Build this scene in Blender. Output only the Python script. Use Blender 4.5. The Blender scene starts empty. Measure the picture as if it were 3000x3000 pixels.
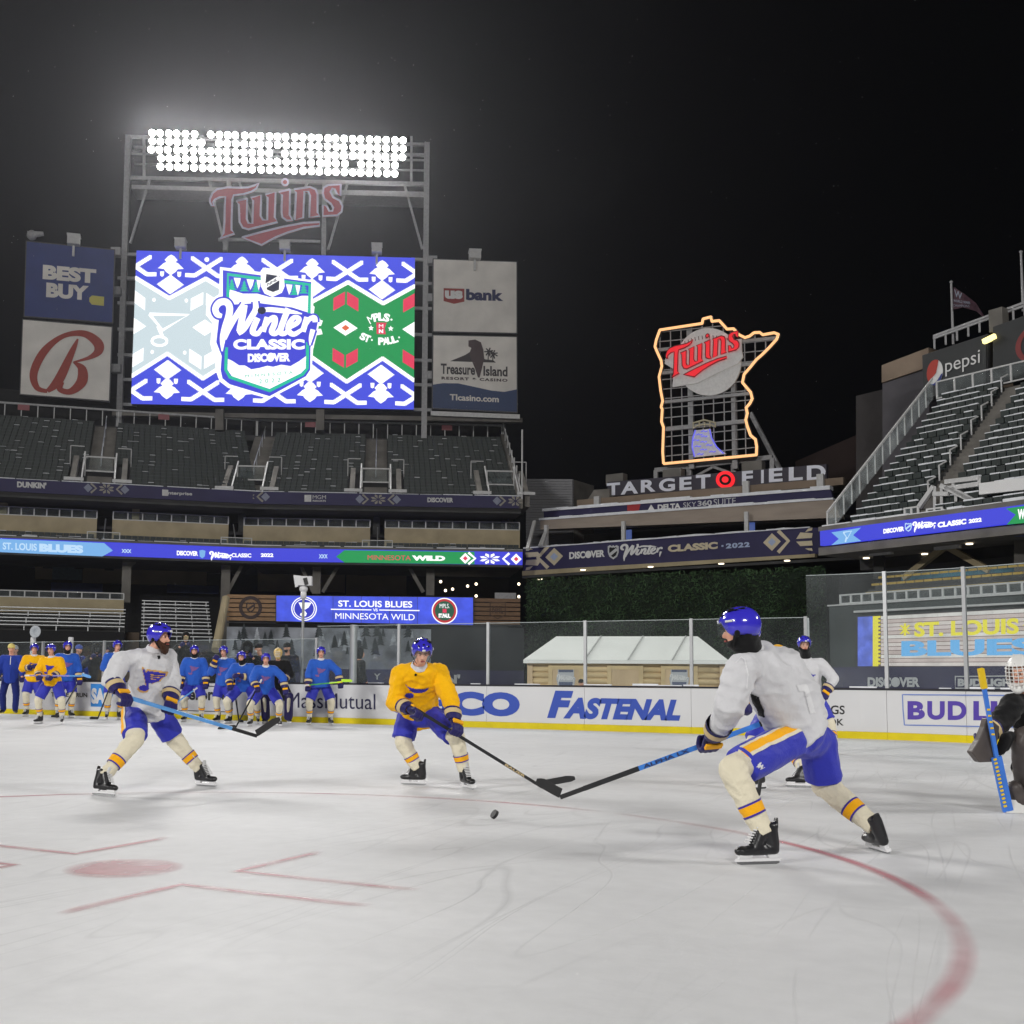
import bpy, bmesh, math, random
from mathutils import Vector, Matrix, noise
from mathutils.bvhtree import BVHTree
from mathutils.geometry import tessellate_polygon
V = Vector
random.seed(7)
SC = bpy.context.scene
COL = SC.collection

# ---------------------------------------------------------------- camera
F_PX, XP, YP, PIT, ROLL, YAW, HC = 3257.6, 1299.6, 1699.3, 0.0911, 0.0086, 0.4773, 1.129
FW = V((-math.sin(YAW) * math.cos(PIT), math.cos(YAW) * math.cos(PIT), math.sin(PIT)))
RT0 = V((math.cos(YAW), math.sin(YAW), 0))
UP0 = RT0.cross(FW)
RT = RT0 * math.cos(ROLL) + UP0 * math.sin(ROLL)
UPV = UP0 * math.cos(ROLL) - RT0 * math.sin(ROLL)
CAM = V((0, 0, HC))
cd = bpy.data.cameras.new('camera'); cam = bpy.data.objects.new('camera', cd); COL.objects.link(cam)
cd.sensor_width = 36; cd.sensor_height = 36; cd.sensor_fit = 'HORIZONTAL'
cd.lens = F_PX / 3000 * 36
cd.shift_x = (1500 - XP) / 3000; cd.shift_y = (YP - 1500) / 3000
cd.clip_start = 0.1; cd.clip_end = 2000
m = Matrix.Identity(4)
for i in range(3):
    m[i][0] = RT[i]; m[i][1] = UPV[i]; m[i][2] = -FW[i]; m[i][3] = CAM[i]
cam.matrix_world = m
SC.camera = cam

# ---------------------------------------------------------------- world: black winter night sky
W = bpy.data.worlds.new('World'); SC.world = W; W.use_nodes = True
wn = W.node_tree.nodes; wl = W.node_tree.links
wn['Background'].inputs['Color'].default_value = (0.55, 0.6, 0.8, 1)
wn['Background'].inputs['Strength'].default_value = 0.0015
vs = SC.view_settings
vs.view_transform = 'Standard'; vs.look = 'None'; vs.exposure = 0.0; vs.gamma = 1.0
SC.cycles.use_denoising = True
SC.cycles.use_adaptive_sampling = True; SC.cycles.adaptive_threshold = 0.02
SC.cycles.denoiser = 'OPENIMAGEDENOISE'
SC.cycles.max_bounces = 6; SC.cycles.transparent_max_bounces = 24
SC.cycles.caustics_reflective = False; SC.cycles.caustics_refractive = False
SC.cycles.sample_clamp_indirect = 4.0

# ---------------------------------------------------------------- stadium light banks (the ballpark's floodlight towers)
def light_bank(name, loc, target, power, sx, sy, col=(1, .98, .95), spread=math.radians(110)):
    L = bpy.data.lights.new(name, 'AREA'); L.shape = 'RECTANGLE'; L.size = sx; L.size_y = sy
    L.energy = power; L.color = col; L.spread = spread
    o = bpy.data.objects.new(name, L); COL.objects.link(o)
    o.location = loc
    o.rotation_euler = (V(target) - V(loc)).to_track_quat('-Z', 'Y').to_euler()
    o['kind'] = 'structure'
    return o
light_bank('floodlight_bank', (-78, -118, 62), (-6, 25, 0), 38500, 34, 6)
light_bank('floodlight_bank', (70, -110, 62), (-4, 25, 0), 38500, 34, 6)
light_bank('floodlight_bank', (70, 40, 44), (-4, 16, 0), 11000, 20, 5)
light_bank('floodlight_bank', (-80, 30, 44), (-6, 14, 0), 11000, 20, 5)

# ---------------------------------------------------------------- pixel -> world helpers (3000 px photograph)
def ray(px, py):
    return FW + RT * ((px - XP) / F_PX) - UPV * ((py - YP) / F_PX)
def at_depth(px, py, z): return CAM + ray(px, py) * z
def at_h(px, py, h):
    d = ray(px, py); return CAM + d * ((h - HC) / d.z)
def ground(px, py): return at_h(px, py, 0.0)
def depth_of(p): return (p - CAM).dot(FW)
class Fr:
    """A vertical facade frame: s along the wall (to the right), h up, d out towards the rink."""
    def __init__(self, A, B):
        A = V(A); B = V(B)
        self.u = V((B.x - A.x, B.y - A.y, 0)).normalized()
        self.n = V((self.u.y, -self.u.x, 0))
        self.o = V((A.x, A.y, 0))
    def P(self, s, h, d=0.0): return self.o + self.u * s + self.n * d + V((0, 0, h))
    def hit(self, px, py, d=0.0):
        r = ray(px, py); t = (self.o + self.n * d - CAM).dot(self.n) / r.dot(self.n)
        p = CAM + r * t
        return (p - self.o).dot(self.u), p.z
def frame_from(pa, pb, za):
    A = at_depth(pa[0], pa[1], za); return Fr(A, at_h(pb[0], pb[1], A.z))

# ---------------------------------------------------------------- materials
MATS = {}
def srgb(c):
    return tuple(((x / 255) / 12.92 if x / 255 <= .04045 else ((x / 255 + .055) / 1.055) ** 2.4) for x in c)
def pm(name, col, rough=.6, metal=0., emit=0., var=0., vscale=4., bump=0., bscale=40., spec=.4, sheen=0., stretch=None, coat=0.):
    """Procedural principled material: noise colour variation and noise bump."""
    if name in MATS: return MATS[name]
    M = bpy.data.materials.new(name); M.use_nodes = True; MATS[name] = M
    N = M.node_tree.nodes; L = M.node_tree.links; b = N['Principled BSDF']
    c = tuple(col) + (1,)
    b.inputs['Base Color'].default_value = c
    b.inputs['Roughness'].default_value = rough; b.inputs['Metallic'].default_value = metal
    b.inputs['Specular IOR Level'].default_value = spec
    if coat: b.inputs['Coat Weight'].default_value = coat
    if sheen: b.inputs['Sheen Weight'].default_value = sheen
    if emit:
        b.inputs['Emission Color'].default_value = c; b.inputs['Emission Strength'].default_value = emit
        b.inputs['Base Color'].default_value = (.02, .02, .02, 1)
        M.cycles.emission_sampling = 'NONE'
    if var or bump:
        tc = N.new('ShaderNodeTexCoord'); mp = N.new('ShaderNodeMapping'); L.new(tc.outputs['Object'], mp.inputs['Vector'])
        if stretch: mp.inputs['Scale'].default_value = stretch
    if var:
        n = N.new('ShaderNodeTexNoise'); n.inputs['Scale'].default_value = vscale; n.inputs['Detail'].default_value = 5
        L.new(mp.outputs[0], n.inputs['Vector'])
        r = N.new('ShaderNodeValToRGB'); r.color_ramp.elements[0].position = .3; r.color_ramp.elements[1].position = .7
        r.color_ramp.elements[0].color = tuple(x * (1 - var) for x in col) + (1,)
        r.color_ramp.elements[1].color = tuple(min(1, x * (1 + var)) for x in col) + (1,)
        L.new(n.outputs['Fac'], r.inputs[0])
        L.new(r.outputs[0], b.inputs['Emission Color' if emit else 'Base Color'])
    if bump:
        n2 = N.new('ShaderNodeTexNoise'); n2.inputs['Scale'].default_value = bscale; n2.inputs['Detail'].default_value = 4
        L.new(mp.outputs[0], n2.inputs['Vector'])
        bp = N.new('ShaderNodeBump'); bp.inputs['Strength'].default_value = bump; bp.inputs['Distance'].default_value = .02
        L.new(n2.outputs['Fac'], bp.inputs['Height']); L.new(bp.outputs[0], b.inputs['Normal'])
    return M
def em(name, rgb, k=1.0, var=0., vscale=2.):
    return pm(name, srgb(rgb), emit=k, rough=.5, var=var, vscale=vscale)

# ---------------------------------------------------------------- objects
ROOT = {}
def tag(o, label=None, cat=None, group=None, kind=None):
    if label: o['label'] = label
    if cat: o['category'] = cat
    if group: o['group'] = group
    if kind: o['kind'] = kind
    return o
def thing(name, label, cat, loc, group=None):
    o = bpy.data.objects.new(name, None); COL.objects.link(o); o.location = loc; o.empty_display_size = .2
    ROOT[o.name] = V(loc); return tag(o, label, cat, group)
def base_of(o):
    """World position that a child's coordinates are measured from."""
    return ROOT.get(o.name, V((0, 0, 0))) if o else V((0, 0, 0))
def link(name, me, parent=None, loc=None):
    o = bpy.data.objects.new(name, me); COL.objects.link(o)
    if parent:
        o.parent = parent
        if o.name not in ROOT: ROOT[o.name] = base_of(parent)
    elif loc is not None:
        o.location = loc; ROOT[o.name] = V(loc)
    return o
class MB:
    """Collects simple shapes; build() makes ONE mesh object out of them."""
    def __init__(self): self.v = []; self.f = []; self.mi = []; self.cur = 0
    def add(self, vs, fs):
        k = len(self.v); self.v += [V(x) for x in vs]; self.f += [[i + k for i in f] for f in fs]; self.mi += [self.cur] * len(fs)
        return self
    def hexa(self, c8):
        return self.add(c8, [(0, 3, 2, 1), (4, 5, 6, 7), (0, 1, 5, 4), (1, 2, 6, 5), (2, 3, 7, 6), (3, 0, 4, 7)])
    def box(self, lo, hi):
        (a, b, c), (d, e, f) = lo, hi
        return self.hexa([(a, b, c), (d, b, c), (d, e, c), (a, e, c), (a, b, f), (d, b, f), (d, e, f), (a, e, f)])
    def fbox(self, F, s0, s1, h0, h1, d0, d1):
        return self.hexa([F.P(s0, h0, d1), F.P(s1, h0, d1), F.P(s1, h0, d0), F.P(s0, h0, d0), F.P(s0, h1, d1), F.P(s1, h1, d1), F.P(s1, h1, d0), F.P(s0, h1, d0)])
    def bar(self, p, q, w, t=None, up=V((0, 0, 1))):
        p = V(p); q = V(q); t = t or w; a = (q - p).normalized()
        if abs(a.dot(up)) > .98: up = V((0, 1, 0))
        x = a.cross(up).normalized() * (w / 2); y = x.cross(a).normalized() * (t / 2)
        return self.hexa([p - x - y, p + x - y, p + x + y, p - x + y, q - x - y, q + x - y, q + x + y, q - x + y])
    def tube(self, p, q, r1, r2=None, n=8, cap=True):
        p = V(p); q = V(q); r2 = r1 if r2 is None else r2; a = (q - p).normalized()
        up = V((0, 0, 1)) if abs(a.z) < .95 else V((1, 0, 0)); x = a.cross(up).normalized(); y = a.cross(x)
        vs = []
        for c, r in ((p, r1), (q, r2)):
            for i in range(n):
                t = 2 * math.pi * i / n; vs.append(c + (x * math.cos(t) + y * math.sin(t)) * r)
        fs = [(i, (i + 1) % n, n + (i + 1) % n, n + i) for i in range(n)]
        if cap: fs += [tuple(range(n))[::-1], tuple(range(n, 2 * n))]
        return self.add(vs, fs)
    def loft(self, rings, close=True):
        n = len(rings[0]); vs = [p for r in rings for p in r]; fs = []
        for k in range(len(rings) - 1):
            for i in range(n):
                j = (i + 1) % n; fs.append((k * n + i, k * n + j, (k + 1) * n + j, (k + 1) * n + i))
        if close: fs += [tuple(range(n))[::-1], tuple(range((len(rings) - 1) * n, len(rings) * n))]
        return self.add(vs, fs)
    def prism(self, poly, fn, d0, d1):
        """2-D polygon mapped by fn(x, y, d) and given thickness d0..d1 (front face d1)."""
        n = len(poly); tr = tessellate_polygon([[V((p[0], p[1], 0)) for p in poly]])
        A = [fn(p[0], p[1], d1) for p in poly]; B = [fn(p[0], p[1], d0) for p in poly]
        fs = [tuple(t) for t in tr] + [tuple(n + i for i in reversed(t)) for t in tr]
        fs += [(i, (i + 1) % n, n + (i + 1) % n, n + i) for i in range(n)]
        return self.add(A + B, fs)
    def flat(self, poly, fn, d):
        tr = tessellate_polygon([[V((p[0], p[1], 0)) for p in poly]])
        return self.add([fn(p[0], p[1], d) for p in poly], [tuple(t) for t in tr])
    def ball(self, c, r, n=10, m=7):
        c = V(c); r = r if hasattr(r, '__len__') else (r, r, r); vs = [c + V((0, 0, r[2]))]
        for j in range(1, m):
            t = math.pi * j / m
            for i in range(n):
                p = 2 * math.pi * i / n; vs.append(c + V((r[0] * math.sin(t) * math.cos(p), r[1] * math.sin(t) * math.sin(p), r[2] * math.cos(t))))
        vs.append(c - V((0, 0, r[2]))); fs = [(0, 1 + i, 1 + (i + 1) % n) for i in range(n)]
        for j in range(m - 2):
            for i in range(n):
                a = 1 + j * n; fs.append((a + i, a + n + i, a + n + (i + 1) % n, a + (i + 1) % n))
        a = 1 + (m - 2) * n; fs += [(a + i, len(vs) - 1, a + (i + 1) % n) for i in range(n)]
        return self.add(vs, fs)
    def mesh(self, name, mats, off=V((0, 0, 0)), smooth=False):
        me = bpy.data.meshes.new(name); me.from_pydata([tuple(p - off) for p in self.v], [], self.f)
        mats = mats if isinstance(mats, (list, tuple)) else [mats]
        for x in mats: me.materials.append(x)
        if len(mats) > 1: me.polygons.foreach_set('material_index', self.mi)
        bm = bmesh.new(); bm.from_mesh(me); bmesh.ops.recalc_face_normals(bm, faces=bm.faces); bm.to_mesh(me); bm.free()
        if smooth: me.polygons.foreach_set('use_smooth', [True] * len(me.polygons))
        me.update(); return me
    def build(self, name, mats, parent=None, loc=None, smooth=False):
        off = base_of(parent) if parent else (V(loc) if loc is not None else V((0, 0, 0)))
        return link(name, self.mesh(name, mats, off, smooth), parent, loc)
def shared(name, me, parent, mat):
    """A part that shares mesh data, placed by a world matrix."""
    o = link(name, me, parent); M = mat.copy(); M.translation = M.translation - base_of(parent); o.matrix_local = M; return o
def basis(x, y, z, o):
    M = Matrix.Identity(4)
    for i in range(3): M[i][0] = x[i]; M[i][1] = y[i]; M[i][2] = z[i]; M[i][3] = o[i]
    return M

# ---------------------------------------------------------------- lettering
_tc = {}
def text_poly(s, bold=0., shear=0., space=1.0):
    """(verts2d, faces) of a string in the built-in font, fitted to the unit box."""
    if 'M' in s: bold = 0.
    k = (s, bold, shear, space)
    if k in _tc: return _tc[k]
    c = bpy.data.curves.new('lettering', 'FONT'); c.body = s; c.offset = bold; c.shear = shear; c.space_character = space
    c.resolution_u = 5; c.fill_mode = 'FRONT'; c.dimensions = '2D'
    o = bpy.data.objects.new('lettering', c); COL.objects.link(o)
    dg = bpy.context.evaluated_depsgraph_get(); e = o.evaluated_get(dg); me = e.to_mesh()
    vs = [(v.co.x, v.co.y) for v in me.vertices]; fs = [tuple(p.vertices) for p in me.polygons]
    e.to_mesh_clear(); bpy.data.objects.remove(o); bpy.data.curves.remove(c)
    x0 = min(v[0] for v in vs); x1 = max(v[0] for v in vs); y0 = min(v[1] for v in vs); y1 = max(v[1] for v in vs)
    vs = [((v[0] - x0) / (x1 - x0), (v[1] - y0) / (y1 - y0)) for v in vs]
    _tc[k] = (vs, fs); return _tc[k]
def text_on(mb, s, fn, x0, x1, y0, y1, d, bold=.02, shear=0., space=1.0):
    vs, fs = text_poly(s, bold, shear, space)
    mb.add([fn(x0 + v[0] * (x1 - x0), y0 + v[1] * (y1 - y0), d) for v in vs], fs); return mb
def ribbon(pts, w):
    """Outline polygon of a stroke: pts [(x,y[,w])]."""
    L = []; R = []
    for i, p in enumerate(pts):
        a = pts[max(0, i - 1)]; b = pts[min(len(pts) - 1, i + 1)]
        dx, dy = b[0] - a[0], b[1] - a[1]; l = math.hypot(dx, dy) or 1
        ww = (p[2] if len(p) > 2 else w) / 2
        L.append((p[0] - dy / l * ww, p[1] + dx / l * ww)); R.append((p[0] + dy / l * ww, p[1] - dx / l * ww))
    return L, R
def stroke(mb, pts, w, fn, d):
    L, R = ribbon(pts, w); n = len(L)
    vs = [fn(p[0], p[1], d) for p in L] + [fn(p[0], p[1], d) for p in R]
    return mb.add(vs, [(i, i + 1, n + i + 1, n + i) for i in range(n - 1)])
def arc(cx, cy, rx, ry, a0, a1, n=14):
    return [(cx + rx * math.cos(math.radians(a0 + (a1 - a0) * i / n)), cy + ry * math.sin(math.radians(a0 + (a1 - a0) * i / n))) for i in range(n + 1)]
def curve_pts(pts, n=5):
    """Catmull-Rom through points (x, y or x, y, w)."""
    out = []; k = len(pts[0])
    for i in range(len(pts) - 1):
        p0 = pts[max(i - 1, 0)]; p1 = pts[i]; p2 = pts[i + 1]; p3 = pts[min(i + 2, len(pts) - 1)]
        for j in range(n):
            t = j / n
            out.append(tuple(.5 * (2 * p1[c] + (p2[c] - p0[c]) * t + (2 * p0[c] - 5 * p1[c] + 4 * p2[c] - p3[c]) * t * t + (3 * p1[c] - p0[c] - 3 * p2[c] + p3[c]) * t ** 3) for c in range(k)))
    return out + [tuple(pts[-1])]
def pxmap(F, d0=0.):
    """fn(px, py, d): photograph pixel on facade F, d metres proud of plane d0."""
    def fn(x, y, d=0.):
        s, h = F.hit(x, y, d0); return F.P(s, h, d0 + d)
    return fn
def boxmap(F, c, d0=0.):
    """fn(u, v, d) on the quad with pixel corners c = TL, TR, BR, BL; u right, v up, both 0..1."""
    q = [F.hit(p[0], p[1], d0) for p in c]
    def fn(u, v, d=0.):
        a = [q[3][i] * (1 - u) + q[2][i] * u for i in (0, 1)]; b = [q[0][i] * (1 - u) + q[1][i] * u for i in (0, 1)]
        return F.P(a[0] * (1 - v) + b[0] * v, a[1] * (1 - v) + b[1] * v, d0 + d)
    return fn
WS = [[(335, 745, 60), (270, 720, 84), (245, 640, 90), (300, 560, 95), (390, 550, 95), (440, 620, 95), (430, 740, 95), (380, 900, 92), (345, 1060, 80), (338, 1230, 20)],
      [(370, 1060, 60), (430, 920, 75), (520, 760, 80), (640, 580, 80)], [(645, 590, 92), (620, 740, 92), (575, 960, 88)], [(560, 990, 60), (640, 920, 80), (740, 760, 82), (800, 650, 82), (795, 540, 70)],
      [(830, 770, 80), (780, 880, 84), (760, 965, 84), (830, 985, 70), (890, 900, 50)], [(960, 760, 74), (900, 960, 80)], [(930, 900, 50), (990, 800, 70), (1060, 770, 80), (1060, 850, 84), (1020, 960, 80), (1080, 985, 66), (1140, 900, 46)],
      [(1250, 640, 84), (1180, 820, 84), (1140, 960, 84), (1200, 985, 66), (1260, 920, 46)], [(850, 690, 60), (960, 655, 66), (1150, 670, 70), (1320, 690, 50), (1440, 715, 16)],
      [(1270, 900, 60), (1370, 840, 70), (1400, 780, 66), (1330, 765, 66), (1265, 850, 78), (1255, 950, 80), (1330, 995, 70), (1440, 930, 50)], [(1510, 760, 80), (1450, 960, 80)], [(1470, 900, 50), (1540, 790, 64), (1610, 770, 74), (1620, 830, 70)], [(1590, 930, 70), (1560, 1050, 56), (1548, 1150, 14)]]
def winter(mb, fn, d, k=0.):
    for i, s in enumerate(WS):
        L = curve_pts(s, 5); stroke(mb, [(p[0], p[1], p[2] + k) for p in L], 1, fn, d + i * .002)
# ================================================================ materials used all over
M_steel = pm('galvanised_steel', (.42, .43, .45), .45, .5, var=.15, vscale=1.5)
M_dsteel = pm('dark_steel', (.06, .06, .065), .5, .3, var=.2)
M_grsteel = pm('grey_painted_steel', (.36, .36, .37), .55, .1, var=.15)
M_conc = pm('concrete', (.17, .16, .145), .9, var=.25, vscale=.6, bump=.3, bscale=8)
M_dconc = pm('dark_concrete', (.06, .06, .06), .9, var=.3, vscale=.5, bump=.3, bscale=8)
M_lime = pm('limestone', (.42, .35, .22), .85, var=.18, vscale=.5, bump=.3, bscale=10)
M_limed = pm('brown_limestone', (.25, .19, .14), .85, var=.2, vscale=.4, bump=.3, bscale=6)
M_seat = pm('green_seat_plastic', (.011, .020, .018), .5, var=.3, vscale=2)
M_gseat = pm('gold_seat_plastic', (.50, .33, .05), .5, var=.25, vscale=2)
M_snow = pm('snow', (.80, .82, .86), .9, var=.08, vscale=2, bump=.4, bscale=6)
M_navy = pm('navy_banner', (.028, .024, .085), .65, var=.12, vscale=.6)
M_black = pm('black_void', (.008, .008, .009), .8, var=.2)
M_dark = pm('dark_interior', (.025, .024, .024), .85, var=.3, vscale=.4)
M_white = pm('white_vinyl', (.74, .74, .74), .5, var=.04, vscale=1)
M_cream = pm('cream_print', (.62, .54, .38), .6, var=.05)
M_ltblue = pm('pale_blue_print', (.38, .46, .66), .6, var=.05)
M_railw = pm('white_railing_paint', (.55, .55, .55), .5, var=.1)
M_rglass = None
def glass_mat(name, haze, tint=(.85, .9, .92), nscale=1.2, streak=(1, 1, 1), gloss=.035):
    """Clear sheet with a soft uneven film of frost; real glass gloss on top."""
    M = bpy.data.materials.new(name); M.use_nodes = True; N = M.node_tree.nodes; L = M.node_tree.links
    for n in list(N): N.remove(n)
    out = N.new('ShaderNodeOutputMaterial'); tr = N.new('ShaderNodeBsdfTransparent'); df = N.new('ShaderNodeBsdfDiffuse'); gl = N.new('ShaderNodeBsdfGlossy')
    tr.inputs[0].default_value = (.93, .96, .96, 1); df.inputs[0].default_value = tint + (1,); gl.inputs['Roughness'].default_value = .08
    tc = N.new('ShaderNodeTexCoord'); mp = N.new('ShaderNodeMapping'); mp.inputs['Scale'].default_value = streak
    n1 = N.new('ShaderNodeTexNoise'); n1.inputs['Scale'].default_value = nscale; n1.inputs['Detail'].default_value = 6
    L.new(tc.outputs['Object'], mp.inputs[0]); L.new(mp.outputs[0], n1.inputs['Vector'])
    mr = N.new('ShaderNodeMapRange'); mr.inputs[1].default_value = .3; mr.inputs[2].default_value = .75; mr.inputs[3].default_value = haze * .35; mr.inputs[4].default_value = haze * 1.7
    L.new(n1.outputs['Fac'], mr.inputs[0])
    m1 = N.new('ShaderNodeMixShader'); L.new(mr.outputs[0], m1.inputs[0]); L.new(tr.outputs[0], m1.inputs[1]); L.new(df.outputs[0], m1.inputs[2])
    m2 = N.new('ShaderNodeMixShader'); m2.inputs[0].default_value = gloss; L.new(m1.outputs[0], m2.inputs[1]); L.new(gl.outputs[0], m2.inputs[2])
    L.new(m2.outputs[0], out.inputs['Surface']); return M
M_rail_glass = glass_mat('railing_glass', .04, gloss=.0)
M_hazy_glass = glass_mat('hazy_end_glass', .22)

E_blue = em('screen_blue', (62, 74, 222)); E_white = em('screen_white', (255, 255, 255), 1.15)
E_ice = em('screen_pale_grey', (206, 222, 228)); E_green = em('screen_green', (0, 148, 76)); E_red = em('screen_red', (226, 52, 88))
E_teal = em('screen_teal', (0, 196, 158)); E_navy = em('screen_ink', (22, 30, 60)); E_orange = em('screen_orange', (226, 100, 52))
E_deep = em('screen_deep_blue', (56, 62, 214)); E_sky = em('screen_sky_blue', (118, 176, 232)); E_yel = em('screen_yellow', (236, 222, 60))
E_paleb = em('screen_pale_blue', (190, 222, 250))

# ================================================================ ground and field
gb = MB(); gb.add([(-400, -200, -.06), (400, -200, -.06), (400, 500, -.06), (-400, 500, -.06)], [(0, 1, 2, 3)])
tag(gb.build('ground', pm('snowy_field', (.20, .205, .21), .95, var=.5, vscale=.15, bump=.5, bscale=3)), kind='structure')

# ================================================================ facade frames
ZL = 108.0
Pc = at_depth(740, 1607, ZL)
L1 = Fr(at_h(0, 1578, Pc.z), Pc); L2 = Fr(Pc, at_h(1529, 1619.3, Pc.z))
L1len = (V((Pc.x, Pc.y, 0)) - L1.o).length
CANG = math.tan(math.acos(max(-1,min(1,L1.u.dot(L2.u))))/2)
def ext(d): return max(0., -d) * CANG
SF = frame_from((399.9, 733.7), (1215.6, 755.2), 126.0)
BLF = frame_from((78.7, 708), (334.6, 733), 122.0)
BRF = frame_from((1270.6, 759.9), (1512.8, 768.3), 126.0)
CF = frame_from((1533.6, 1608), (2369.6, 1546), 112.0)
RF = frame_from((2414, 1557.6), (3000, 1481.5), 72.0)
BACK = {}

M_frost_hl = pm('frosty_highlight', (.11, .12, .13), .7, var=.5, vscale=.8)  # pale strip on seat tops: frost, with the edge highlight put into its colour
def seat_row(F, s0, s1, h, d, parent, mat, snow=.5, pitch=.56, group=None):
    """One row of tip-up seats: backs and folded pans on a bar, with scraps of snow on the top edges."""
    mb = MB(); n = max(1, int((s1 - s0) / pitch)); w = (s1 - s0) / n
    for i in range(n):
        a = s0 + i * w + .012; b = s0 + (i + 1) * w - .012
        mb.cur = 0
        mb.hexa([F.P(a, h + .30, d + .10), F.P(b, h + .30, d + .10), F.P(b, h + .30, d + .03), F.P(a, h + .30, d + .03),
                 F.P(a, h + .82, d + .00), F.P(b, h + .82, d + .00), F.P(b, h + .82, d - .05), F.P(a, h + .82, d - .05)])
        mb.fbox(F, a + .02, b - .02, h + .42, h + .80, d + .10, d + .2)
        if random.random() < snow:
            mb.cur = 1; mb.fbox(F, a, b, h + .805, h + .805 + random.uniform(.02, .05) * (2 if snow > .5 else 1), d + .02, d + .21)
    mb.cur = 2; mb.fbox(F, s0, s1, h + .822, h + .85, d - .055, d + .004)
    return mb.build('seat_row', [mat, M_snow, M_frost_hl], parent)
def terrace(F, s0, s1, h0, d0, rows, run, rise, parent, mat=None, h_bot=None):
    prof = []
    for k in range(rows):
        prof += [(d0 - k * run, h0 + k * rise), (d0 - (k + 1) * run, h0 + k * rise)]
    mb = MB(); n = len(prof)
    vs = [F.P(s0, h, d) for d, h in prof] + [F.P(s1, h, d) for d, h in prof]
    mb.add(vs, [(i, i + 1, n + i + 1, n + i) for i in range(n - 1)])
    return mb.build('terrace', mat or M_dconc, parent)
def railing(F, s0, s1, h0, h1, d, parent, n, glass=True, w=.09, mat=None):
    """Railing: top and bottom rail, posts and a pane in every bay, each a part."""
    mat = mat or M_railw
    mb = MB(); mb.fbox(F, s0, s1, h1 - w, h1, d - w, d); mb.build('top_rail', mat, parent)
    mb = MB(); mb.fbox(F, s0, s1, h0, h0 + w, d - w, d); mb.build('bottom_rail', mat, parent)
    for i in range(n + 1):
        s = s0 + (s1 - s0 - w) * i / n
        mb = MB(); mb.fbox(F, s, s + w * 1.3, h0 + w, h1 - w, d - w, d + .003); mb.build('rail_post', mat, parent)
    if glass:
        for i in range(n):
            a = s0 + (s1 - s0 - w) * i / n + w * 1.4; b = s0 + (s1 - s0 - w) * (i + 1) / n - .02
            mb = MB(); mb.fbox(F, a, b, h0 + w + .02, h1 - w - .02, d - .05, d - .03); mb.build('glass_pane', M_rail_glass, parent)

def ornament(mbd, mbl, fn, cx, cy, r, d):
    """Knitted diamond: cream diamond with a pale blue heart."""
    mbd.flat([(cx - r, cy), (cx, cy + r), (cx + r, cy), (cx, cy - r)], fn, d)
    q = r * .45; mbl.flat([(cx - q, cy), (cx, cy + q), (cx + q, cy), (cx, cy - q)], fn, d + .02)
def snowflake(mb, fn, cx, cy, r, d, asp=1.0):
    for k in range(8):
        a = math.radians(22.5 + 45 * k); b = math.radians(45 * k); c2 = math.radians(45 * (k + 1)); q = .16 * r
        pts = [(q * math.cos(a), q * math.sin(a)), (r * .72 * math.cos(b + .12), r * .72 * math.sin(b + .12)), (r * math.cos(a), r * math.sin(a)), (r * .72 * math.cos(c2 - .12), r * .72 * math.sin(c2 - .12))]
        mb.flat([(cx + x * asp, cy + y) for x, y in pts], fn, d)

# ================================================================ left grandstand
def hl(y, d=0., x=760): return L2.hit(x, y, d)[1]
stand = thing('grandstand', 'three-tier dark green left field grandstand under the big video screen', 'grandstand', L2.P(0, 0, 0))
ribT, ribB = hl(1607), hl(1645)
S_R = L2.hit(1529, 1620)[0]
S_L = L1.hit(0, 1578)[0] - 14
# LED ribbon
def both(s_from, s_to):
    """Split a span (L1 s for negative side, L2 s) into facet pieces."""
ribbon_o = thing('ribbon_screen', 'long thin blue LED ribbon board across the left grandstand', 'screen', L2.P(0, ribB, .3))
for F, a, b in ((L1, S_L, L1len), (L2, 0, S_R)):
    MB().fbox(F, a, b, ribB, ribT, 0, .5).build('display_panel', E_deep, ribbon_o)
    MB().fbox(F, a, b, ribT, ribT + .22, -.1, .6).build('parapet', M_conc, stand)
    mb = MB()
    s = a
    while s < b:
        w = random.uniform(1.2, 4); e = min(b, s + w); mb.fbox(F, s, e, ribT + .223, ribT + .223 + random.uniform(.03, .14), -.05, .5); s = e + random.uniform(0, .5)
    tag(mb.build('snow', M_snow, stand), kind='stuff')
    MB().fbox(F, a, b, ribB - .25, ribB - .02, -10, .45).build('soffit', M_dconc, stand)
f1 = pxmap(L1, .5); f2 = pxmap(L2, .5)
def flip(fn): return lambda x, y, d=0.: fn(x, y, d)
def ptext(mbx, s, fn, x0, x1, ytop, ybot, d=.03, bold=.03, shear=0., slope=0., space=1.):
    """Text in pixel coordinates: slope = px down per px right."""
    xm = (x0 + x1) / 2
    return text_on(mbx, s, lambda x, y, dd: fn(x, y + slope * (x - xm), dd), x0, x1, ybot, ytop, d, bold, shear, space)
mb = MB(); mb.flat([(-40, 1577), (305, 1591), (331, 1613), (300, 1630), (-40, 1616)], f1, .02); mb.build('pale_arrow', E_sky, ribbon_o)
mb = MB(); ptext(mb, 'ST. LOUIS', f1, 8, 108, 1591, 1612, .04, .03, slope=.042); mb.build('lettering', E_paleb, ribbon_o); mb = MB(); ptext(mb, 'BLUES', f1, 115, 244, 1595, 1619, .04, .07, slope=.042); mb.build('lettering', E_paleb, ribbon_o)
mb = MB(); ptext(mb, 'XXX', f1, 356, 385, 1609, 1620, .03, .04, slope=.03); mb.build('small_mark', E_paleb, ribbon_o); mb = MB(); ptext(mb, 'XXX', f2, 934, 960, 1624, 1636, .03, .04); mb.build('small_mark', E_paleb, ribbon_o)
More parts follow.
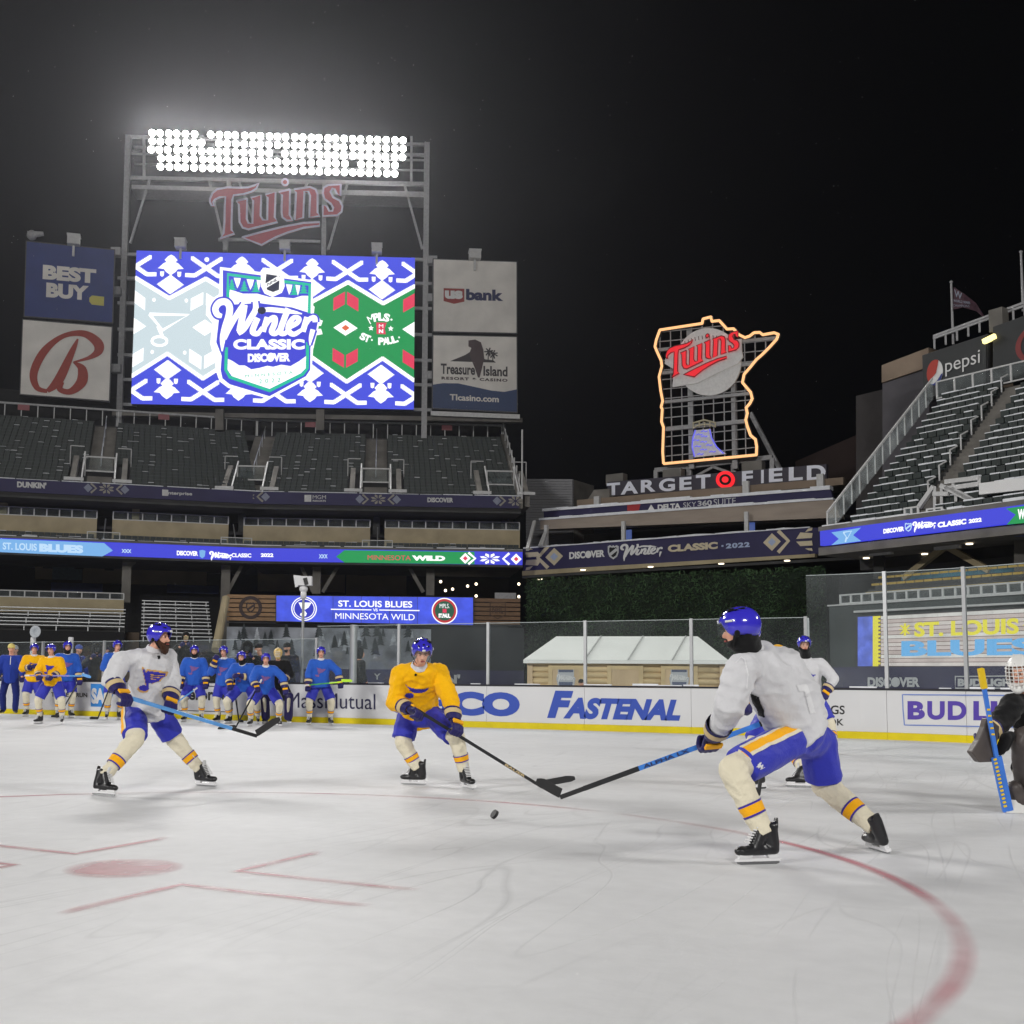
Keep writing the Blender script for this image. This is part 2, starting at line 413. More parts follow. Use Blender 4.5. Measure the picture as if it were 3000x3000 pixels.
mb = MB(); ptext(mb, 'DISCOVER', f1, 518, 580, 1614, 1628, .03, .05, slope=.03); mb.build('lettering', E_white, ribbon_o)
mb = MB(); ptext(mb, 'CLASSIC', f1, 678, 736, 1621, 1633, .03, .04, slope=.02); mb.build('lettering', E_white, ribbon_o); mb = MB(); winter(mb, lambda x, y, d: f1(604 + x / 22, 1596 + y / 27 + .03 * x / 22, d), .05, 14); mb.build('script_lettering', E_white, ribbon_o); mb = MB(); ptext(mb, '2022', f2, 764, 801, 1621, 1632, .03, .05, slope=.012); mb.build('lettering', E_white, ribbon_o)
mb = MB(); mb.flat([(985, 1631), (1009, 1612), (1390, 1617), (1390, 1653), (1009, 1648)], f2, .02); mb.build('green_arrow', E_green, ribbon_o)
mb = MB(); ptext(mb, 'MINNESOTA', f2, 1077, 1203, 1627, 1641, .04, .07, slope=.012); mb.build('lettering', E_red, ribbon_o)
mb = MB(); ptext(mb, 'WILD', f2, 1207, 1304, 1628, 1643, .04, .07, slope=.012); mb.build('lettering', E_white, ribbon_o)
mb = MB(); mb2 = MB()
ornament(mb, mb2, f2, 1363, 1636, 16, .05); snowflake(mb, f2, 1435, 1637, 17, .05, 1.9); ornament(mb, mb2, f2, 1512, 1638, 16, .05)
stroke(mb, [(1372, 1619), (1392, 1636), (1372, 1653)], 7, f2, .05); stroke(mb, [(1492, 1621), (1474, 1637), (1492, 1654)], 7, f2, .05)
tag(mb.build('knit_motif', E_white, ribbon_o), kind='stuff'); tag(mb2.build('knit_heart', E_red, ribbon_o), kind='stuff')
# NHL shield + Winter script on the ribbon are small: simple shapes
mb = MB(); mb.flat([(584, 1613), (593, 1611), (602, 1614), (600, 1630), (592, 1636), (585, 1630)], f1, .03); mb.build('shield_mark', E_sky, ribbon_o)

# mid tier: front seats, limestone wall, railing, dark suites
mid_rows, MR, MRI = 3, .95, .42
h_m0 = ribT - .55
tanD = -.6 - mid_rows * MR - .3
tanT, tanB = hl(1541, tanD), hl(1570, tanD)
railT = hl(1516, tanD)
void_back = tanD - 9
upD = -.8
upT, upB = hl(1440, upD), hl(1476, upD)
ais1 = [L1.hit(286, 1430, upD)[0]]; ais2 = [L2.hit(722 + 0, 1440, upD)[0], L2.hit(1100, 1447, upD)[0]]
def secs(a, b, cuts, gap):
    out = []; x = a
    for c in cuts:
        out.append((x, c - gap)); x = c + gap
    out.append((x, b)); return out
mid1 = [(L1.hit(-250, 1530, tanD)[0], L1.hit(284, 1530, tanD)[0]), (L1.hit(329, 1530, tanD)[0], L1.hit(670, 1530, tanD)[0])]
mid2 = [(L2.hit(713, 1530, tanD)[0], L2.hit(1085, 1530, tanD)[0]), (L2.hit(1127, 1530, tanD)[0], L2.hit(1523, 1530, tanD)[0])]
for F, S, nb in ((L1, mid1, (14, 8)), (L2, mid2, (9, 10))):
    for (a, b), k in zip(S, nb):
        MB().fbox(F, a, b, tanB - 1.2, tanT, tanD - .4, tanD).build('limestone_wall', M_lime, stand)
        railing(F, a, b, tanT + .01, railT, tanD - .1, stand, k)
        terrace(F, a, b, h_m0, -.6, mid_rows, MR, MRI, stand)
        for r in range(mid_rows):
            seat_row(F, a + .2, b - .2, h_m0 + r * MRI, -.6 - (r + .55) * MR, stand, M_seat, .12)
    # slabs and back wall of the suite level
    a, b = (S_L, L1len + ext(void_back)) if F is L1 else (-ext(void_back), S_R)
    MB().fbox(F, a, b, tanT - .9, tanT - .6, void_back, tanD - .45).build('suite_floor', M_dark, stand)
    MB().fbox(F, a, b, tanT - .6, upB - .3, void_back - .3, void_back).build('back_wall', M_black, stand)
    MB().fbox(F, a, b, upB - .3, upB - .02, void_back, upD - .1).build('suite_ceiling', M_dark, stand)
    MB().fbox(F, a, b, upB, upT, upD - .3, upD).build('fascia_banner', M_navy, stand)
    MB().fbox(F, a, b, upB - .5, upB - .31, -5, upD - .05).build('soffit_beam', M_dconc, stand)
    s = a; mb = MB()
    while s < b:
        e = min(b, s + random.uniform(2, 6)); mb.fbox(F, s, e, upT + .003, upT + .003 + random.uniform(.03, .10), upD - .3, upD + .05); s = e + random.uniform(0, .4)
    tag(mb.build('snow', M_snow, stand), kind='stuff')
# aisle stairs through the mid tier
for F, x, y in ((L1, 306, 1540), (L1, 690, 1550), (L2, 1106, 1560)):
    s = F.hit(x, y, -1.5)[0]
    mb = MB()
    for r in range(7): mb.fbox(F, s - .9, s + .9, h_m0 - .6 + r * .25, h_m0 - .35 + r * .25, -.6 - (r + 1) * .55, -.6 - r * .55)
    mb.build('stair', M_dconc, stand)
    mb = MB(); p = F.P(s, h_m0 + 1.1, -.6); q = F.P(s, h_m0 + 3.4, -4.4); mb.tube(p, q, .06); mb.tube(F.P(s, h_m0 - .5, -.6), p, .06); mb.build('handrail', M_steel, stand)
    MB().fbox(F, s - 1.5, s + 1.5, ribT + .35, ribT + .95, -.08, -.04).build('stair_guard', M_rail_glass, stand)
    mb = MB()
    for a, b, c, d in ((s - 1.5, s + 1.5, .95, 1.02), (s - 1.5, s - 1.42, .2, .95), (s + 1.42, s + 1.5, .2, .95)): mb.fbox(F, a, b, ribT + c, ribT + d, -.1, -.03)
    mb.build('guard_frame', M_railw, stand)
# columns of the suite level
for F, x, y in ((L1, 10, 1465), (L1, 398, 1500), (L1, 710, 1500), (L2, 1103, 1500), (L2, 1480, 1500)):
    s = F.hit(x, y, tanD - 1.0)[0]; MB().fbox(F, s - .35, s + .35, tanT - .6, upB - .3, tanD - 1.6, tanD - .9).build('column', M_lime if x < 450 else M_dconc, stand)
# fascia lettering
g1 = pxmap(L1, upD); g2 = pxmap(L2, upD)
mb = MB(); ptext(mb, "DUNKIN'", g1, 50, 136, 1412, 1430, .03, .06, slope=.05); mb.build('lettering', M_railw, stand); mb = MB(); ptext(mb, 'e', g1, 481, 490, 1440, 1449, .06, .05); mb.build('lettering', M_railw, stand)
mb = MB(); ptext(mb, 'nterprise', g1, 493, 563, 1441, 1453, .03, .03, slope=.045); mb.build('lettering', M_railw, stand)
mb = MB(); mb.flat([(475, 1434), (493, 1435), (493, 1453), (475, 1452)], g1, .02); mb.build('logo_block', M_railw, stand); mb = MB(); mb.flat([(892, 1450), (912, 1450), (912, 1470), (892, 1470)], g2, .02); mb.build('logo_block', M_railw, stand)
mb = MB(); ptext(mb, 'MGM', g2, 916, 955, 1451, 1462, .03, .05, slope=.012); mb.build('lettering', M_railw, stand); mb = MB(); ptext(mb, 'RESORTS', g2, 916, 955, 1465, 1470, .03, .03, slope=.012); mb.build('lettering', M_railw, stand); mb = MB(); ptext(mb, 'DISCOVER', g2, 1252, 1328, 1458, 1472, .03, .05, slope=.012); mb.build('lettering', M_railw, stand)
M_knit = pm('grey_knit_print', (.30, .28, .24), .7, var=.1); M_knitb = pm('grey_blue_knit_print', (.24, .26, .34), .7, var=.1)
mb = MB(); mb2 = MB()
for fn, cx, cy, sl in ((g1, 312, 1432, .05), (g2, 724, 1455, .012), (g2, 1108, 1463, .012), (g2, 1510, 1468, .012)):
    fq = (lambda fn, sl, cx: lambda x, y, d=0.: fn(x, y + sl * (x - cx), d))(fn, sl, cx)
    snowflake(mb, fq, cx, cy, 16, .02, 1.5)
    for sg in ((-1, 1) if cx < 1500 else (-1,)):
        stroke(mb, [(cx + sg * 46, cy - 14), (cx + sg * 30, cy), (cx + sg * 46, cy + 14)], 6, fq, .02)
        mb2.flat([(cx + sg * 54 - 13, cy), (cx + sg * 54, cy - 13), (cx + sg * 54 + 13, cy), (cx + sg * 54, cy + 13)], fq, .02)
tag(mb.build('knit_motif', M_knit, stand), kind='stuff'); tag(mb2.build('knit_diamond', M_knitb, stand), kind='stuff')

# upper deck
RUN, RISE, ROWS = .82, .50, 20
h_u0 = upT - .75
for F, cuts, a, b in ((L1, ais1, S_L, L1len - .4), (L2, ais2, 0.4, S_R - .2)):
    for (x0, x1) in secs(a, b + (ext(-9) if F is L1 else 0), cuts, 1.15):
        if x1 - x0 < 1: continue
        terrace(F, x0, x1, h_u0, upD - .3, ROWS, RUN, RISE, stand)
        for r in range(ROWS):
            # leave room for the vomitories at the foot of each aisle
            y0, y1 = x0, x1
            if r < 7:
                if x0 > a + 1: y0 += 1.6
                if x1 < b - 1: y1 -= 1.6
            if F is L2 and x0 < 1: y0 -= 0
            seat_row(F, y0 + .1, y1 - .1, h_u0 + r * RISE, upD - .3 - (r + .5) * RUN, stand, M_seat, .10)
    for c in cuts:
        mb = MB()
        for r in range(ROWS * 2): mb.fbox(F, c - 1.15, c + 1.15, h_u0 + (r - 1) * RISE / 2, h_u0 + r * RISE / 2 + .02, upD - .3 - (r + 1) * RUN / 2, upD - .3 - r * RUN / 2)
        mb.build('stair', M_conc, stand)
        mb = MB()
        for r in range(7, ROWS, 3):
            p = F.P(c, h_u0 + r * RISE, upD - .3 - r * RUN); mb.tube(p, p + V((0, 0, 1.1)), .05)
        mb.tube(F.P(c, h_u0 + 7 * RISE + 1.1, upD - .3 - 7 * RUN), F.P(c, h_u0 + ROWS * RISE + 1.1, upD - .3 - ROWS * RUN), .05); mb.build('handrail', M_steel, stand)
vom = [(L1, c) for c in ais1] + [(L2, c) for c in ais2] + [(L2, L2.hit(1478, 1430, upD)[0])]
for F, c in vom:
    D0 = upD - .5
    for sg in (-1, 1):
        mb = MB(); s = c + sg * 2.35
        mb.hexa([F.P(s - .25, h_u0 - .2, D0), F.P(s + .25, h_u0 - .2, D0), F.P(s + .25, h_u0 - .2, D0 - 5.2), F.P(s - .25, h_u0 - .2, D0 - 5.2),
                 F.P(s - .25, h_u0 + 1.0, D0), F.P(s + .25, h_u0 + 1.0, D0), F.P(s + .25, h_u0 + 4.4, D0 - 5.2), F.P(s - .25, h_u0 + 4.4, D0 - 5.2)])
        mb.build('vomitory_wall', M_conc, stand)
        mb = MB()
        a = F.P(c + sg * 1.5, h_u0 + 1.3, D0); b = F.P(c + sg * 1.5, h_u0 + 4.7, D0 - 4.6)
        mb.bar(a, b, .14); mb.bar(F.P(c + sg * 1.5, h_u0, D0), a, .12); mb.bar(F.P(c + sg * 2.9, h_u0 + 3.2, D0 - 4.9), F.P(c + sg * 2.9, h_u0 + 5.3, D0 - 4.9), .08); mb.bar(F.P(c + sg * 1.6, h_u0 + 5.3, D0 - 4.9), F.P(c + sg * 2.9, h_u0 + 5.3, D0 - 4.9), .08)
        mb.build('vomitory_rail', M_railw, stand)
        MB().fbox(F, c + sg * 2.2 - .9, c + sg * 2.2 + .9, upT + .2, upT + .5, upD - .2, upD - .1).build('front_guard', M_railw, stand)
    MB().fbox(F, c - 1.4, c + 1.4, h_u0 - .2, h_u0 + 2.6, D0 - 3.6, D0 - 3.4).build('vomitory_opening', M_black, stand)
    mb = MB()
    for z in (2.5, 3.9): mb.fbox(F, c - 1.45, c + 1.45, h_u0 + z, h_u0 + z + .14, D0 - 3.3, D0 - 3.15)
    for sg in (-1, 1): mb.fbox(F, c + sg * 1.4 - .07, c + sg * 1.4 + .07, h_u0 + .6, h_u0 + 4.0, D0 - 3.3, D0 - 3.15)
    mb.build('vomitory_frame', M_railw, stand)
    MB().fbox(F, c - 1.2, c + 1.2, h_u0 + 2.66, h_u0 + 3.88, D0 - 3.32, D0 - 3.3).build('glass_pane', M_rail_glass, stand)
    MB().fbox(F, c - .8, c + .8, h_u0 + 1.5, h_u0 + 1.95, D0 - 3.2, D0 - 3.1).build('section_sign', M_railw, stand)
# back rail of the upper deck with tall posts
h_top = h_u0 + ROWS * RISE; dTop = upD - .3 - ROWS * RUN
for F, a, b in ((L1, S_L, L1len + ext(dTop)), (L2, -ext(dTop), S_R)):
    MB().fbox(F, a, b, h_top - .6, h_top, dTop - 3.5, dTop).build('concourse_slab', M_dconc, stand)
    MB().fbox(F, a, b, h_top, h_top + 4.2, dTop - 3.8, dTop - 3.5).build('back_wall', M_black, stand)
    MB().fbox(F, a, b, h_top + 1.75, h_top + 1.95, dTop - .3, dTop - .1).build('top_rail', M_grsteel, stand)
    n = int((b - a) / 1.62)
    for i in range(n + 1):
        s = a + (b - a - .1) * i / n
        MB().fbox(F, s, s + .1, h_top + .02, h_top + 1.74, dTop - .25, dTop - .15).build('rail_post', M_railw, stand)
for F, x in ((L1, 68), (L1, 480), (L2, 910), (L2, 1310)):
    s = F.hit(x, 1215, dTop)[0]; MB().fbox(F, s - .6, s + .6, h_top + 1.15, h_top + 1.75, dTop - .12, dTop - .06).build('section_sign', pm('faded_red_sign', (.30, .10, .11), .6, var=.1), stand)
# right end of the upper stand: end wall and fence
mb = MB(); mb.hexa([L2.P(S_R - .2, upB, upD), L2.P(S_R + .2, upB, upD), L2.P(S_R + .2, upB, dTop), L2.P(S_R - .2, upB, dTop), L2.P(S_R - .2, h_u0 + .8, upD), L2.P(S_R + .2, h_u0 + .8, upD), L2.P(S_R + .2, h_top + .8, dTop), L2.P(S_R - .2, h_top + .8, dTop)]); mb.build('end_wall', M_conc, stand)
mb = MB(); mb.bar(L2.P(S_R + .1, h_u0 + 1.0, upD), L2.P(S_R + .1, h_top + 2, dTop), .12); mb.bar(L2.P(S_R + .1, h_u0 + .5, upD + .1), L2.P(S_R + .1, h_u0 + 7.5, upD + .1), .13)
for k in range(9): mb.bar(L2.P(S_R + .1, h_u0 + .8 + k * (h_top - h_u0) / 8, upD + (dTop - upD) * k / 8), L2.P(S_R + .1, h_u0 + 2.2 + k * (h_top - h_u0) / 8, upD + (dTop - upD) * k / 8), .1)
mb.build('end_rail', M_railw, stand)

# ---- lower level: concourse back wall, columns, braces
concD = -11.
cT, cB = ribB - .3, hl(1745, concD)
for F, a, b in ((L1, S_L, L1len + ext(concD)), (L2, -ext(concD), S_R)):
    MB().fbox(F, a, b, 0, cT, concD - .4, concD).build('concourse_wall', M_black, stand)
    MB().fbox(F, a, b, 3.2, 3.6, concD, -1.5).build('concourse_floor', M_dconc, stand)
def cwall(F, x0, x1, y0, y1, mat, name='limestone_panel', d=concD + .25):
    a, t = F.hit(x0, y0, d); b, u = F.hit(x1, y1, d); MB().fbox(F, a, b, min(t, u), max(t, u), d - .2, d).build(name, mat, stand)
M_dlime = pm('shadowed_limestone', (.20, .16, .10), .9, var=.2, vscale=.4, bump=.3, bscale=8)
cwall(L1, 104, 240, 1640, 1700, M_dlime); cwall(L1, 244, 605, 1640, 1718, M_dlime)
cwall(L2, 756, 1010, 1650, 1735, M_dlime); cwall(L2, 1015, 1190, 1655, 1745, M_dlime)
cwall(L1, 155, 240, 1640, 1700, pm('teal_glazing', (.06, .10, .12), .2, var=.2), 'glazing', concD + .4)
cwall(L1, 150, 300, 1706, 1738, pm('blue_tarp', (.015, .025, .09), .7, var=.3, vscale=1), 'tarp', concD + 1)
cwall(L1, 490, 640, 1712, 1740, pm('blue_tarp', (.01, .02, .05), .7), 'tarp', concD + 1)
for F, pts in ((L1, ((140, 1662), (232, 1664), (320, 1668))), (L2, ((790, 1678), (880, 1681), (1062, 1683), (1128, 1682)))):
    for x, y in pts:
        s, h = F.hit(x, y, concD + .3); MB().fbox(F, s - .45, s + .45, h - .12, h + .12, concD + .3, concD + .45).build('wall_vent', M_black, stand)
for F, x, y0, y1, w in ((L1, 368, 1650, 1766, .42), (L1, 655, 1650, 1900, .42), (L2, 927, 1650, 1740, .40), (L2, 1260, 1655, 1745, .40)):
    s, h = F.hit(x, y1, -2.2); MB().fbox(F, s - w, s + w, max(0, h), ribB - .26, -2.6, -1.8).build('column', M_conc, stand)
for F, x0, y0, x1, y1 in ((L1, 712, 1650, 668, 1732), (L2, 880, 1655, 918, 1735), (L2, 990, 1660, 945, 1735), (L2, 1198, 1660, 1240, 1735), (L1, 395, 1645, 372, 1668)):
    a, ha = F.hit(x0, y0, -2.2); b, hb = F.hit(x1, y1, -2.2); MB().bar(F.P(a, ha, -2.2), F.P(b, hb, -2.2), .35).build('brace', M_conc, stand)
# slanted pole at the foul line
mb = MB(); p = at_depth(662, 1752, 96); q = at_depth(632, 1905, 92); mb.tube(q, p, .38, .34, 12); tag(mb.build('slanted_pole', M_lime, None, q), 'thick slanted tan pole beside the wood printed outfield wall', 'pole')
# lights seen in the dark right-hand concourse
M_lamp = em('lit_lamp', (255, 236, 205), 3.0)
k = 0
for x, y in ((1370, 1681), (1394, 1675), (1291, 1704), (1395, 1711), (1370, 1717), (1326, 1726), (1305, 1730), (1395, 1746), (1520, 1748), (1520, 1711)):
    s, h = L2.hit(x, y, -9); p = L2.P(s, h, -9); mb = MB(); mb.ball(p, .16, 8, 6); mb.build('lamp', M_lamp, stand)
MB().fbox(L2, L2.hit(1450, 1738, -3)[0], L2.hit(1512, 1738, -3)[0], hl(1747, -3), hl(1727, -3), -3.4, -3).build('white_cabinet', M_grsteel, stand)
# lower left: limestone wall with railing, bleachers
lowD = 1.0
a, b = L1.hit(-60, 1760, lowD)[0], L1.hit(363, 1760, lowD)[0]
t0, t1 = L1.hit(363, 1758, lowD)[1], L1.hit(363, 1785, lowD)[1]
MB().fbox(L1, a, b, t1 - 3, t0, lowD - .4, lowD).build('limestone_wall', M_lime, stand)
railing(L1, a, b, t0 + .01, L1.hit(363, 1737, lowD)[1], lowD - .1, stand, 10)
def bleacher(F, x0, x1, y0, y1, rows, d0, run, label):
    """Aluminium bench rows on a stepped base; each bench board and foot board a part."""
    g = thing('bleacher', label, 'bleachers', F.P((F.hit(x0, y1, d0)[0] + F.hit(x1, y1, d0)[0]) / 2, 0, d0))
    hA = F.hit(x1, y1, d0)[1]; hB = F.hit(x1, y0, d0 - rows * run)[1]; ri = (hB - hA) / rows
    M_al = pm('aluminium_bench', (.50, .51, .52), .4, .5, var=.1)
    for r in range(rows):
        d = d0 - r * run; a = F.hit(x0, y1, d0)[0]; b = F.hit(x1, y1, d0)[0]; h = hA + r * ri
        MB().fbox(F, a, b, h + .38, h + .46, d - .32, d).build('bench_board', M_al, g)
        MB().fbox(F, a, b, h - .9, h - .02, d - run, d - .1).build('step', M_dconc, g)
        if r % 2 == 0:
            for k in range(5):
                s = a + (b - a) * (k + .12) / 4.3
                if s < b: MB().fbox(F, s, s + .08, h - .1, h + .37, d - .25, d - .1).build('bench_leg', M_al, g)
    return g
bleacher(L1, -40, 364, 1790, 1850, 6, 6.0, .8, 'aluminium bleacher benches below the limestone wall at the left edge')
bleacher(L1, 412, 622, 1768, 1880, 11, 6.5, .75, 'aluminium bleacher benches beside the slanted tan pole')
MB().fbox(L1, L1.hit(-40, 1850, 6.4)[0], L1.hit(364, 1850, 6.4)[0], 0, L1.hit(364, 1852, 6.4)[1], 6.2, 6.6).build('low_wall', M_black, stand)
mb = MB()
for r in range(14): mb.fbox(L1, L1.hit(366, 1850, 4)[0], L1.hit(408, 1850, 4)[0], r * .4, r * .4 + .4, 6 - r * .7 - .7, 6 - r * .7)
mb.build('aisle_stair', M_limed, stand)
# ================================================================ scoreboard tower with floodlights
tw = thing('light_tower', 'tall steel tower with five rows of blazing floodlights above the video screen', 'light tower', SF.P(SF.hit(800, 1300)[0], 0, 0))
TD = -1.2
fT = pxmap(SF, TD)
def tbar(x0, y0, x1, y1, w, name, mat=M_grsteel, d=0.): MB().bar(fT(x0, y0, d), fT(x1, y1, d), w, None, SF.n).build(name, mat, tw)
# main columns
for (xa, ya, xb, yb, w) in ((377, 398, 348, 1290, .62), (1251, 420, 1242, 1285, .62), (672, 532, 660, 735, .5), (951, 540, 948, 748, .5)):
    tbar(xa, ya, xb, yb, w, 'column')
for d in (0., -2.6):
    tbar(377, 401, 1252, 424, .32, 'top_chord', d=d); tbar(378, 522, 1250, 540, .40, 'bottom_chord', d=d); tbar(380, 450, 1250, 470, .2, 'middle_chord', d=d)
for x in (422, 1205):
    tbar(x, 400, x, 530, .28, 'post')
for x0, y0, x1, y1 in ((440, 522, 382, 712), (612, 525, 656, 712), (1017, 540, 962, 730), (1185, 540, 1237, 730), (700, 530, 740, 640), (900, 535, 860, 640)):
    tbar(x0, y0, x1, y1, .26, 'brace')
tbar(700, 702, 938, 708, .3, 'strut'); tbar(640, 702, 700, 702, .3, 'strut')
for k, y in enumerate((745, 815, 888, 965, 1040, 1112, 1185)):
    tbar(345, y, 400, y + 1, .34, 'side_girt'); tbar(1205, y + 15, 1265, y + 17, .34, 'side_girt')
for x, yy in ((345, (745, 860, 1085)), (1266, (770, 880, 1105))):
    for y in yy: mb = MB(); mb.bar(fT(x - 14, y, .6), fT(x + 14, y, .6), .9); mb.build('bracket', M_grsteel, tw)
MB().fbox(SF, SF.hit(380, 540)[0], SF.hit(1250, 540)[0], SF.hit(800, 555)[1], SF.hit(800, 543)[1], TD - 2.6, TD + .3).build('catwalk', M_grsteel, tw)
tbar(330, 1212, 1530, 1232, .5, 'base_beam', M_conc)
for x, y in ((648, 1240), (940, 1240)): tbar(x, 1208, x, 1268, .9, 'base_column', M_conc, 1.0)
# floodlamps: 5 rows, shared mesh (housing bowl, lens)
M_lens = em('floodlamp_lens', (255, 253, 246), 34.0); M_bowl = pm('lamp_bowl', (.25, .25, .26), .4, .6)
lm = MB(); n = 12
lm.cur = 0
rings = []
for y, r in ((-.55, .10), (-.40, .26), (-.12, .40), (0, .43)): rings.append([V((r * math.cos(2 * math.pi * i / n), y * -1, r * math.sin(2 * math.pi * i / n))) for i in range(n)])
lm.loft(rings, False); lm.cur = 1; lm.add([V((.36 * math.cos(2 * math.pi * i / n), .02, .36 * math.sin(2 * math.pi * i / n))) for i in range(n)], [tuple(range(n))])
lamp_me = lm.mesh('floodlamp', [M_bowl, M_lens])
aim = (V((-4, 14, 0)) - fT(800, 460)).normalized(); ax = aim.cross(V((0, 0, 1))).normalized(); az = ax.cross(aim)
gaps = {(0, 4), (1, 7), (2, 7)}
for r in range(5):
    for c in range(31):
        if r in (3, 4) and c in (0, 30): continue
        x = 450 + c * 24.3 + (r - 2) * -.8 + (3 if r > 2 else 0); y = 403 + c * .73 + r * 24.3
        if (r, c) in ((1, 7), (3, 24), (0, 6), (2, 15)): continue
        x += random.uniform(-2, 2)
        shared('floodlamp', lamp_me, tw, basis(ax, -aim, az, fT(x, y, 1.1)))
light_bank('floodlight_bank', fT(800, 462, 3.0), (-6, 30, 0), 17000, 30, 4)
# spot heads on top of the boards
def spot_head(F, x, y, w, h, label):
    s, hh = F.hit(x, y, .6); mb = MB()
    mb.fbox(F, s - w / 2, s + w / 2, hh - h, hh, -.3, .9); mb.fbox(F, s - .12, s + .12, hh - h - 1.2, hh - h, .1, .35)
    mb.fbox(F, s - w / 2 - .06, s + w / 2 + .06, hh + .004, hh + .13, -.36, .96)
    o = mb.build('spotlight', M_railw, None, F.P(s, hh - h - 1.2, .2)); tag(o, label, 'spotlight', 'hooded lamps on top of the boards')
spot_head(SF, 528, 702, 1.15, .9, 'small hooded lamp above the left part of the video screen'); spot_head(SF, 834, 711, 1.15, .8, 'small hooded lamp under the red script sign')
spot_head(SF, 1104, 717, 1.15, .9, 'small hooded lamp above the right part of the video screen'); spot_head(BRF, 1392, 735, 1.3, .9, 'small hooded lamp on top of the bank billboard'); spot_head(BLF, 216, 690, 1.3, 1., 'small hooded lamp on top of the blue retailer billboard')
mb = MB(); p = BLF.P(*BLF.hit(82, 688, .5), .5); mb.tube(p, p + BLF.u * 1.6 + V((0, 0, .3)), .45, .25); mb.ball(p + BLF.u * .4, .55); tag(mb.build('speaker_horn', M_grsteel, None, p), 'pale horn speaker at the far left corner of the billboards', 'speaker')

# ---------------------------------------------------------------- red script sign on the tower
TWP = {
 'T': [(80, 310), (110, 240), (170, 190), (300, 165), (450, 170), (560, 165), (640, 140), (690, 110), (660, 180), (600, 220), (500, 250), (375, 265), (360, 320), (350, 600), (350, 700), (385, 745), (205, 805), (250, 740), (260, 600), (265, 400), (272, 285), (200, 290), (140, 320), (120, 350), (130, 395), (100, 390), (80, 350)],
 'w': [(410, 335), (545, 305), (540, 560), (560, 610), (610, 620), (620, 330), (590, 295), (720, 260), (712, 520), (740, 570), (795, 575), (800, 290), (770, 255), (900, 225), (890, 540), (925, 600), (560, 690), (490, 670), (450, 600), (440, 380)],
 'i': [(940, 225), (1080, 190), (1075, 510), (1110, 575), (1040, 580), (985, 540), (975, 480), (980, 260)],
 'dot': arc(1018, 100, 38, 38, 0, 342, 19),
 'n': [(1130, 190), (1330, 160), (1400, 190), (1425, 250), (1425, 480), (1450, 525), (1320, 540), (1330, 270), (1310, 220), (1260, 215), (1245, 545), (1140, 570), (1155, 230)],
 's': [(1715, 130), (1710, 270), (1660, 240), (1640, 190), (1610, 180), (1585, 220), (1620, 290), (1700, 330), (1735, 400), (1725, 470), (1670, 515), (1490, 525), (1490, 385), (1540, 400), (1570, 460), (1610, 460), (1620, 420), (1590, 370), (1510, 310), (1490, 240), (1500, 170), (1560, 135)],
 'swoosh': [(480, 790), (700, 730), (1000, 655), (1250, 610), (1450, 600), (1450, 645), (1250, 670), (1050, 730), (900, 790), (725, 885)]}
def twins(fn, root, mo, mr, thick=.35, ow=26):
    for k, poly in TWP.items():
        o = MB(); o.prism(poly, fn, 0, thick); po = o.build('letter' if k != 'swoosh' else 'swoosh', mr, root)
        o = MB()
        cl = poly + [poly[0], poly[1]]; L, R = ribbon(cl, ow); n = len(L)
        vs = [fn(p[0], p[1], thick + .02) for p in L] + [fn(p[0], p[1], thick + .02) for p in R]
        o.add(vs, [(i, i + 1, n + i + 1, n + i) for i in range(n - 1)]); o.build('letter_outline', mo, po)
sg = thing('script_sign', 'big red team script lettering with pale outline hung on the light tower', 'sign', SF.P(SF.hit(810, 730)[0], SF.hit(810, 730)[1], 0))
twins(lambda x, y, d: fT(600 + x / 4.293, 520 + y / 4.293, .5 + d), sg, pm('pale_lilac_edge', (.62, .58, .72), .5, var=.05), pm('sign_red', (.42, .05, .075), .45, var=.1))

# ---------------------------------------------------------------- video screen
scr = thing('video_screen', 'huge lit video screen showing a blue knitted pattern and a hockey event shield', 'screen', SF.P(SF.hit(800, 1192)[0], SF.hit(800, 1192)[1], 0))
bq = boxmap(SF, ((399.9, 733.7), (1215.6, 755.2), (1212.4, 1200), (383.7, 1183.3)))
MB().prism([(0, 0), (1, 0), (1, 1), (0, 1)], bq, -.8, -.01).build('cabinet', M_dsteel, scr)
mb = MB(); mb.flat([(0, 0), (1, 0), (1, 1), (0, 1)], bq, 0); mb.build('display_panel', E_blue, scr)
def sxy(x, y, d=0.): return bq(x / 820, 1 - y / 447, d)
def clipx(p): return (max(0, min(820, p[0])), max(0, min(447, p[1])))
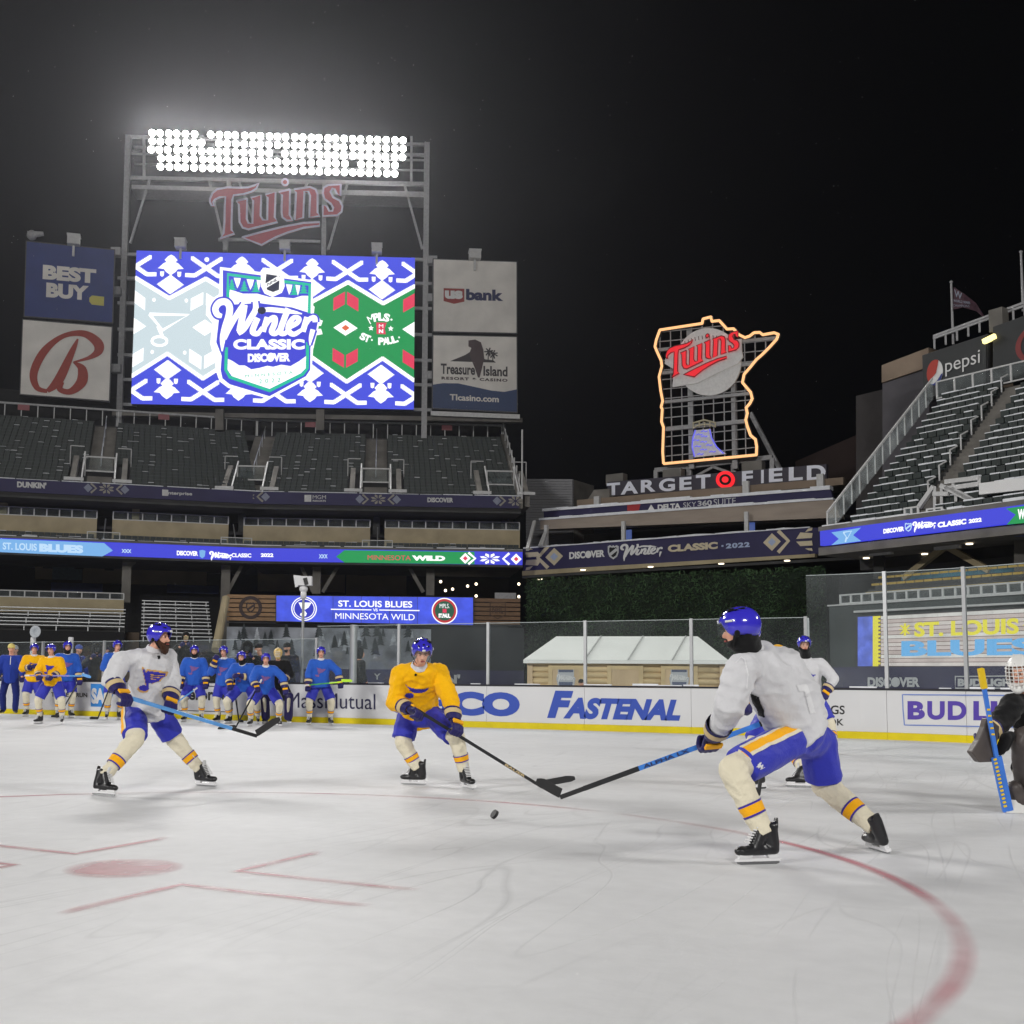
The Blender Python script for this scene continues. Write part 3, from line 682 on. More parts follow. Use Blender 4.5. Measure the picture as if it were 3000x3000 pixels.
# grey and green fields between the zigzags
zt = [(-109 + 0, 80)]; zt = []
for k in range(-1, 5): zt += [(100 + 209 * k - 104, 76), (100 + 209 * k, 138)]
def zig(x, hi, lo):  # y of zigzag at x
    t = ((x - 100) / 209) % 1.0; t = abs(t - .5) * 2; return hi + (lo - hi) * t
for x0, x1, mt, nm in ((0, 330, E_ice, 'pale_field'), (500, 820, E_green, 'green_field')):
    mb = MB(); xs = sorted({x0, x1} | {100 + 104.5 * k for k in range(-1, 8) if x0 < 100 + 104.5 * k < x1})
    for a, b in zip(xs, xs[1:]): mb.flat([(a, zig(a, 78, 138)), (b, zig(b, 78, 138)), (b, zig(b, 370, 300)), (a, zig(a, 370, 300))], sxy, .03)
    mb.build(nm, mt, scr)
for hi, lo in ((78, 138), (370, 300)):
    for x0, x1 in ((0, 330), (500, 820)):
        mb = MB(); xs = sorted({x0, x1} | {100 + 104.5 * k for k in range(-1, 8) if x0 < 100 + 104.5 * k < x1})
        for a, b in zip(xs, xs[1:]):
            n = int(abs(b - a) / 4.2) + 1
            for i in range(n):
                x = a + (b - a) * (i + .5) / n; y = zig(x, hi, lo); h = 6.5; w = (b - a) / n / 2 + .6
                mb.flat([(x - w, y - h), (x + w, y - h), (x + w, y + h), (x - w, y + h)], sxy, .045)
        mb.build('knit_zigzag', E_white, scr)
TREE = [(0, 10), (9, 15), (19, 26), (13, 32), (22, 36), (28, 42), (38, 51), (20, 53), (14, 61), (7, 66), (0, 71)]
def steppy(c0, c1, fn, w, d, mb):
    n = max(2, int(math.hypot(c1[0] - c0[0], c1[1] - c0[1]) / 5))
    for i in range(n):
        t = (i + .5) / n; x = c0[0] + (c1[0] - c0[0]) * t; y = c0[1] + (c1[1] - c0[1]) * t
        x0, x1 = max(0, x - 4.5), min(820, x + 4.5)
        if x1 > x0: mb.flat([(x0, y - w / 2), (x1, y - w / 2), (x1, y + w / 2), (x0, y + w / 2)], fn, d + (i % 2) * .004)
for k in range(4):
    cx = 102 + 207 * k
    for dy in (0, 361):
        mb = MB(); pl = [(cx + a, dy + b) for a, b in TREE] + [(cx - a, dy + b) for a, b in reversed(TREE[1:-1])]; mb.flat(pl, sxy, .05); mb.build('knit_tree', E_white, scr)
        for sg_ in (-1, 1):
            x = cx + sg_ * 25; y = (60 if dy == 0 else 372)
            mb = MB(); mb.flat([(x - 6, y), (x + 6, y), (x + 5, y + 13), (x, y + 16), (x - 5, y + 13)], sxy, .05); mb.build('knit_mug', E_white, scr)
        cy = 98 if dy == 0 else 347
        mb = MB(); steps = 9
        for i in range(-steps, steps + 1):
            hw = 39 * (1 - abs(i) / (steps + 1)); mb.flat([(cx - hw, cy + i * 2.9 - 1.5), (cx + hw, cy + i * 2.9 - 1.5), (cx + hw, cy + i * 2.9 + 1.5), (cx - hw, cy + i * 2.9 + 1.5)], sxy, .05 + (i % 2) * .004)
        mb.build('knit_diamond', E_white, scr)
for k in range(5):
    cx = -1 + 207 * k
    for dy in (0, 361):
        mb = MB()
        for sg_ in (-1, 1):
            pts = [(cx + sg_ * 44, dy + 18), (cx - sg_ * 34, dy + 70), (cx - sg_ * 60, dy + 69)]
            if dy == 0 or True:
                for a, b in zip(pts, pts[1:]):
                    steppy(a, b, sxy, 12, .05 + (.01 if sg_ > 0 else 0), mb)
        if mb.v: mb.build('knit_sticks', E_white, scr)
mb = MB(); mb.flat(arc(206, 22, 7, 7, 0, 342, 19), sxy, .05); mb.build('puck_dot', E_white, scr)
# note and blocks on the pale field
for pts, w in (([(44, 186), (158, 186), (84, 232), (44, 186)], 9), ([(70, 220), (84, 250)], 10), (arc(76, 264, 22, 13, 0, 360, 16), 8)):
    mb = MB(); stroke(mb, pts, w, sxy, .05); mb.build('note_stroke', E_white, scr)
def para(x0, x1, y0, y1, sk, mt, nm='knit_block', d=.055):
    mb = MB(); x0c, x1c = max(0, x0), min(820, x1); mb.flat([(x0c, y0 + sk), (x1c, y0), (x1c, y1), (x0c, y1 + sk)], sxy, d); mb.build(nm, mt, scr)
for x0, x1, s_ in ((0, 31, -22), (163, 199, 20), (207, 240, -20)): para(x0, x1, 118 + (22 if s_ < 0 else 0), 154 + (22 if s_ < 0 else 0), s_, E_white)
for x0, x1, s_ in ((0, 31, 20), (163, 199, -22), (207, 240, 20)): para(x0, x1, 284 + (22 if s_ < 0 else 0), 322 + (22 if s_ < 0 else 0), s_, E_white)
for cx, lim in ((0, 1), (206, 0)):
    mb = MB(); mb.flat([clipx((cx - 36, 222)), clipx((cx, 198)), (cx + 36, 222), clipx((cx, 246))], sxy, .05); mb.build('knit_diamond', E_white, scr)
for x, y in ((56, 144), (150, 144), (56, 296), (150, 296)):
    mb = MB(); mb.flat(arc(x, y, 5, 6, 0, 342, 12), sxy, .05); mb.build('knit_dot', E_white, scr)
# right field
for x0, x1, s_ in ((580, 614, 20), (620, 654, -20), (786, 820, 20)): para(x0, x1, 106 + (20 if s_ < 0 else 0), 144 + (20 if s_ < 0 else 0), s_, E_red)
for x0, x1, s_ in ((580, 614, -20), (620, 654, 20), (786, 820, -20)): para(x0, x1, 272 + (20 if s_ < 0 else 0), 310 + (20 if s_ < 0 else 0), s_, E_red)
for cx in (617, 820):
    mb = MB(); mb.flat([clipx((cx - 36, 213)), clipx((cx, 190)), clipx((cx + 36, 213)), clipx((cx, 236))], sxy, .05); mb.build('knit_diamond', E_white, scr)
    if cx < 700: mb = MB(); mb.flat([(cx - 12, 213), (cx, 204), (cx + 12, 213), (cx, 222)], sxy, .07); mb.build('knit_heart', E_orange, scr)
def arctext(s, mt, root, cx, cy, R, a0, a1, hgt, fn, d, bold=.05, flipit=False):
    mb = MB(); n = len(s)
    for i, ch in enumerate(s):
        if ch == ' ': continue
        a = math.radians(a0 + (a1 - a0) * (i + .5) / n); vs, fs = text_poly(ch, bold); w = hgt * (.25 if ch in '.I' else .78); hh = hgt * (.25 if ch == '.' else 1)
        ca, sa = math.cos(a), math.sin(a); c0 = (cx + R * ca, cy - R * sa); tx = (sa, ca) if not flipit else (-sa, -ca); ty = (ca, -sa) if not flipit else (-ca, sa)
        mb.add([fn(c0[0] + tx[0] * (v[0] - .5) * w + ty[0] * (v[1] - .5) * hh, c0[1] + tx[1] * (v[0] - .5) * w + ty[1] * (v[1] - .5) * hh, d) for v in vs], fs)
    return mb.build('lettering', mt, root)
arctext('MPLS.', E_white, scr, 722, 240, 62, 126, 54, 24, sxy, .07)
arctext('ST. PAUL.', E_white, scr, 722, 132, 118, 240, 300, 22, sxy, .07, flipit=True)
mb = MB(); mb.flat([(707, 195), (738, 195), (732, 212), (736, 229), (709, 229)], sxy, .06); mb.build('state_mark', E_red, scr)
mb = MB(); text_on(mb, 'M', sxy, 715, 728, 211, 200, .08, .06); mb.build('lettering', E_white, scr); mb = MB(); text_on(mb, 'N', sxy, 715, 728, 226, 215, .08, .06); mb.build('lettering', E_white, scr)
for x in (692, 750):
    mb = MB(); mb.flat([(x + (9 if i % 2 == 0 else 4) * math.sin(i * math.pi / 5), 212 - (9 if i % 2 == 0 else 4) * math.cos(i * math.pi / 5)) for i in range(10)], sxy, .06); mb.build('star', E_white, scr)
for x in (560,):
    for s_ in (-1, 1):
        for q in (0, 1): mb = MB(); mb.flat([(500, 213 + s_ * (8 + 30 * q)), (500 + 45 - 22 * q, 213 + s_ * (4 + 34 * q)), (500 + 50 - 25 * q, 213 + s_ * (20 + 40 * q)), (500, 213 + s_ * (30 + 45 * q))], sxy, .05); mb.build('knit_leaf', E_white, scr)
# the event shield: coordinates of an enlarged view (580..960 x 770..1180 px)
def z3(x, y, d=0.): 
    px, py = 580 + x / 4.713, 770 + y / 4.713; s, h = SF.hit(px, py); return SF.P(s, h, d)
def sflat(poly, mt, d, nm): mb = MB(); mb.flat(poly, z3, d); return mb.build(nm, mt, scr)
sflat([(305, 60), (860, 130), (900, 70), (1080, 90), (1160, 190), (1570, 240), (1600, 700), (1690, 780), (1640, 1000), (1590, 1200), (1570, 1500), (1540, 1590), (990, 1880), (420, 1730), (300, 1640), (250, 1500), (230, 1330), (170, 1120), (200, 830), (110, 720), (120, 600), (180, 510), (290, 440)], E_white, .08, 'shield_border')
sflat([(345, 105), (1565, 270), (1555, 700), (1660, 790), (1630, 960), (1555, 1170), (1550, 1480), (1490, 1570), (990, 1845), (440, 1680), (340, 1600), (315, 1480), (330, 1290), (255, 1100), (290, 790), (190, 700), (190, 600), (250, 510), (345, 480)], E_deep, .10, 'shield_ground')
for pts in ([(415, 490), (415, 165), (870, 225)], [(1190, 265), (1545, 305), (1535, 700)], [(395, 1170), (385, 1480), (440, 1580), (990, 1770), (1450, 1540), (1510, 1460), (1515, 1100)]):
    mb = MB(); stroke(mb, pts, 44, z3, .12); mb.build('teal_edge', E_teal, scr)
sflat([(440, 375), (500, 390), (620, 430), (820, 430), (1000, 480), (1180, 480), (1320, 495), (1430, 460), (1525, 460), (1520, 690), (1300, 620), (850, 560), (500, 580), (430, 480)], E_white, .12, 'snow_band')
sflat([(415, 1330), (480, 1360), (570, 1420), (650, 1420), (740, 1475), (850, 1455), (960, 1425), (1040, 1440), (1150, 1410), (1280, 1430), (1400, 1360), (1500, 1285), (1490, 1460), (1420, 1530), (990, 1745), (470, 1570), (410, 1480)], E_white, .12, 'snow_foot')
for x, y in ((470, 400), (640, 420), (800, 430), (1330, 470), (1460, 450)):
    mb = MB()
    for q in range(4): mb.flat([(x - 22 - q * 16, y - 130 + q * 36), (x, y - 175 + q * 36), (x + 22 + q * 16, y - 130 + q * 36)], z3, .115 + q * .003)
    mb.build('pine_mark', E_teal, scr)
for x, y, w in ((545, 210, 50), (725, 230, 52), (840, 240, 30), (1260, 300, 45), (1380, 310, 34)): sflat([(x - w, y), (x + w, y + 8), (x + w * .6, y + 90), (x, y + 150), (x - w * .5, y + 80)], E_white, .13, 'icicle')
sflat([(870, 120), (900, 100), (930, 70), (985, 95), (1075, 100), (1130, 110), (1185, 200), (1200, 330), (1160, 420), (1030, 480), (920, 430), (870, 330)], E_white, .15, 'league_shield')
sflat([(945, 160), (1130, 190), (1120, 380), (1040, 410), (960, 380), (930, 320)], E_navy, .16, 'league_shield_field')
mb = MB(); stroke(mb, [(930, 330), (1130, 210)], 60, z3, .17); mb.build('league_band', E_white, scr)
mb = MB(); text_on(mb, 'NHL', lambda x, y, d: z3(x, y - (x - 1030) * .6, d), 960, 1100, 292, 250, .18, .03); mb.build('lettering', E_navy, scr)
mb = MB(); winter(mb, z3, .19, 52); mb.build('script_shadow', E_deep, scr)
mb = MB(); winter(mb, z3, .24, 0); mb.build('script_lettering', E_white, scr)
mb = MB(); mb.flat(arc(885, 670, 58, 50, 0, 342, 19), z3, .28); mb.build('puck_mark', E_navy, scr)
mb = MB(); text_on(mb, 'CLASSIC', z3, 490, 1475, 1205, 1060, .20, .06, space=1.05); mb.build('lettering', E_white, scr)
mb = MB(); text_on(mb, 'DISCOVER', lambda x, y, d: z3(x, y - (x - 980) * .02, d), 690, 1275, 1375, 1255, .20, .06); mb.build('lettering', E_white, scr)
mb = MB(); mb.flat(arc(1010, 1305, 52, 56, 0, 342, 19), z3, .22); mb.build('filled_letter', E_white, scr)
mb = MB(); text_on(mb, 'MINNESOTA', lambda x, y, d: z3(x, y - (x - 980) * .08, d), 655, 1310, 1565, 1525, .15, .0, space=1.7); mb.build('lettering', E_teal, scr); mb = MB(); text_on(mb, '2022', lambda x, y, d: z3(x, y - (x - 980) * .08, d), 845, 1140, 1660, 1605, .15, .0, space=1.8); mb.build('lettering', E_teal, scr)

# ---------------------------------------------------------------- four billboards
M_vin = pm('grey_white_vinyl', (.74, .71, .67), .6, var=.14, vscale=.35)
def billboard(F, c, mat, label):
    t = thing('billboard', label, 'billboard', F.P(F.hit((c[2][0] + c[3][0]) / 2, c[3][1])[0], F.hit(c[3][0], c[3][1])[1], 0))
    q = boxmap(F, c)
    MB().prism([(-.012, -.015), (1.012, -.015), (1.012, 1.015), (-.012, 1.015)], q, -.5, -.02).build('frame', M_dsteel, t)
    MB().prism([(0, 0), (1, 0), (1, 1), (0, 1)], q, -.015, .02).build('face', mat, t)
    return t, q
M_bb = pm('billboard_blue', (.020, .040, .19), .55, var=.12, vscale=.3)
t, q = billboard(BLF, ((78.7, 708), (334.6, 733), (328, 944), (72, 925)), M_bb, 'blue retailer billboard left of the big video screen, upper one of its pair')
mb = MB(); text_on(mb, 'BEST', q, .19, .80, .51, .71, .04, .06); mb.build('lettering', M_vin, t); mb = MB(); text_on(mb, 'BUY', q, .235, .72, .27, .47, .04, .06); mb.build('lettering', M_vin, t)
mb = MB(); mb.prism([(.73, .26), (.76, .22), (.90, .215), (.90, .34), (.76, .345), (.73, .31)], q, .02, .05); mb.build('price_tag', pm('tag_yellow', (.55, .50, .10), .5), t)
M_brick = pm('brick_red_print', (.33, .035, .02), .5, var=.08)
t, q = billboard(BLF, ((68, 937), (327, 959), (318.8, 1173.7), (60, 1153.8)), M_vin, 'white billboard with a big red script letter, below the blue billboard')
for s in ([(.30, .06, .05), (.18, .10, .07), (.14, .30, .09), (.25, .60, .09), (.45, .82, .06), (.68, .88, .09), (.84, .78, .12), (.86, .66, .10), (.76, .56, .05), (.58, .48, .02)], [(.62, .80, .02), (.56, .62, .07), (.42, .22, .11), (.30, .06, .05)], [(.58, .48, .02), (.68, .40, .10), (.68, .22, .12), (.56, .08, .08), (.44, .10, .07), (.46, .20, .05)]):
    mb = MB(); stroke(mb, curve_pts(s, 8), 1, q, .05 + .01 * len(t.children)); mb.build('script_stroke', M_brick, t)
t, q = billboard(BRF, ((1270.6, 759.9), (1512.8, 768.3), (1513, 975), (1270, 970)), M_vin, 'white bank billboard right of the video screen, upper one of its pair')
mb = MB(); mb.prism([(.12, .60), (.37, .60), (.37, .42), (.245, .385), (.12, .42)], q, .02, .04); mb.build('red_shield', pm('bank_red', (.30, .03, .025), .5), t)
mb = MB(); text_on(mb, 'us', q, .135, .35, .45, .57, .06, .06); mb.build('lettering', M_white, t); mb = MB(); text_on(mb, 'bank', q, .39, .84, .44, .60, .04, .05); mb.build('lettering', pm('ink_blue', (.015, .02, .09), .5), t)
t, q = billboard(BRF, ((1270, 983), (1513, 988), (1514, 1207), (1268, 1195)), M_vin, 'casino billboard with a big-billed bird and palm above a dark blue wave')
mb = MB(); mb.prism([(0, 0), (1, 0), (1, .30), (.85, .26), (.7, .27), (.5, .31), (.3, .35), (.12, .345), (0, .32)], q, .02, .03); mb.build('blue_wave', pm('wave_blue', (.02, .045, .13), .5, var=.1), t)
M_ink = pm('casino_ink', (.035, .03, .035), .5); M_plum = pm('bird_plum', (.07, .045, .05), .5)
mb = MB(); text_on(mb, 'Treasure', q, .09, .50, .47, .615, .045, .03); mb.build('lettering', M_ink, t); mb = MB(); text_on(mb, 'Island', q, .60, .89, .465, .60, .045, .03); mb.build('lettering', M_ink, t)
mb = MB(); text_on(mb, 'RESORT & CASINO', q, .10, .89, .395, .435, .045, .05, space=1.25); mb.build('lettering', M_plum, t)
mb = MB(); text_on(mb, 'TIcasino.com', q, .20, .785, .115, .20, .05, .03); mb.build('lettering', M_vin, t)
mb = MB(); mb.prism([(.20, .65), (.75, .65), (.72, .68), (.62, .69), (.56, .74), (.46, .80), (.38, .74), (.30, .70)], q, .02, .04); mb.build('island', M_ink, t)
mb = MB(); mb.prism([(.42, .94), (.50, .955), (.57, .92), (.60, .82), (.61, .70), (.58, .55), (.555, .44), (.535, .44), (.50, .56), (.455, .68), (.43, .76), (.455, .84), (.42, .86)], q, .02, .055); mb.build('bird', M_plum, t)
mb = MB(); mb.prism([(.43, .945), (.36, .945), (.28, .90), (.25, .85), (.32, .885), (.42, .865)], q, .02, .05); mb.build('bird_bill', M_vin, t)
for x, y in ((.655, .80), (.71, .77)):
    mb = MB(); stroke(mb, [(x, .66), (x + .008, y)], .012, q, .045)
    for a in range(20, 341, 53): stroke(mb, [(x + .01, y), (x + .01 + .055 * math.cos(math.radians(a)), y + .06 * math.sin(math.radians(a)) - .01)], .016, q, .046 + a * .00002)
    mb.build('palm', M_ink, t)
MB().bar(BRF.P(*BRF.hit(1262, 1212, .3), .3), BRF.P(*BRF.hit(1522, 1222, .3), .3), .5).build('ledge', M_railw, t)

# ================================================================ centre field: suite block, sign, green hillside wall
ctr = thing('suite_building', 'long low centre field suite building with navy banners and snowy canopies', 'building', CF.P(10, 0, 0))
cz = boxmap(CF, ((1533.6, 1608), (2369.6, 1546), (2369.6, 1623), (1533.6, 1673)))
def cbar(c, mat, name, d0, d1, root=ctr, base=0.):
    q_ = boxmap(CF, c, base); MB().prism([(0, 0), (1, 0), (1, 1), (0, 1)], q_, d0, d1).build(name, mat, root); return q_
wc = cbar(((1533.6, 1608), (2372, 1546), (2372, 1623), (1533.6, 1673)), M_navy, 'fascia_banner', -.4, 0)
cbar(((1533.6, 1673.5), (2390, 1623), (2390, 1633), (1533.6, 1687)), M_lime, 'fascia_trim', -.4, .25)
# angled return at the right end
e0 = CF.hit(2372, 1546)[0]; hA = CF.hit(2372, 1546)[1]; hBm = CF.hit(2372, 1623)[1]
mb = MB(); P1_, P2_ = CF.P(e0 + .01, 0, 0), CF.P(e0 + 3.2, 0, -1.6); z_ = V((0, 0, 1))
mb.hexa([P1_ + z_ * hBm, P2_ + z_ * hBm, P2_ + z_ * hBm - CF.n * .4, P1_ + z_ * hBm - CF.n * .4, P1_ + z_ * hA, P2_ + z_ * hA, P2_ + z_ * hA - CF.n * .4, P1_ + z_ * hA - CF.n * .4]); mb.build('fascia_return', M_navy, ctr)
def ctext(s, x0, x1, yt, yb, mat, slope, d=.03, bold=.04, base=0., root=ctr, space=1.):
    fn = pxmap(CF, base); mb = MB(); ptext(mb, s, fn, x0, x1, yt, yb, d, bold, 0., slope, space); return mb.build('lettering', mat, root)
SLC = -.068
ctext('DISCOVER', 1668, 1772, 1614, 1635, M_white, SLC, .03, .05)
mb = MB(); fC = pxmap(CF, 0.); mb.flat(arc(1724, 1625, 9.5, 10.5, 0, 342, 14), fC, .05); mb.build('filled_letter', M_white, ctr)
def league_shield(fn, cx, cy, w, h, d, root, m1, m2):
    S = [(-.5, .42), (-.3, .5), (-.12, .42), (0, .5), (.12, .42), (.3, .5), (.5, .42), (.5, 0), (.36, -.3), (0, -.5), (-.36, -.3), (-.5, 0)]
    mb = MB(); mb.flat([(cx + a * w, cy - b * h) for a, b in S], fn, d); o = mb.build('league_shield', m1, root)
    mb = MB(); mb.flat([(cx + a * w * .72, cy - b * h * .72) for a, b in S], fn, d + .02); mb.build('shield_field', m2, o)
    mb = MB(); stroke(mb, [(cx - w * .36, cy + h * .22), (cx + w * .36, cy - h * .22)], h * .2, fn, d + .04); mb.build('shield_band', m1, o)
M_silver = pm('silver_print', (.55, .56, .58), .5)
league_shield(fC, 1797, 1618, 32, 42, .03, ctr, M_silver, M_black)
mb = MB(); winter(mb, lambda x, y, d: fC(1800 + (x + 0) / 11.6, 1545 + y / 14.5 + SLC * (x / 11.6 - 60) + 12, d), .05, 0); mb.build('script_lettering', M_white, ctr)
ctext('CLASSIC', 1957, 2103, 1592, 1613, M_cream, SLC, .03, .06)
ctext('2022', 2127, 2197, 1590, 1605, M_ltblue, SLC, .03, .05, space=1.15)
mb = MB(); mb.flat([(2114, 1597), (2120, 1597), (2120, 1602), (2114, 1602)], fC, .03); mb.build('dash', M_ltblue, ctr)
mb = MB(); mb2 = MB()
for cx, cy, sd in ((1624, 1631, -1), (2262, 1588, 1)):
    ornament(mb, mb2, lambda x, y, d=0.: fC(x, y + SLC * (x - cx), d), cx, cy, 26, .03)
    x = cx + sd * 62; fq = (lambda cx: lambda x, y, d=0.: fC(x, y + SLC * (x - cx), d))(cx)
    stroke(mb, [(cx + sd * 18, cy - 32), (cx + sd * 48, cy), (cx + sd * 18, cy + 32)], 11, fq, .03)
tag(mb.build('knit_motif', M_cream, ctr), kind='stuff'); tag(mb2.build('knit_heart', M_ltblue, ctr), kind='stuff')
mb = MB()
for cx, cy, sd in ((1536, 1637, 1), (2385, 1580, -1)):
    for s_ in (-1, 1):
        for q_ in (0, 1): mb.flat([(cx + sd * 6, cy + s_ * (4 + 22 * q_)), (cx + sd * (52 - 26 * q_), cy + s_ * (4 + 20 * q_) - sd * 3), (cx + sd * (40 - 24 * q_), cy + s_ * (20 + 12 * q_)), (cx + sd * 4, cy + s_ * (18 + 16 * q_))], fC, .035)
tag(mb.build('knit_leaf', M_cream, ctr), kind='stuff')
# canopy, navy Delta banner, dark suites
CB = -3.0
cbar(((1583, 1523), (2440, 1462), (2462, 1516), (1583, 1551)), pm('tan_soffit', (.36, .30, .25), .8, var=.12, vscale=.3, stretch=(1, 1, 6)), 'canopy_soffit', -1.4, 0, base=CB)
cbar(((1593, 1497), (2432, 1433), (2440, 1461), (1593, 1522)), M_navy, 'banner', -.5, 0, base=CB - 1.5)
sn = MB()
for c in (((1590, 1490), (2432, 1425), (2432, 1432), (1590, 1496.5)), ((1580, 1518), (2442, 1457), (2442, 1462), (1580, 1523))):
    q_ = boxmap(CF, c, CB - (1.5 if c[0][1] < 1500 else 0)); x = 0
    while x < 1:
        e = min(1, x + random.uniform(.03, .1)); hh = random.uniform(.7, 1.5); sn.prism([(x, -.3), (e, -.3), (e, hh), (x, hh)], q_, -.9, .12); x = e
tag(sn.build('snow', M_snow, ctr), kind='stuff')
sn = MB(); q_ = boxmap(CF, ((1533.6, 1603), (2372, 1541), (2372, 1545.7), (1533.6, 1607.7))); x = 0
while x < 1:
    e = min(1, x + random.uniform(.02, .08)); sn.prism([(x, 0.02), (e, 0.02), (e, random.uniform(.5, 1.3)), (x, random.uniform(.5, 1.3))], q_, -.6, .05); x = e
tag(sn.build('snow', M_snow, ctr), kind='stuff')
ctext('DELTA', 1927, 1994, 1476, 1492, M_white, -.075, .03, .05, CB - 1.5); ctext('SKY', 2002, 2040, 1471, 1486, M_silver, -.075, .03, 0., CB - 1.5); ctext('360', 2044, 2086, 1466, 1482, M_silver, -.075, .03, .03, CB - 1.5); ctext('SUITE', 2091, 2156, 1460, 1479, M_silver, -.075, .03, 0., CB - 1.5)
fD = pxmap(CF, CB - 1.5)
mb = MB(); mb.flat([(1898, 1495), (1908, 1478), (1918, 1493)], fD, .03); mb.build('delta_mark', M_white, ctr)
mb = MB(); mb.flat([(1838, 1480), (1877, 1476), (1872, 1496), (1838, 1500)], fD, .03); mb.build('red_mark', pm('airline_red', (.40, .03, .03), .5), ctr)
sA, hA_ = CF.hit(1533, 1600); sB = CF.hit(2372, 1546)[0]
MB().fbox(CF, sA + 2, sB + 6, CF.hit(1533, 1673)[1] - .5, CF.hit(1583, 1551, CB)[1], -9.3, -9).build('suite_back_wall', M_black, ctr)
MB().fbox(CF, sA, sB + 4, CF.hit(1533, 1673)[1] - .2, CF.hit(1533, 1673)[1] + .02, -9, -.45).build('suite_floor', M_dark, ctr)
for x, y0, y1, d in ((1825, 1585, 1545, -2), (2186, 1555, 1518, -2), (1598, 1600, 1555, -1.2)):
    a, h0 = CF.hit(x, y0, d); h1 = CF.hit(x, y1, d)[1]; MB().fbox(CF, a - .18, a + .18, h0 - .3, h1 + .6, d - .3, d).build('column', M_railw, ctr)
for x, y in ((1840, 1567), (2200, 1545)):
    a, h = CF.hit(x, y, -4); MB().fbox(CF, a - .35, a + .35, h - .5, h + .5, -4.1, -4).build('monitor', em('dim_monitor', (70, 90, 150), .8), ctr)
# soffit with downlights under the fascia
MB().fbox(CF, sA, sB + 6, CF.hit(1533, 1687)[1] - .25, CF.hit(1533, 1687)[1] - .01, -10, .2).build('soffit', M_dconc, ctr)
MB().fbox(CF, sA, sB + 12, 0, CF.hit(1533, 1687)[1] - .3, -10.3, -10).build('concourse_back', M_black, ctr)
for x, y in ((1708, 1671), (1906, 1662), (2113, 1653), (2306, 1644), (1582, 1698)):
    hh = CF.hit(1533, 1687)[1] - .32; p = at_h(x, y, hh); mb = MB(); mb.tube(p, p + V((0, 0, .08)), .24, .24, 10); mb.build('downlight', M_lamp, ctr)
for x, y, w, h in ((1750, 1690, .4, 1.6), (2135, 1658, 1.2, .5), (1830, 1680, 5, .25), (2010, 1665, 4, .25)):
    a, hh = CF.hit(x, y, -5); MB().fbox(CF, a - w / 2, a + w / 2, hh - h / 2, hh + h / 2, -5.4, -5).build('equipment', M_conc if w < 3 else M_dconc, ctr)
for x0, x1 in ((1640, 1700), (1590, 1625)): a = CF.hit(x0, 1700, -9)[0]; b = CF.hit(x1, 1700, -9)[0]; MB().fbox(CF, a, b, 0, CF.hit(x0, 1685, -9)[1], -9.4, -9).build('wood_panel', pm('brown_panel', (.10, .06, .035), .7, var=.2), ctr)
# stair rails between the stands
mb = MB(); mb.bar(at_depth(1545, 1610, 108), at_depth(1566, 1528, 112), .3); mb.bar(at_depth(1588, 1598, 110), at_depth(1600, 1560, 112), .22); mb.bar(at_depth(1580, 1600, 110), at_depth(1596, 1562, 112), .22); mb.build('stair_rail', M_railw, ctr)
# corrugated white box
cw = thing('metal_shed', 'grey corrugated metal clad block beside the end of the left grandstand', 'building', CF.P(2, 0, -14))
q_ = boxmap(CF, ((1541, 1402), (1677, 1403), (1677, 1600), (1541, 1600)), -12)
M_corr = pm('corrugated_metal', (.36, .36, .38), .5, .3, var=.06)
for k in range(26): MB().prism([(0, k / 26), (1, k / 26), (1, (k + .86) / 26), (0, (k + .86) / 26)], q_, -.3, 0).build('cladding_strip', M_corr, cw)
MB().prism([(.004, .004), (.996, .004), (.996, .996), (.004, .996)], q_, -5, -.2).build('core', M_conc, cw)
# green wall
gw = thing('evergreen_hedge', 'dark green planted batter eye wall below the centre field banner', 'hedge', CF.P(12, 0, 3))
a, b = CF.hit(1543, 1720, 3)[0], CF.hit(2420, 1690, 3)[0]; hg0, hg1 = CF.hit(1546, 1702, 3)[1], CF.hit(2359, 1671, 3)[1]
mb = MB(); mb.hexa([CF.P(a, 0, 3), CF.P(b, 0, 3), CF.P(b, 0, 0), CF.P(a, 0, 0), CF.P(a, hg0, 3), CF.P(b, hg1, 3), CF.P(b, hg1, 0), CF.P(a, hg0, 0)]); mb.build('backing_wall', pm('dark_green_wall', (.012, .022, .012), .9, var=.4, vscale=.5), gw)
mb = MB(); rr = random.Random(3)
for i in range(16000):
    t_ = rr.random(); s = a + (b - a) * t_; h = (hg0 + (hg1 - hg0) * t_) * rr.random() ** .9; 
    if rr.random() < .06: h = hg0 + (hg1 - hg0) * t_ + rr.uniform(-.1, .25)
    d = 3 + rr.uniform(.02, .35); sz = rr.uniform(.10, .26); an = rr.uniform(0, 6.28)
    du = CF.u * math.cos(an) * sz + V((0, 0, math.sin(an) * sz)); dn = (CF.n * rr.uniform(.2, .9) + CF.u * rr.uniform(-.5, .5) + V((0, 0, rr.uniform(-.2, .8)))).normalized() * sz * .6
    p = CF.P(s, h, d); mb.add([p - du, p + dn, p + du], [(0, 1, 2)])
tag(mb.build('foliage', pm('hedge_leaf', (.055, .105, .045), .8, var=.6, vscale=.6), gw), kind='stuff')

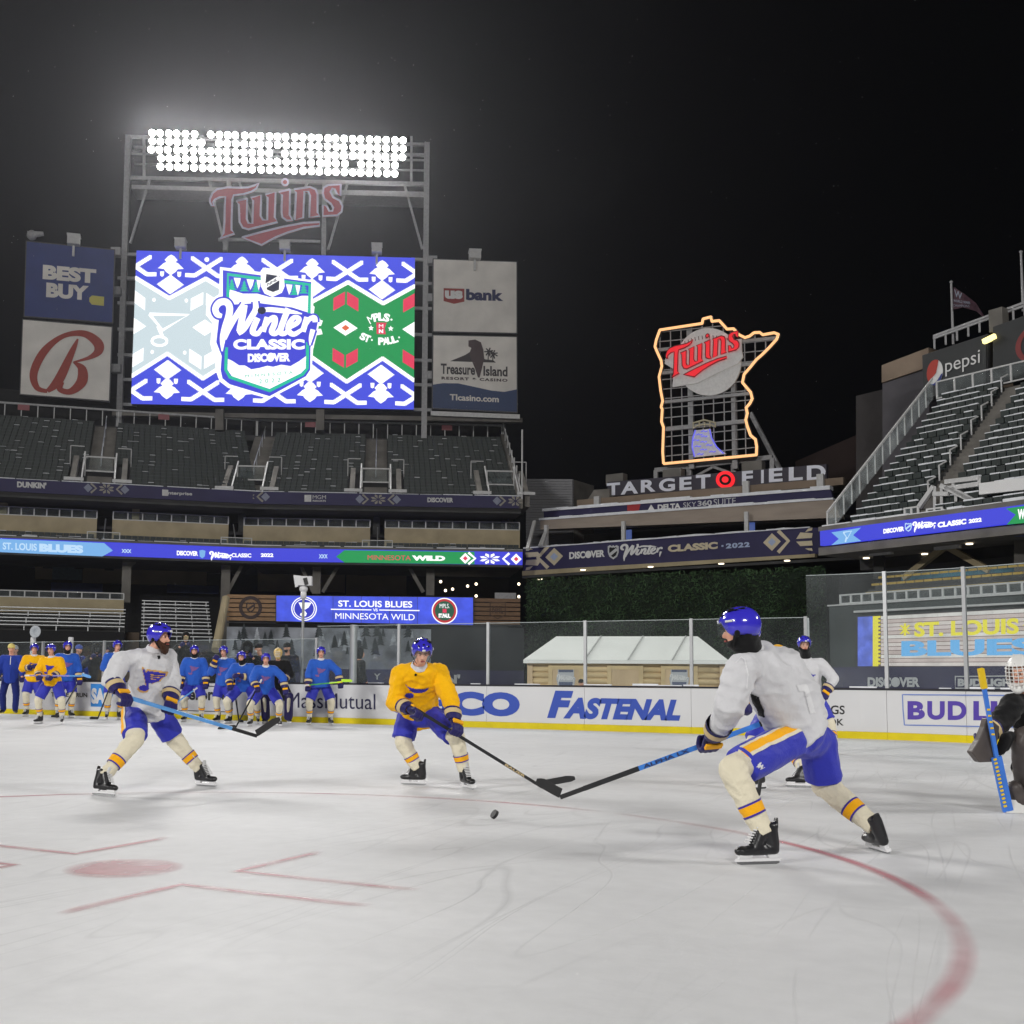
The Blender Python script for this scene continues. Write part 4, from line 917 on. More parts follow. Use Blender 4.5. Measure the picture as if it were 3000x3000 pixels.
# ---------------------------------------------------------------- TARGET FIELD sign
tfs = thing('name_sign', 'ballpark name in tall white letters on a dark board with a glowing red bullseye', 'sign', CF.P(CF.hit(2100, 1430, -8)[0], CF.hit(2100, 1430, -8)[1], -8))
TB = -8.
M_plum2 = pm('dark_sign_board', (.05, .045, .065), .6, var=.1)
TQ = boxmap(CF, ((1780, 1411), (2421, 1359), (2421, 1408), (1780, 1455)), TB)
MB().prism([(0, .02), (1, .02), (1, .98), (0, .98)], TQ, -.6, 0).build('board', M_plum2, tfs)
M_tfl = pm('sign_letter_white', (.80, .82, .92), .4, var=.03); fTB = pxmap(CF, TB)
for ch, x0, x1, yt, yb in (('T', 1779, 1818, 1415, 1451), ('A', 1820, 1871, 1411, 1448), ('R', 1879, 1922, 1406, 1442), ('G', 1932, 1979, 1402, 1440), ('E', 1992, 2028, 1398, 1436), ('T', 2040, 2083, 1391, 1432), ('F', 2175, 2207, 1380, 1420), ('I', 2231, 2239, 1377, 1416), ('E', 2254, 2294, 1372, 1412), ('L', 2312, 2353, 1368, 1408), ('D', 2365, 2420, 1363, 1407)):
    vs_, fs_ = text_poly(ch, .035); mb = MB(); mb.add([fTB(x0 + v[0] * (x1 - x0), yb + v[1] * (yt - yb) - .078 * ((x0 + v[0] * (x1 - x0)) - (x0 + x1) / 2), .12) for v in vs_], fs_); mb.build('letter', M_tfl, tfs)
E_bull = em('bullseye_red', (250, 18, 34), 1.1)
mb = MB(); A_ = arc(2127, 1406, 28, 25.5, 0, 360, 28); 
mb.flat(A_[:-1], fTB, .15); mb.build('bullseye_ring', E_bull, tfs)
mb = MB(); mb.flat(arc(2127, 1406, 17.5, 16, 0, 347, 27), fTB, .19); mb.build('bullseye_gap', M_black, tfs)
mb = MB(); mb.flat(arc(2127, 1406, 10, 9.2, 0, 347, 27), fTB, .22); mb.build('bullseye_centre', E_bull, tfs)
# roof parapet below it
cbar(((1690, 1465), (2470, 1398), (2470, 1420), (1690, 1487)), M_limed, 'roof_parapet', -4, 0, base=TB + 1.5)
cbar(((1740, 1435), (1785, 1432), (1785, 1460), (1720, 1466)), M_conc, 'roof_block', -3, 0, base=TB + .5)
for x, y in ((1747, 1482), (2184, 1440), (2402, 1420)): a, h = CF.hit(x, y, TB + 2); MB().fbox(CF, a - .3, a + .3, h - 1.2, h + 1., TB + 1.6, TB + 2).build('roof_post', M_railw, ctr)
for x, y in ((1800, 1402), (1968, 1388), (2202, 1366)):
    a, h = CF.hit(x, y, TB - 1); MB().fbox(CF, a - 1., a + 1., h - .5, h + .5, TB - 2, TB - 1).build('roof_unit', M_conc, ctr)
# ---------------------------------------------------------------- state-shaped neon sign
mns = thing('neon_sign', 'state shaped orange neon sign with a baseball and red script on an open steel grid', 'sign', CF.P(CF.hit(2070, 1380, -10)[0], CF.hit(2070, 1380, -10)[1], -10))
def z4(x, y, d=0.): 
    s, h = CF.hit(1900 + x / 4.2, 920 + y / 4.2, -10.); return CF.P(s, h, -10. + d)
OUT = [(200, 1848), (190, 1700), (200, 1400), (175, 1330), (185, 1180), (170, 1150), (190, 1080), (165, 950), (145, 780), (180, 650), (170, 580), (120, 470), (95, 410), (110, 330), (155, 205), (675, 125), (685, 70), (780, 45), (795, 100), (885, 90), (930, 140), (980, 195), (1060, 190), (1120, 260), (1200, 300), (1260, 280), (1310, 240), (1380, 235), (1420, 265), (1560, 240), (1610, 260), (1590, 320), (1500, 420), (1410, 510), (1340, 570), (1260, 670), (1190, 750), (1170, 850), (1210, 900), (1270, 970), (1290, 1050), (1260, 1110), (1215, 1160), (1230, 1230), (1210, 1310), (1230, 1390), (1270, 1500), (1330, 1550), (1345, 1640), (1340, 1740), (200, 1848)]
E_neon = em('orange_neon', (255, 190, 130), 1.3); E_rneon = em('red_neon', (238, 30, 44), .95); E_bneon = em('blue_neon', (112, 112, 240), 1.0)
def neon(pts, r, mat, root, name, d=.3, closed=False):
    mb = MB(); P = [z4(x, y, d) for x, y in pts]
    for p, q in zip(P, P[1:]): mb.tube(p, q, r, r, 6, False); 
    for p in P[1:-1]: mb.ball(p, r, 6, 4)
    return mb.build(name, mat, root, smooth=True)
neon(OUT, .14, E_neon, mns, 'outline_tube')
M_tin = pm('sign_channel', (.10, .09, .08), .5, .3)
mb = MB(); P = [z4(x, y, .1) for x, y in OUT]
for p, q in zip(P, P[1:]): mb.bar(p, q, .34, .3, CF.n)
mb.build('outline_channel', M_tin, mns)
def inside(x, y):
    c = False; n = len(OUT) - 1
    for i in range(n):
        (x1, y1), (x2, y2) = OUT[i], OUT[(i + 1) % n]
        if (y1 > y) != (y2 > y) and x < (x2 - x1) * (y - y1) / (y2 - y1) + x1: c = not c
    return c
def gridline(p, q, w, mat, name):
    N = 80; run = None
    for i in range(N + 1):
        t_ = i / N; x, y = p[0] + (q[0] - p[0]) * t_, p[1] + (q[1] - p[1]) * t_
        if inside(x, y):
            if run is None: run = (x, y)
            last = (x, y)
        elif run is not None:
            if run != last: MB().bar(z4(*run), z4(*last), w, w, CF.n).build(name, mat, mns)
            run = None
for x in range(130, 1600, 130): gridline((x + 8, 0), (x + 30, 1900), .10, M_grsteel, 'grid_bar')
for y in range(140, 1960, 118): gridline((60, y + 90), (1640, y - 65), .10, M_grsteel, 'grid_bar')
for y in (450, 740, 1100, 1440): gridline((60, y), (1640, y - 160), .32, M_grsteel, 'cross_beam')
for x in (495, 1030): MB().bar(z4(x - 10, 170, -.4), z4(x + 20, 1900, -.4), .5).build('mast', M_grsteel, mns)
M_sgw = pm('sign_enamel', (.78, .77, .76), .5, var=.08)
mb = MB(); mb.prism(arc(750, 595, 400, 415, 0, 354, 60), z4, .05, .25); mb.build('baseball', M_sgw, mns)
for k in range(17): 
    a = math.radians(118 - k * 4.0); x, y = 760 + 640 * math.cos(a), 920 - 630 * math.sin(a)
    mb = MB(); stroke(mb, [(x, y - 22), (x + 6, y + 22)], 9, z4, .27); mb.build('ball_stitch', pm('stitch_brown', (.12, .07, .06), .6), mns)
mb = MB(); mb.prism([(215, 620), (230, 540), (300, 480), (540, 400), (590, 380), (1160, 315), (1165, 470), (1180, 540), (1120, 620), (980, 680), (620, 860), (310, 910), (330, 690)], z4, .2, .36); mb.build('script_backing', M_sgw, mns)
def z4t(x, y, d): return z4(225 + (x - 60) * .545, 465 + (y - 330) * .60 - (x - 60) * .115 + 65, .38 + d)
twins(z4t, mns, pm('dark_red_edge', (.12, .01, .015), .5), E_rneon, .10, 20)
mb = MB(); mb.prism([(580, 1435), (770, 1415), (790, 1530), (850, 1640), (965, 1725), (570, 1768), (545, 1620)], z4, .05, .2); mb.build('river', M_sgw, mns)
neon([(592, 1435), (560, 1530), (550, 1640), (580, 1760)], .07, E_bneon, mns, 'river_edge'); neon([(765, 1425), (790, 1530), (850, 1640), (935, 1720)], .07, E_bneon, mns, 'river_edge')
for x, y in ((700, 1450), (640, 1490), (700, 1512), (600, 1560), (690, 1580), (760, 1620), (620, 1635), (690, 1675), (800, 1700), (650, 1730)): neon([(x - 38, y + 5), (x - 10, y - 8), (x + 15, y + 4), (x + 40, y - 6)], .045, E_bneon, mns, 'ripple')
M_br = pm('bridge_cream', (.55, .50, .35), .5)
for pts in ([(560, 1350), (700, 1310), (840, 1345)], [(565, 1415), (620, 1380), (700, 1365), (790, 1375), (840, 1395)]): neon(pts, .09, M_br, mns, 'bridge_rail')
for x in (566, 640, 705, 770, 836): neon([(x, 1335), (x, 1400)], .08, M_br, mns, 'bridge_post')
# support structure under it
for x0, y0, x1, y1, w in ((1920, 1378, 2263, 1340, .45), (1922, 1378, 1922, 1410, .4), (2262, 1342, 2262, 1385, .4), (2020, 1370, 2020, 1400, .5), (2150, 1360, 2150, 1385, .5), (2040, 1395, 2090, 1368, .25), (2090, 1368, 2140, 1385, .25), (2199, 1210, 2285, 1375, .4)):
    d = -1 if y0 > 1220 else -3
    MB().bar(CF.P(*CF.hit(x0, y0, -10 + d), -10 + d), CF.P(*CF.hit(x1, y1, -10 + d), -10 + d), w).build('support_beam', M_grsteel, mns)
# ================================================================ right grandstand
rst = thing('grandstand', 'right field grandstand with snow dusted green seats and a blue LED ribbon', 'grandstand', RF.P(6, 0, 0))
sR0 = RF.hit(2427, 1548, -.6)[0]; hR0 = RF.hit(2427, 1556, -.6)[1] - .5
dBack = -10.
while RF.hit(2731, 1171, dBack)[0] < sR0 and dBack > -60: dBack -= .1
while RF.hit(2731, 1171, dBack)[0] > sR0 and dBack > -60: dBack -= .1
if dBack < -40: dBack = -20.
hBack = RF.hit(2731, 1178, dBack)[1]
RR = 19; run = (-.8 - dBack) / RR; rise = (hBack - hR0) / RR
sRe = sR0 + 40
rb = RF.hit(2414, 1557.6)[1]; rbB = RF.hit(2415, 1600)[1]
rrib = thing('ribbon_screen', 'blue LED ribbon board along the right field grandstand', 'screen', RF.P(4, rbB, .3))
MB().fbox(RF, 0, sRe, rbB, rb, 0, .4).build('display_panel', E_deep, rrib)
MB().fbox(RF, -.2, sRe, rb + .01, rb + .3, -.6, .3).build('parapet', M_conc, rst)
mb = MB(); s = 0
while s < 30:
    e = s + random.uniform(.8, 2.5); mb.fbox(RF, s, e, rb + .304, rb + .304 + random.uniform(.05, .2), -.5, .2); s = e + random.uniform(0, .2)
tag(mb.build('snow', M_snow, rst), kind='stuff')
fR = pxmap(RF, .4)
def rflat(poly, mt, nm, d=.02, root=rrib): mb = MB(); mb.flat(poly, fR, d); mb.build(nm, mt, root)
rflat([(2436, 1560), (2523, 1546), (2500, 1568), (2524, 1585), (2436, 1597), (2458, 1579)], E_sky, 'pale_flag')
mb = MB(); stroke(mb, [(2472, 1560), (2496, 1556), (2484, 1578), (2472, 1560)], 4, fR, .05); stroke(mb, [(2482, 1574), (2478, 1588)], 5, fR, .05); mb.build('note_mark', E_paleb, rrib)
mb = MB(); ptext(mb, 'DISCOVER', fR, 2589, 2650, 1546, 1560, .04, .06, slope=-.13); mb.build('lettering', E_white, rrib)
league_shield(fR, 2662, 1545, 20, 26, .03, rrib, E_paleb, E_deep)
mb = MB(); winter(mb, lambda x, y, d: fR(2665 + x / 21, 1504 + y / 23 - .13 * (x / 21 - 37), d), .05, 10); mb.build('script_lettering', E_white, rrib)
mb = MB(); ptext(mb, 'CLASSIC', fR, 2748, 2832, 1525, 1541, .04, .06, slope=-.13); mb.build('lettering', E_white, rrib)
mb = MB(); ptext(mb, '2022', fR, 2839, 2877, 1519, 1531, .04, .06, slope=-.13); mb.build('lettering', E_white, rrib)
rflat([(2948, 1490), (3060, 1474), (3060, 1527), (2950, 1537), (2976, 1508)], E_green, 'green_arrow')
mb = MB(); ptext(mb, 'WILD', fR, 2983, 3030, 1490, 1520, .05, .05, slope=-.1); mb.build('lettering', E_white, rrib)
# seats
aisle_s = None
for k in range(RR):
    hk = hR0 + k * rise; dk = -.8 - k * run; s_, h_ = RF.hit(2785, 1415, dk)
    if h_ <= hk or aisle_s is None: aisle_s = s_
    if h_ <= hk: break
sR1 = sR0 + .9
for x0, x1 in ((sR1, aisle_s - .7), (aisle_s + .7, sRe)):
    terrace(RF, x0, x1, hR0, -.8, RR, run, rise, rst, M_dconc)
    for r in range(RR):
        seat_row(RF, x0 + .1, x1 - .1, hR0 + r * rise, -.8 - (r + .5) * run, rst, M_seat, .80, .6)
mb = MB()
for r in range(RR * 2): mb.fbox(RF, aisle_s - .7, aisle_s + .7, hR0 + (r - 1) * rise / 2, hR0 + r * rise / 2 + .02, -.8 - (r + 1) * run / 2, -.8 - r * run / 2)
mb.build('stair', M_conc, rst)
for r in range(4, RR, 2):
    p = RF.P(aisle_s - .75, hR0 + r * rise, -.8 - r * run); mb = MB(); mb.tube(p, p + V((0, 0, 1.)), .05); mb.tube(p + V((0, 0, 1.)), p + V((0, 0, 1.35)) - RF.n * .8, .05); mb.build('handrail', M_railw, rst)
# sloping glass end rail
N = 14
for k in range(N):
    t0, t1 = k / N, (k + 1) / N
    a = RF.P(sR0, hR0 + .2 + (hBack - hR0) * t0, -.5 + (dBack + .5) * t0); b = RF.P(sR0, hR0 + .2 + (hBack - hR0) * t1, -.5 + (dBack + .5) * t1); up = V((0, 0, 1.5))
    mb = MB(); mb.add([a, b, b + up, a + up], [(0, 1, 2, 3)]); w = RF.u * .04; mb.add([a + w, b + w, b + up + w, a + up + w], [(0, 1, 2, 3)]); mb.build('glass_pane', glass_mat('rail_film', .16, gloss=0.) if k == 0 else bpy.data.materials['rail_film'], rst)
    mb = MB(); mb.bar(a, a + up, .09); mb.build('rail_post', M_railw, rst)
mb = MB(); mb.bar(RF.P(sR0, hR0 + 1.7, -.5), RF.P(sR0, hBack + 1.7, dBack), .12); mb.build('top_rail', M_railw, rst)
mb = MB(); mb.hexa([RF.P(sR0 - .1, 0, -.5), RF.P(sR0 + .5, 0, -.5), RF.P(sR0 + .5, 0, dBack), RF.P(sR0 - .1, 0, dBack), RF.P(sR0 - .1, hR0 + .1, -.5), RF.P(sR0 + .5, hR0 + .1, -.5), RF.P(sR0 + .5, hBack + .1, dBack), RF.P(sR0 - .1, hBack + .1, dBack)])
# vomitory with stair rails near the front
fV = lambda x, y, d=-2.: RF.P(*RF.hit(x, y, d), d)
for x0, y0, x1, y1 in ((2736, 1425, 2692, 1487), (2757, 1422, 2890, 1487), (2790, 1432, 2880, 1483), (2735, 1447, 2780, 1447), (2770, 1412, 2870, 1400), (2770, 1432, 2870, 1418)):
    mb = MB(); mb.bar(fV(x0, y0), fV(x1, y1), .26); mb.build('vomitory_rail', M_railw, rst)
for x in (2738, 2758, 2800, 2830, 2860, 2792, 2868):
    yb = {2738: 1490, 2758: 1490, 2800: 1470, 2830: 1480, 2860: 1486, 2792: 1430, 2868: 1418}[x]; yt = {2738: 1425, 2758: 1422, 2800: 1440, 2830: 1455, 2860: 1470, 2792: 1410, 2868: 1402}[x]
    mb = MB(); mb.bar(fV(x, yb), fV(x, yt), .16); mb.build('rail_post', M_railw, rst)
mb = MB(); mb.add([fV(2692, 1490, -2.2), fV(2738, 1490, -2.2), fV(2738, 1425, -2.2)], [(0, 1, 2)]); mb.add([fV(2758, 1495, -2.2), fV(2890, 1490, -2.2), fV(2757, 1424, -2.2)], [(0, 1, 2)]); mb.build('stair_panel', M_conc, rst)
railing(RF, RF.hit(2647, 1500, -.4)[0], RF.hit(2690, 1500, -.4)[0], RF.hit(2660, 1514, -.4)[1], RF.hit(2660, 1486, -.4)[1], -.4, rst, 2)
railing(RF, RF.hit(2712, 1490, -.4)[0], RF.hit(2760, 1490, -.4)[0], RF.hit(2730, 1508, -.4)[1], RF.hit(2730, 1488, -.4)[1], -.4, rst, 2, False)
qB = boxmap(RF, ((2868, 1416), (3060, 1390), (3060, 1428), (2868, 1449)), -1.6); MB().prism([(0, 0), (1, 0), (1, 1), (0, 1)], qB, -.3, 0).build('white_banner', M_white, rst)
# back rail and boards on top
s1_, s2_ = RF.hit(2738, 1180, dBack)[0], sRe
railing(RF, s1_, s1_ + 22, hBack + .2, hBack + 1.5, dBack - .2, rst, 16, True, .1)
MB().fbox(RF, sR0, sRe, 0, hBack, dBack - 6, dBack - .5).build('back_wall', M_dark, rst)
bd = dBack - 2.
def rboard(c, mat, label, dd=bd):
    q_ = boxmap(RF, c, dd); t = thing('billboard', label, 'billboard', q_(.5, 0, 0)); MB().prism([(0, 0), (1, 0), (1, 1), (0, 1)], q_, -1, 0).build('face', mat, t); MB().prism([(-.01, -.02), (1.01, -.02), (1.01, 1.02), (-.01, 1.02)], q_, -1.3, -.1).build('frame', M_dsteel, t); return t, q_
M_char = pm('charcoal_board', (.025, .028, .030), .5, var=.15, vscale=.4)
t, q_ = rboard(((2702, 1042), (2889, 981), (2889, 1122), (2706, 1167)), M_char, 'charcoal cola billboard with round red white and blue logo on top of the right stand')
C_ = [(a, b) for a, b in arc(.20, .52, .13, .29, 0, 354, 40)]
mb = MB(); mb.flat(C_, q_, .02); mb.build('logo_disc', M_white, t)
mb = MB(); mb.flat([(.20 + .13 * math.cos(math.radians(a)), .52 + .29 * math.sin(math.radians(a))) for a in range(60, 226, 8)] + [(.14, .40), (.22, .50), (.25, .66)], q_, .05); mb.build('logo_red', pm('cola_red', (.45, .04, .025), .5), t)
mb = MB(); mb.flat([(.20 + .13 * math.cos(math.radians(a)), .52 + .29 * math.sin(math.radians(a))) for a in range(236, 352, 8)] + [(.30, .44), (.24, .33), (.18, .27)], q_, .05); mb.build('logo_blue', pm('cola_blue', (.02, .035, .22), .5), t)
mb = MB(); text_on(mb, 'pepsi', q_, .37, .91, .36, .73, .04, .0); mb.build('lettering', M_white, t)
t, q_ = rboard(((2909, 959), (3160, 872), (3160, 1062), (2909, 1117)), M_char, 'dark billboard with a red ring at the right edge beside the cola billboard')
mb = MB(); L_, R_ = ribbon(arc(.53, .49, .22, .30, 0, 360, 40), .065); n = len(L_); mb.add([q_(a, b, .03) for a, b in L_] + [q_(a, b, .03) for a, b in R_], [(i, i + 1, n + i + 1, n + i) for i in range(n - 1)]); mb.build('red_ring', pm('ring_red', (.22, .03, .03), .5), t)
mb = MB(); mb.flat(arc(.53, .49, .09, .13, 0, 350, 30), q_, .03); mb.build('red_centre', pm('ring_red', (.22, .03, .03), .5), t)
for (xa, ya, xb, yb) in ((2735, 985, 3080, 858), (2735, 992, 3080, 868)): MB().bar(RF.P(*RF.hit(xa, ya, bd - 1), bd - 1), RF.P(*RF.hit(xb, yb, bd - 1), bd - 1), .16).build('roof_rail', M_grsteel, rst)
for i in range(9):
    x = 2737 + i * 33; yt = 985 - i * 12.2; MB().bar(RF.P(*RF.hit(x, yt, bd - 1), bd - 1), RF.P(*RF.hit(x + 1, yt + 38, bd - 1), bd - 1), .14).build('roof_rail_post', M_grsteel, rst)
p = RF.P(*RF.hit(2912, 935, bd - .3), bd - .3); mb = MB(); mb.fbox(RF, RF.hit(2912, 935, bd)[0] - .5, RF.hit(2912, 935, bd)[0] + .5, p.z - .9, p.z + .7, bd - 1, bd - .2); mb.build('loudspeaker', M_conc, rst)
p = RF.P(*RF.hit(2899, 993, bd + .1), bd + .1); mb = MB(); mb.bar(p - RF.u * .45 - V((0, 0, .1)), p + RF.u * .45 + V((0, 0, .1)), .32); mb.build('lamp', em('warm_lamp', (255, 236, 150), 2.2), rst)
# flags
def flagpole(xa, ya, xb, yb, flag, label):
    B = RF.P(*RF.hit(xb, yb, bd - 1.2), bd - 1.2); T = B + V((0, 0, RF.hit(xa, ya, bd - 1.2)[1] - B.z))
    t = thing('flagpole', label, 'flagpole', B); mb = MB(); mb.tube(B, T, .10, .07, 8); mb.ball(T, .12, 8, 5); mb.build('pole', M_grsteel, t)
    if flag:
        f = lambda x, y, d=0.: RF.P(*RF.hit(x, y, bd - 1.2), bd - 1.2 + d)
        mb = MB(); A = [(2794, 841), (2830, 862), (2858, 888), (2880, 926)]; Bq = [(2796, 908), (2825, 902), (2855, 910), (2878, 928)]; n = 4
        for i in range(n): mb.v += [f(*A[i], .25 * math.sin(i * 1.8)), f(*Bq[i], .25 * math.sin(i * 1.8 + .6))]
        for i in range(n - 1): mb.f.append([2 * i, 2 * i + 2, 2 * i + 3, 2 * i + 1]); mb.mi.append(0)
        fl = mb.build('flag', pm('maroon_flag', (.055, .022, .035), .8, var=.3, vscale=3), t)
        mb = MB(); text_on(mb, 'W', lambda x, y, d: f(x, y + .5 * (x - 2815), d), 2803, 2826, 876, 856, .32, .02); mb.build('lettering', pm('flag_grey', (.22, .24, .30), .8), fl)
        mb = MB(); text_on(mb, 'WORLD SERIES', lambda x, y, d: f(x, y + .15 * (x - 2825), d), 2801, 2850, 890, 883, .34, .02); mb.build('lettering', MATS['flag_grey'], fl); mb = MB(); text_on(mb, 'CHAMPIONS', lambda x, y, d: f(x, y + .05 * (x - 2825), d), 2800, 2848, 902, 895, .34, .02); mb.build('lettering', pm('flag_grey', (.22, .24, .30), .8), fl)
flagpole(2785, 827, 2793, 1009, True, 'thin pole with a dark maroon pennant above the cola billboard'); flagpole(2991, 738, 2998, 912, False, 'bare flagpole cut by the right edge above the red ring billboard')
# brick tower block behind
tb = thing('office_block', 'dim brown stone block behind the left end of the right grandstand', 'building', RF.P(sR0, 0, dBack - 4))
BD = dBack - 7
q_ = boxmap(RF, ((2583, 1070), (2720, 1018), (2720, 1500), (2583, 1500)), BD); MB().prism([(0, 0), (1, 0), (1, .875), (0, .875)], q_, -12, -.1).build('lower_wall', pm('grey_stone', (.085, .08, .09), .9, var=.2, vscale=.3), tb); MB().prism([(0, .88), (1, .88), (1, 1), (0, 1)], q_, -12, 0).build('upper_wall', M_limed, tb)
q_ = boxmap(RF, ((2508, 1160), (2590, 1140), (2590, 1500), (2508, 1500)), BD - 3); MB().prism([(0, 0), (1, 0), (1, 1), (0, 1)], q_, -10, 0).build('side_wing', pm('dark_stone', (.04, .036, .036), .9, var=.2, vscale=.3), tb)
q_ = boxmap(CF, ((2330, 1352), (2600, 1235), (2600, 1420), (2330, 1420)), -24); MB().prism([(0, 0), (1, 0), (1, 1), (.0, 1)], q_, -8, 0).build('low_wing', pm('dark_brick', (.035, .022, .02), .9, var=.2, vscale=.3), tb)
# lower level under the ribbon
hs = rbB - .1
MB().fbox(RF, -.3, sRe, hs - .5, hs, -9, .2).build('soffit', M_conc, rst)
MB().fbox(RF, -.3, sRe, hs - 1.2, hs - .51, -9.2, -4).build('ceiling_beam', M_dconc, rst)
MB().fbox(RF, -6, sRe, 0, hs - 1.2, -14.4, -14).build('concourse_back', M_black, rst)
for x, y in ((2538, 1634), (2709, 1622), (2840, 1592), (2915, 1604)):
    p = at_h(x, y, hs - .53); mb = MB(); mb.tube(p, p - V((0, 0, .06)), .2, .2, 10); mb.build('downlight', M_lamp, rst)
def rbar(x0, y0, x1, y1, w, d, nm, mat=M_conc): MB().bar(RF.P(*RF.hit(x0, y0, d), d), RF.P(*RF.hit(x1, y1, d), d), w).build(nm, mat, rst)
rbar(2648, 1694, 2765, 1604, .35, -3, 'brace', M_lime); rbar(2780, 1604, 2900, 1672, .35, -3, 'brace', M_lime); rbar(2576, 1615, 2576, 1696, .65, -3, 'column', M_dconc); rbar(2988, 1580, 2988, 1690, .6, -3, 'column', M_conc)
for x, y in ((2577, 1614), (2771, 1596)):
    a, h = RF.hit(x, y, -1.5); mb = MB(); mb.fbox(RF, a - .8, a + .8, h - .25, h + .1, -1.8, -1.5); 
    for s_ in (-.7, .7): mb.fbox(RF, a + s_ - .12, a + s_ + .12, h + .1, h + .7, -1.8, -1.5)
    mb.build('speaker_bracket', M_railw, rst)
q_ = boxmap(RF, ((2855, 1557), (3060, 1533), (3060, 1567), (2855, 1577)), -.6); MB().prism([(0, 0), (1, 0), (1, 1), (0, 1)], q_, -.2, 0).build('blue_sign', pm('sign_blue', (.05, .10, .34), .5, var=.15, vscale=.6), rst)
mb = MB(); text_on(mb, 'TRIA', q_, .53, .92, .2, .8, .04, .03); mb.build('lettering', M_silver, rst)
# gold seats, white rail, wall with video board, banner
RW = frame_from((2517, 1808), (3000, 1783), 66.0)
gd = -4.
for k, (xa, ya, xb, yb) in enumerate(((2535, 1740, 2880, 1702), (2552, 1715, 2950, 1680), (2572, 1694, 3000, 1655))):
    d = -1.6 - k * 1.1; a, h = RW.hit(xa, ya, d); b = RW.hit(3080, 1700, d)[0]
    mb = MB(); n = int((b - a) / .6)
    for i in range(n):
        s = a + i * .6; mb.fbox(RW, s + .03, s + .57, h - .03, h + .10, d - .06, d)
    mb.build('seat_row', M_gseat, rst)
    MB().fbox(RW, a, b, h - 1.1, h - .3, d - 1.2, d + .3).build('terrace', M_dconc, rst)
MB().fbox(RW, RW.hit(2640, 1690, -6)[0], RW.hit(3060, 1690, -6)[0], RW.hit(2800, 1692, -6)[1], RW.hit(2800, 1668, -6)[1], -6.2, -6).build('blue_glazing', pm('blue_glow_glazing', (.05, .16, .22), .2, var=.6, vscale=.8), rst)
wl_ = thing('outfield_wall', 'tall grey right field wall with white cap, seen through the end glass', 'wall', RW.P(4, 0, 0))
a0, hW = RW.hit(2428, 1777, 0); bW = RW.hit(3100, 1740, 0)[0]
MB().fbox(RW, a0, bW, 0, hW, -.5, -.02).build('wall_face', pm('wall_grey_green', (.055, .065, .065), .8, var=.25, vscale=.4), wl_)
MB().fbox(RW, a0 - .05, bW, hW + .004, hW + .09, -.7, .1).build('cap', M_railw, wl_)
railing(RW, RW.hit(2459, 1760, -.8)[0], bW, RW.hit(2459, 1771, -.8)[1], RW.hit(2459, 1742, -.8)[1], -.8, wl_, 18, True, .09)
q_ = boxmap(RW, ((2510, 1790), (3060, 1761), (3060, 1767), (2510, 1796)), .0); MB().prism([(0, 0), (1, 0), (1, 1), (0, 1)], q_, -.1, .3).build('white_ledge', M_railw, wl_)
vb = thing('video_board', 'lit wall video board with yellow and pale blue team name on barn planks', 'screen', RW.P(*RW.hit(2760, 1952), 0))
VQ = boxmap(RW, ((2517, 1808), (3100, 1778), (3100, 1952), (2517, 1952)), .05)
MB().prism([(-.01, -.02), (1.01, -.02), (1.01, 1.02), (-.01, 1.02)], VQ, -.05, .1).build('cabinet', M_dsteel, vb)
x0 = .135
for k in range(13):
    M_ = em('plank_%d' % k, ((226, 214, 208), (214, 196, 190), (232, 226, 220), (206, 188, 182), (224, 208, 204))[k % 5], .82, var=.18, vscale=.9)
    mb = MB(); mb.prism([(x0, k / 13 + .006), (1, k / 13 + .006), (1, (k + 1) / 13 - .006), (x0, (k + 1) / 13 - .006)], VQ, .11, .14); mb.build('plank_image', M_, vb)
MB().prism([(0, 0), (1, 0), (1, 1), (0, 1)], VQ, .101, .105).build('display_panel', em('plank_joint', (120, 96, 92), .8), vb)
mb = MB(); mb.prism([(0, .0), (.085, 0), (.085, 1), (0, 1)], VQ, .106, .13); mb.build('blue_strip', em('strip_blue', (96, 116, 224), .9, var=.35, vscale=1.5), vb)
mb = MB()
for k in range(26): mb.prism([(.088, k / 26), (.118 + .012 * (k % 2), k / 26), (.118 + .012 * (k % 2), (k + 1) / 26), (.088, (k + 1) / 26)], VQ, .106, .135)
mb.build('yellow_knit', E_yel, vb)
mb = MB(); text_on(mb, 'ST. LOUIS', VQ, .32, .835, .56, .84, .16, .04); mb.build('lettering', E_yel, vb)
mb = MB(); text_on(mb, 'BLUES', VQ, .25, .92, .19, .49, .16, .045); mb.build('lettering', em('board_blue', (112, 184, 240), .95), vb)
for x in (.27, .885):
    mb = MB()
    for a_ in range(0, 360, 45): stroke(mb, [(x, .71), (x + .032 * math.cos(math.radians(a_)), .71 + .12 * math.sin(math.radians(a_)))], .013, VQ, .16 + a_ * .00003)
    mb.build('star_mark', E_yel, vb)
MB().fbox(RW, a0, bW, 0, RW.hit(2600, 1954, .3)[1], .02, .3).build('padded_banner', pm('navy_padding', (.045, .042, .10), .6, var=.2, vscale=.5), wl_)
fW = pxmap(RW, .3)
mb = MB(); ptext(mb, 'DISCOVER', fW, 2543, 2696, 1984, 2013, .04, .05); mb.build('lettering', M_silver, wl_)
mb = MB(); mb.flat(arc(2627, 1998, 11, 14, 0, 350, 20), fW, .07); mb.build('filled_letter', M_silver, wl_)
mb = MB(); ptext(mb, 'BUD LIGHT', fW, 2807, 2985, 1988, 2011, .04, .06); mb.build('lettering', M_silver, wl_)
mb = MB(); stroke(mb, [(2800, 1982), (2995, 1980), (2995, 2016), (2800, 2016), (2800, 1980)], 3.5, fW, .04); mb.build('logo_box', M_silver, wl_)

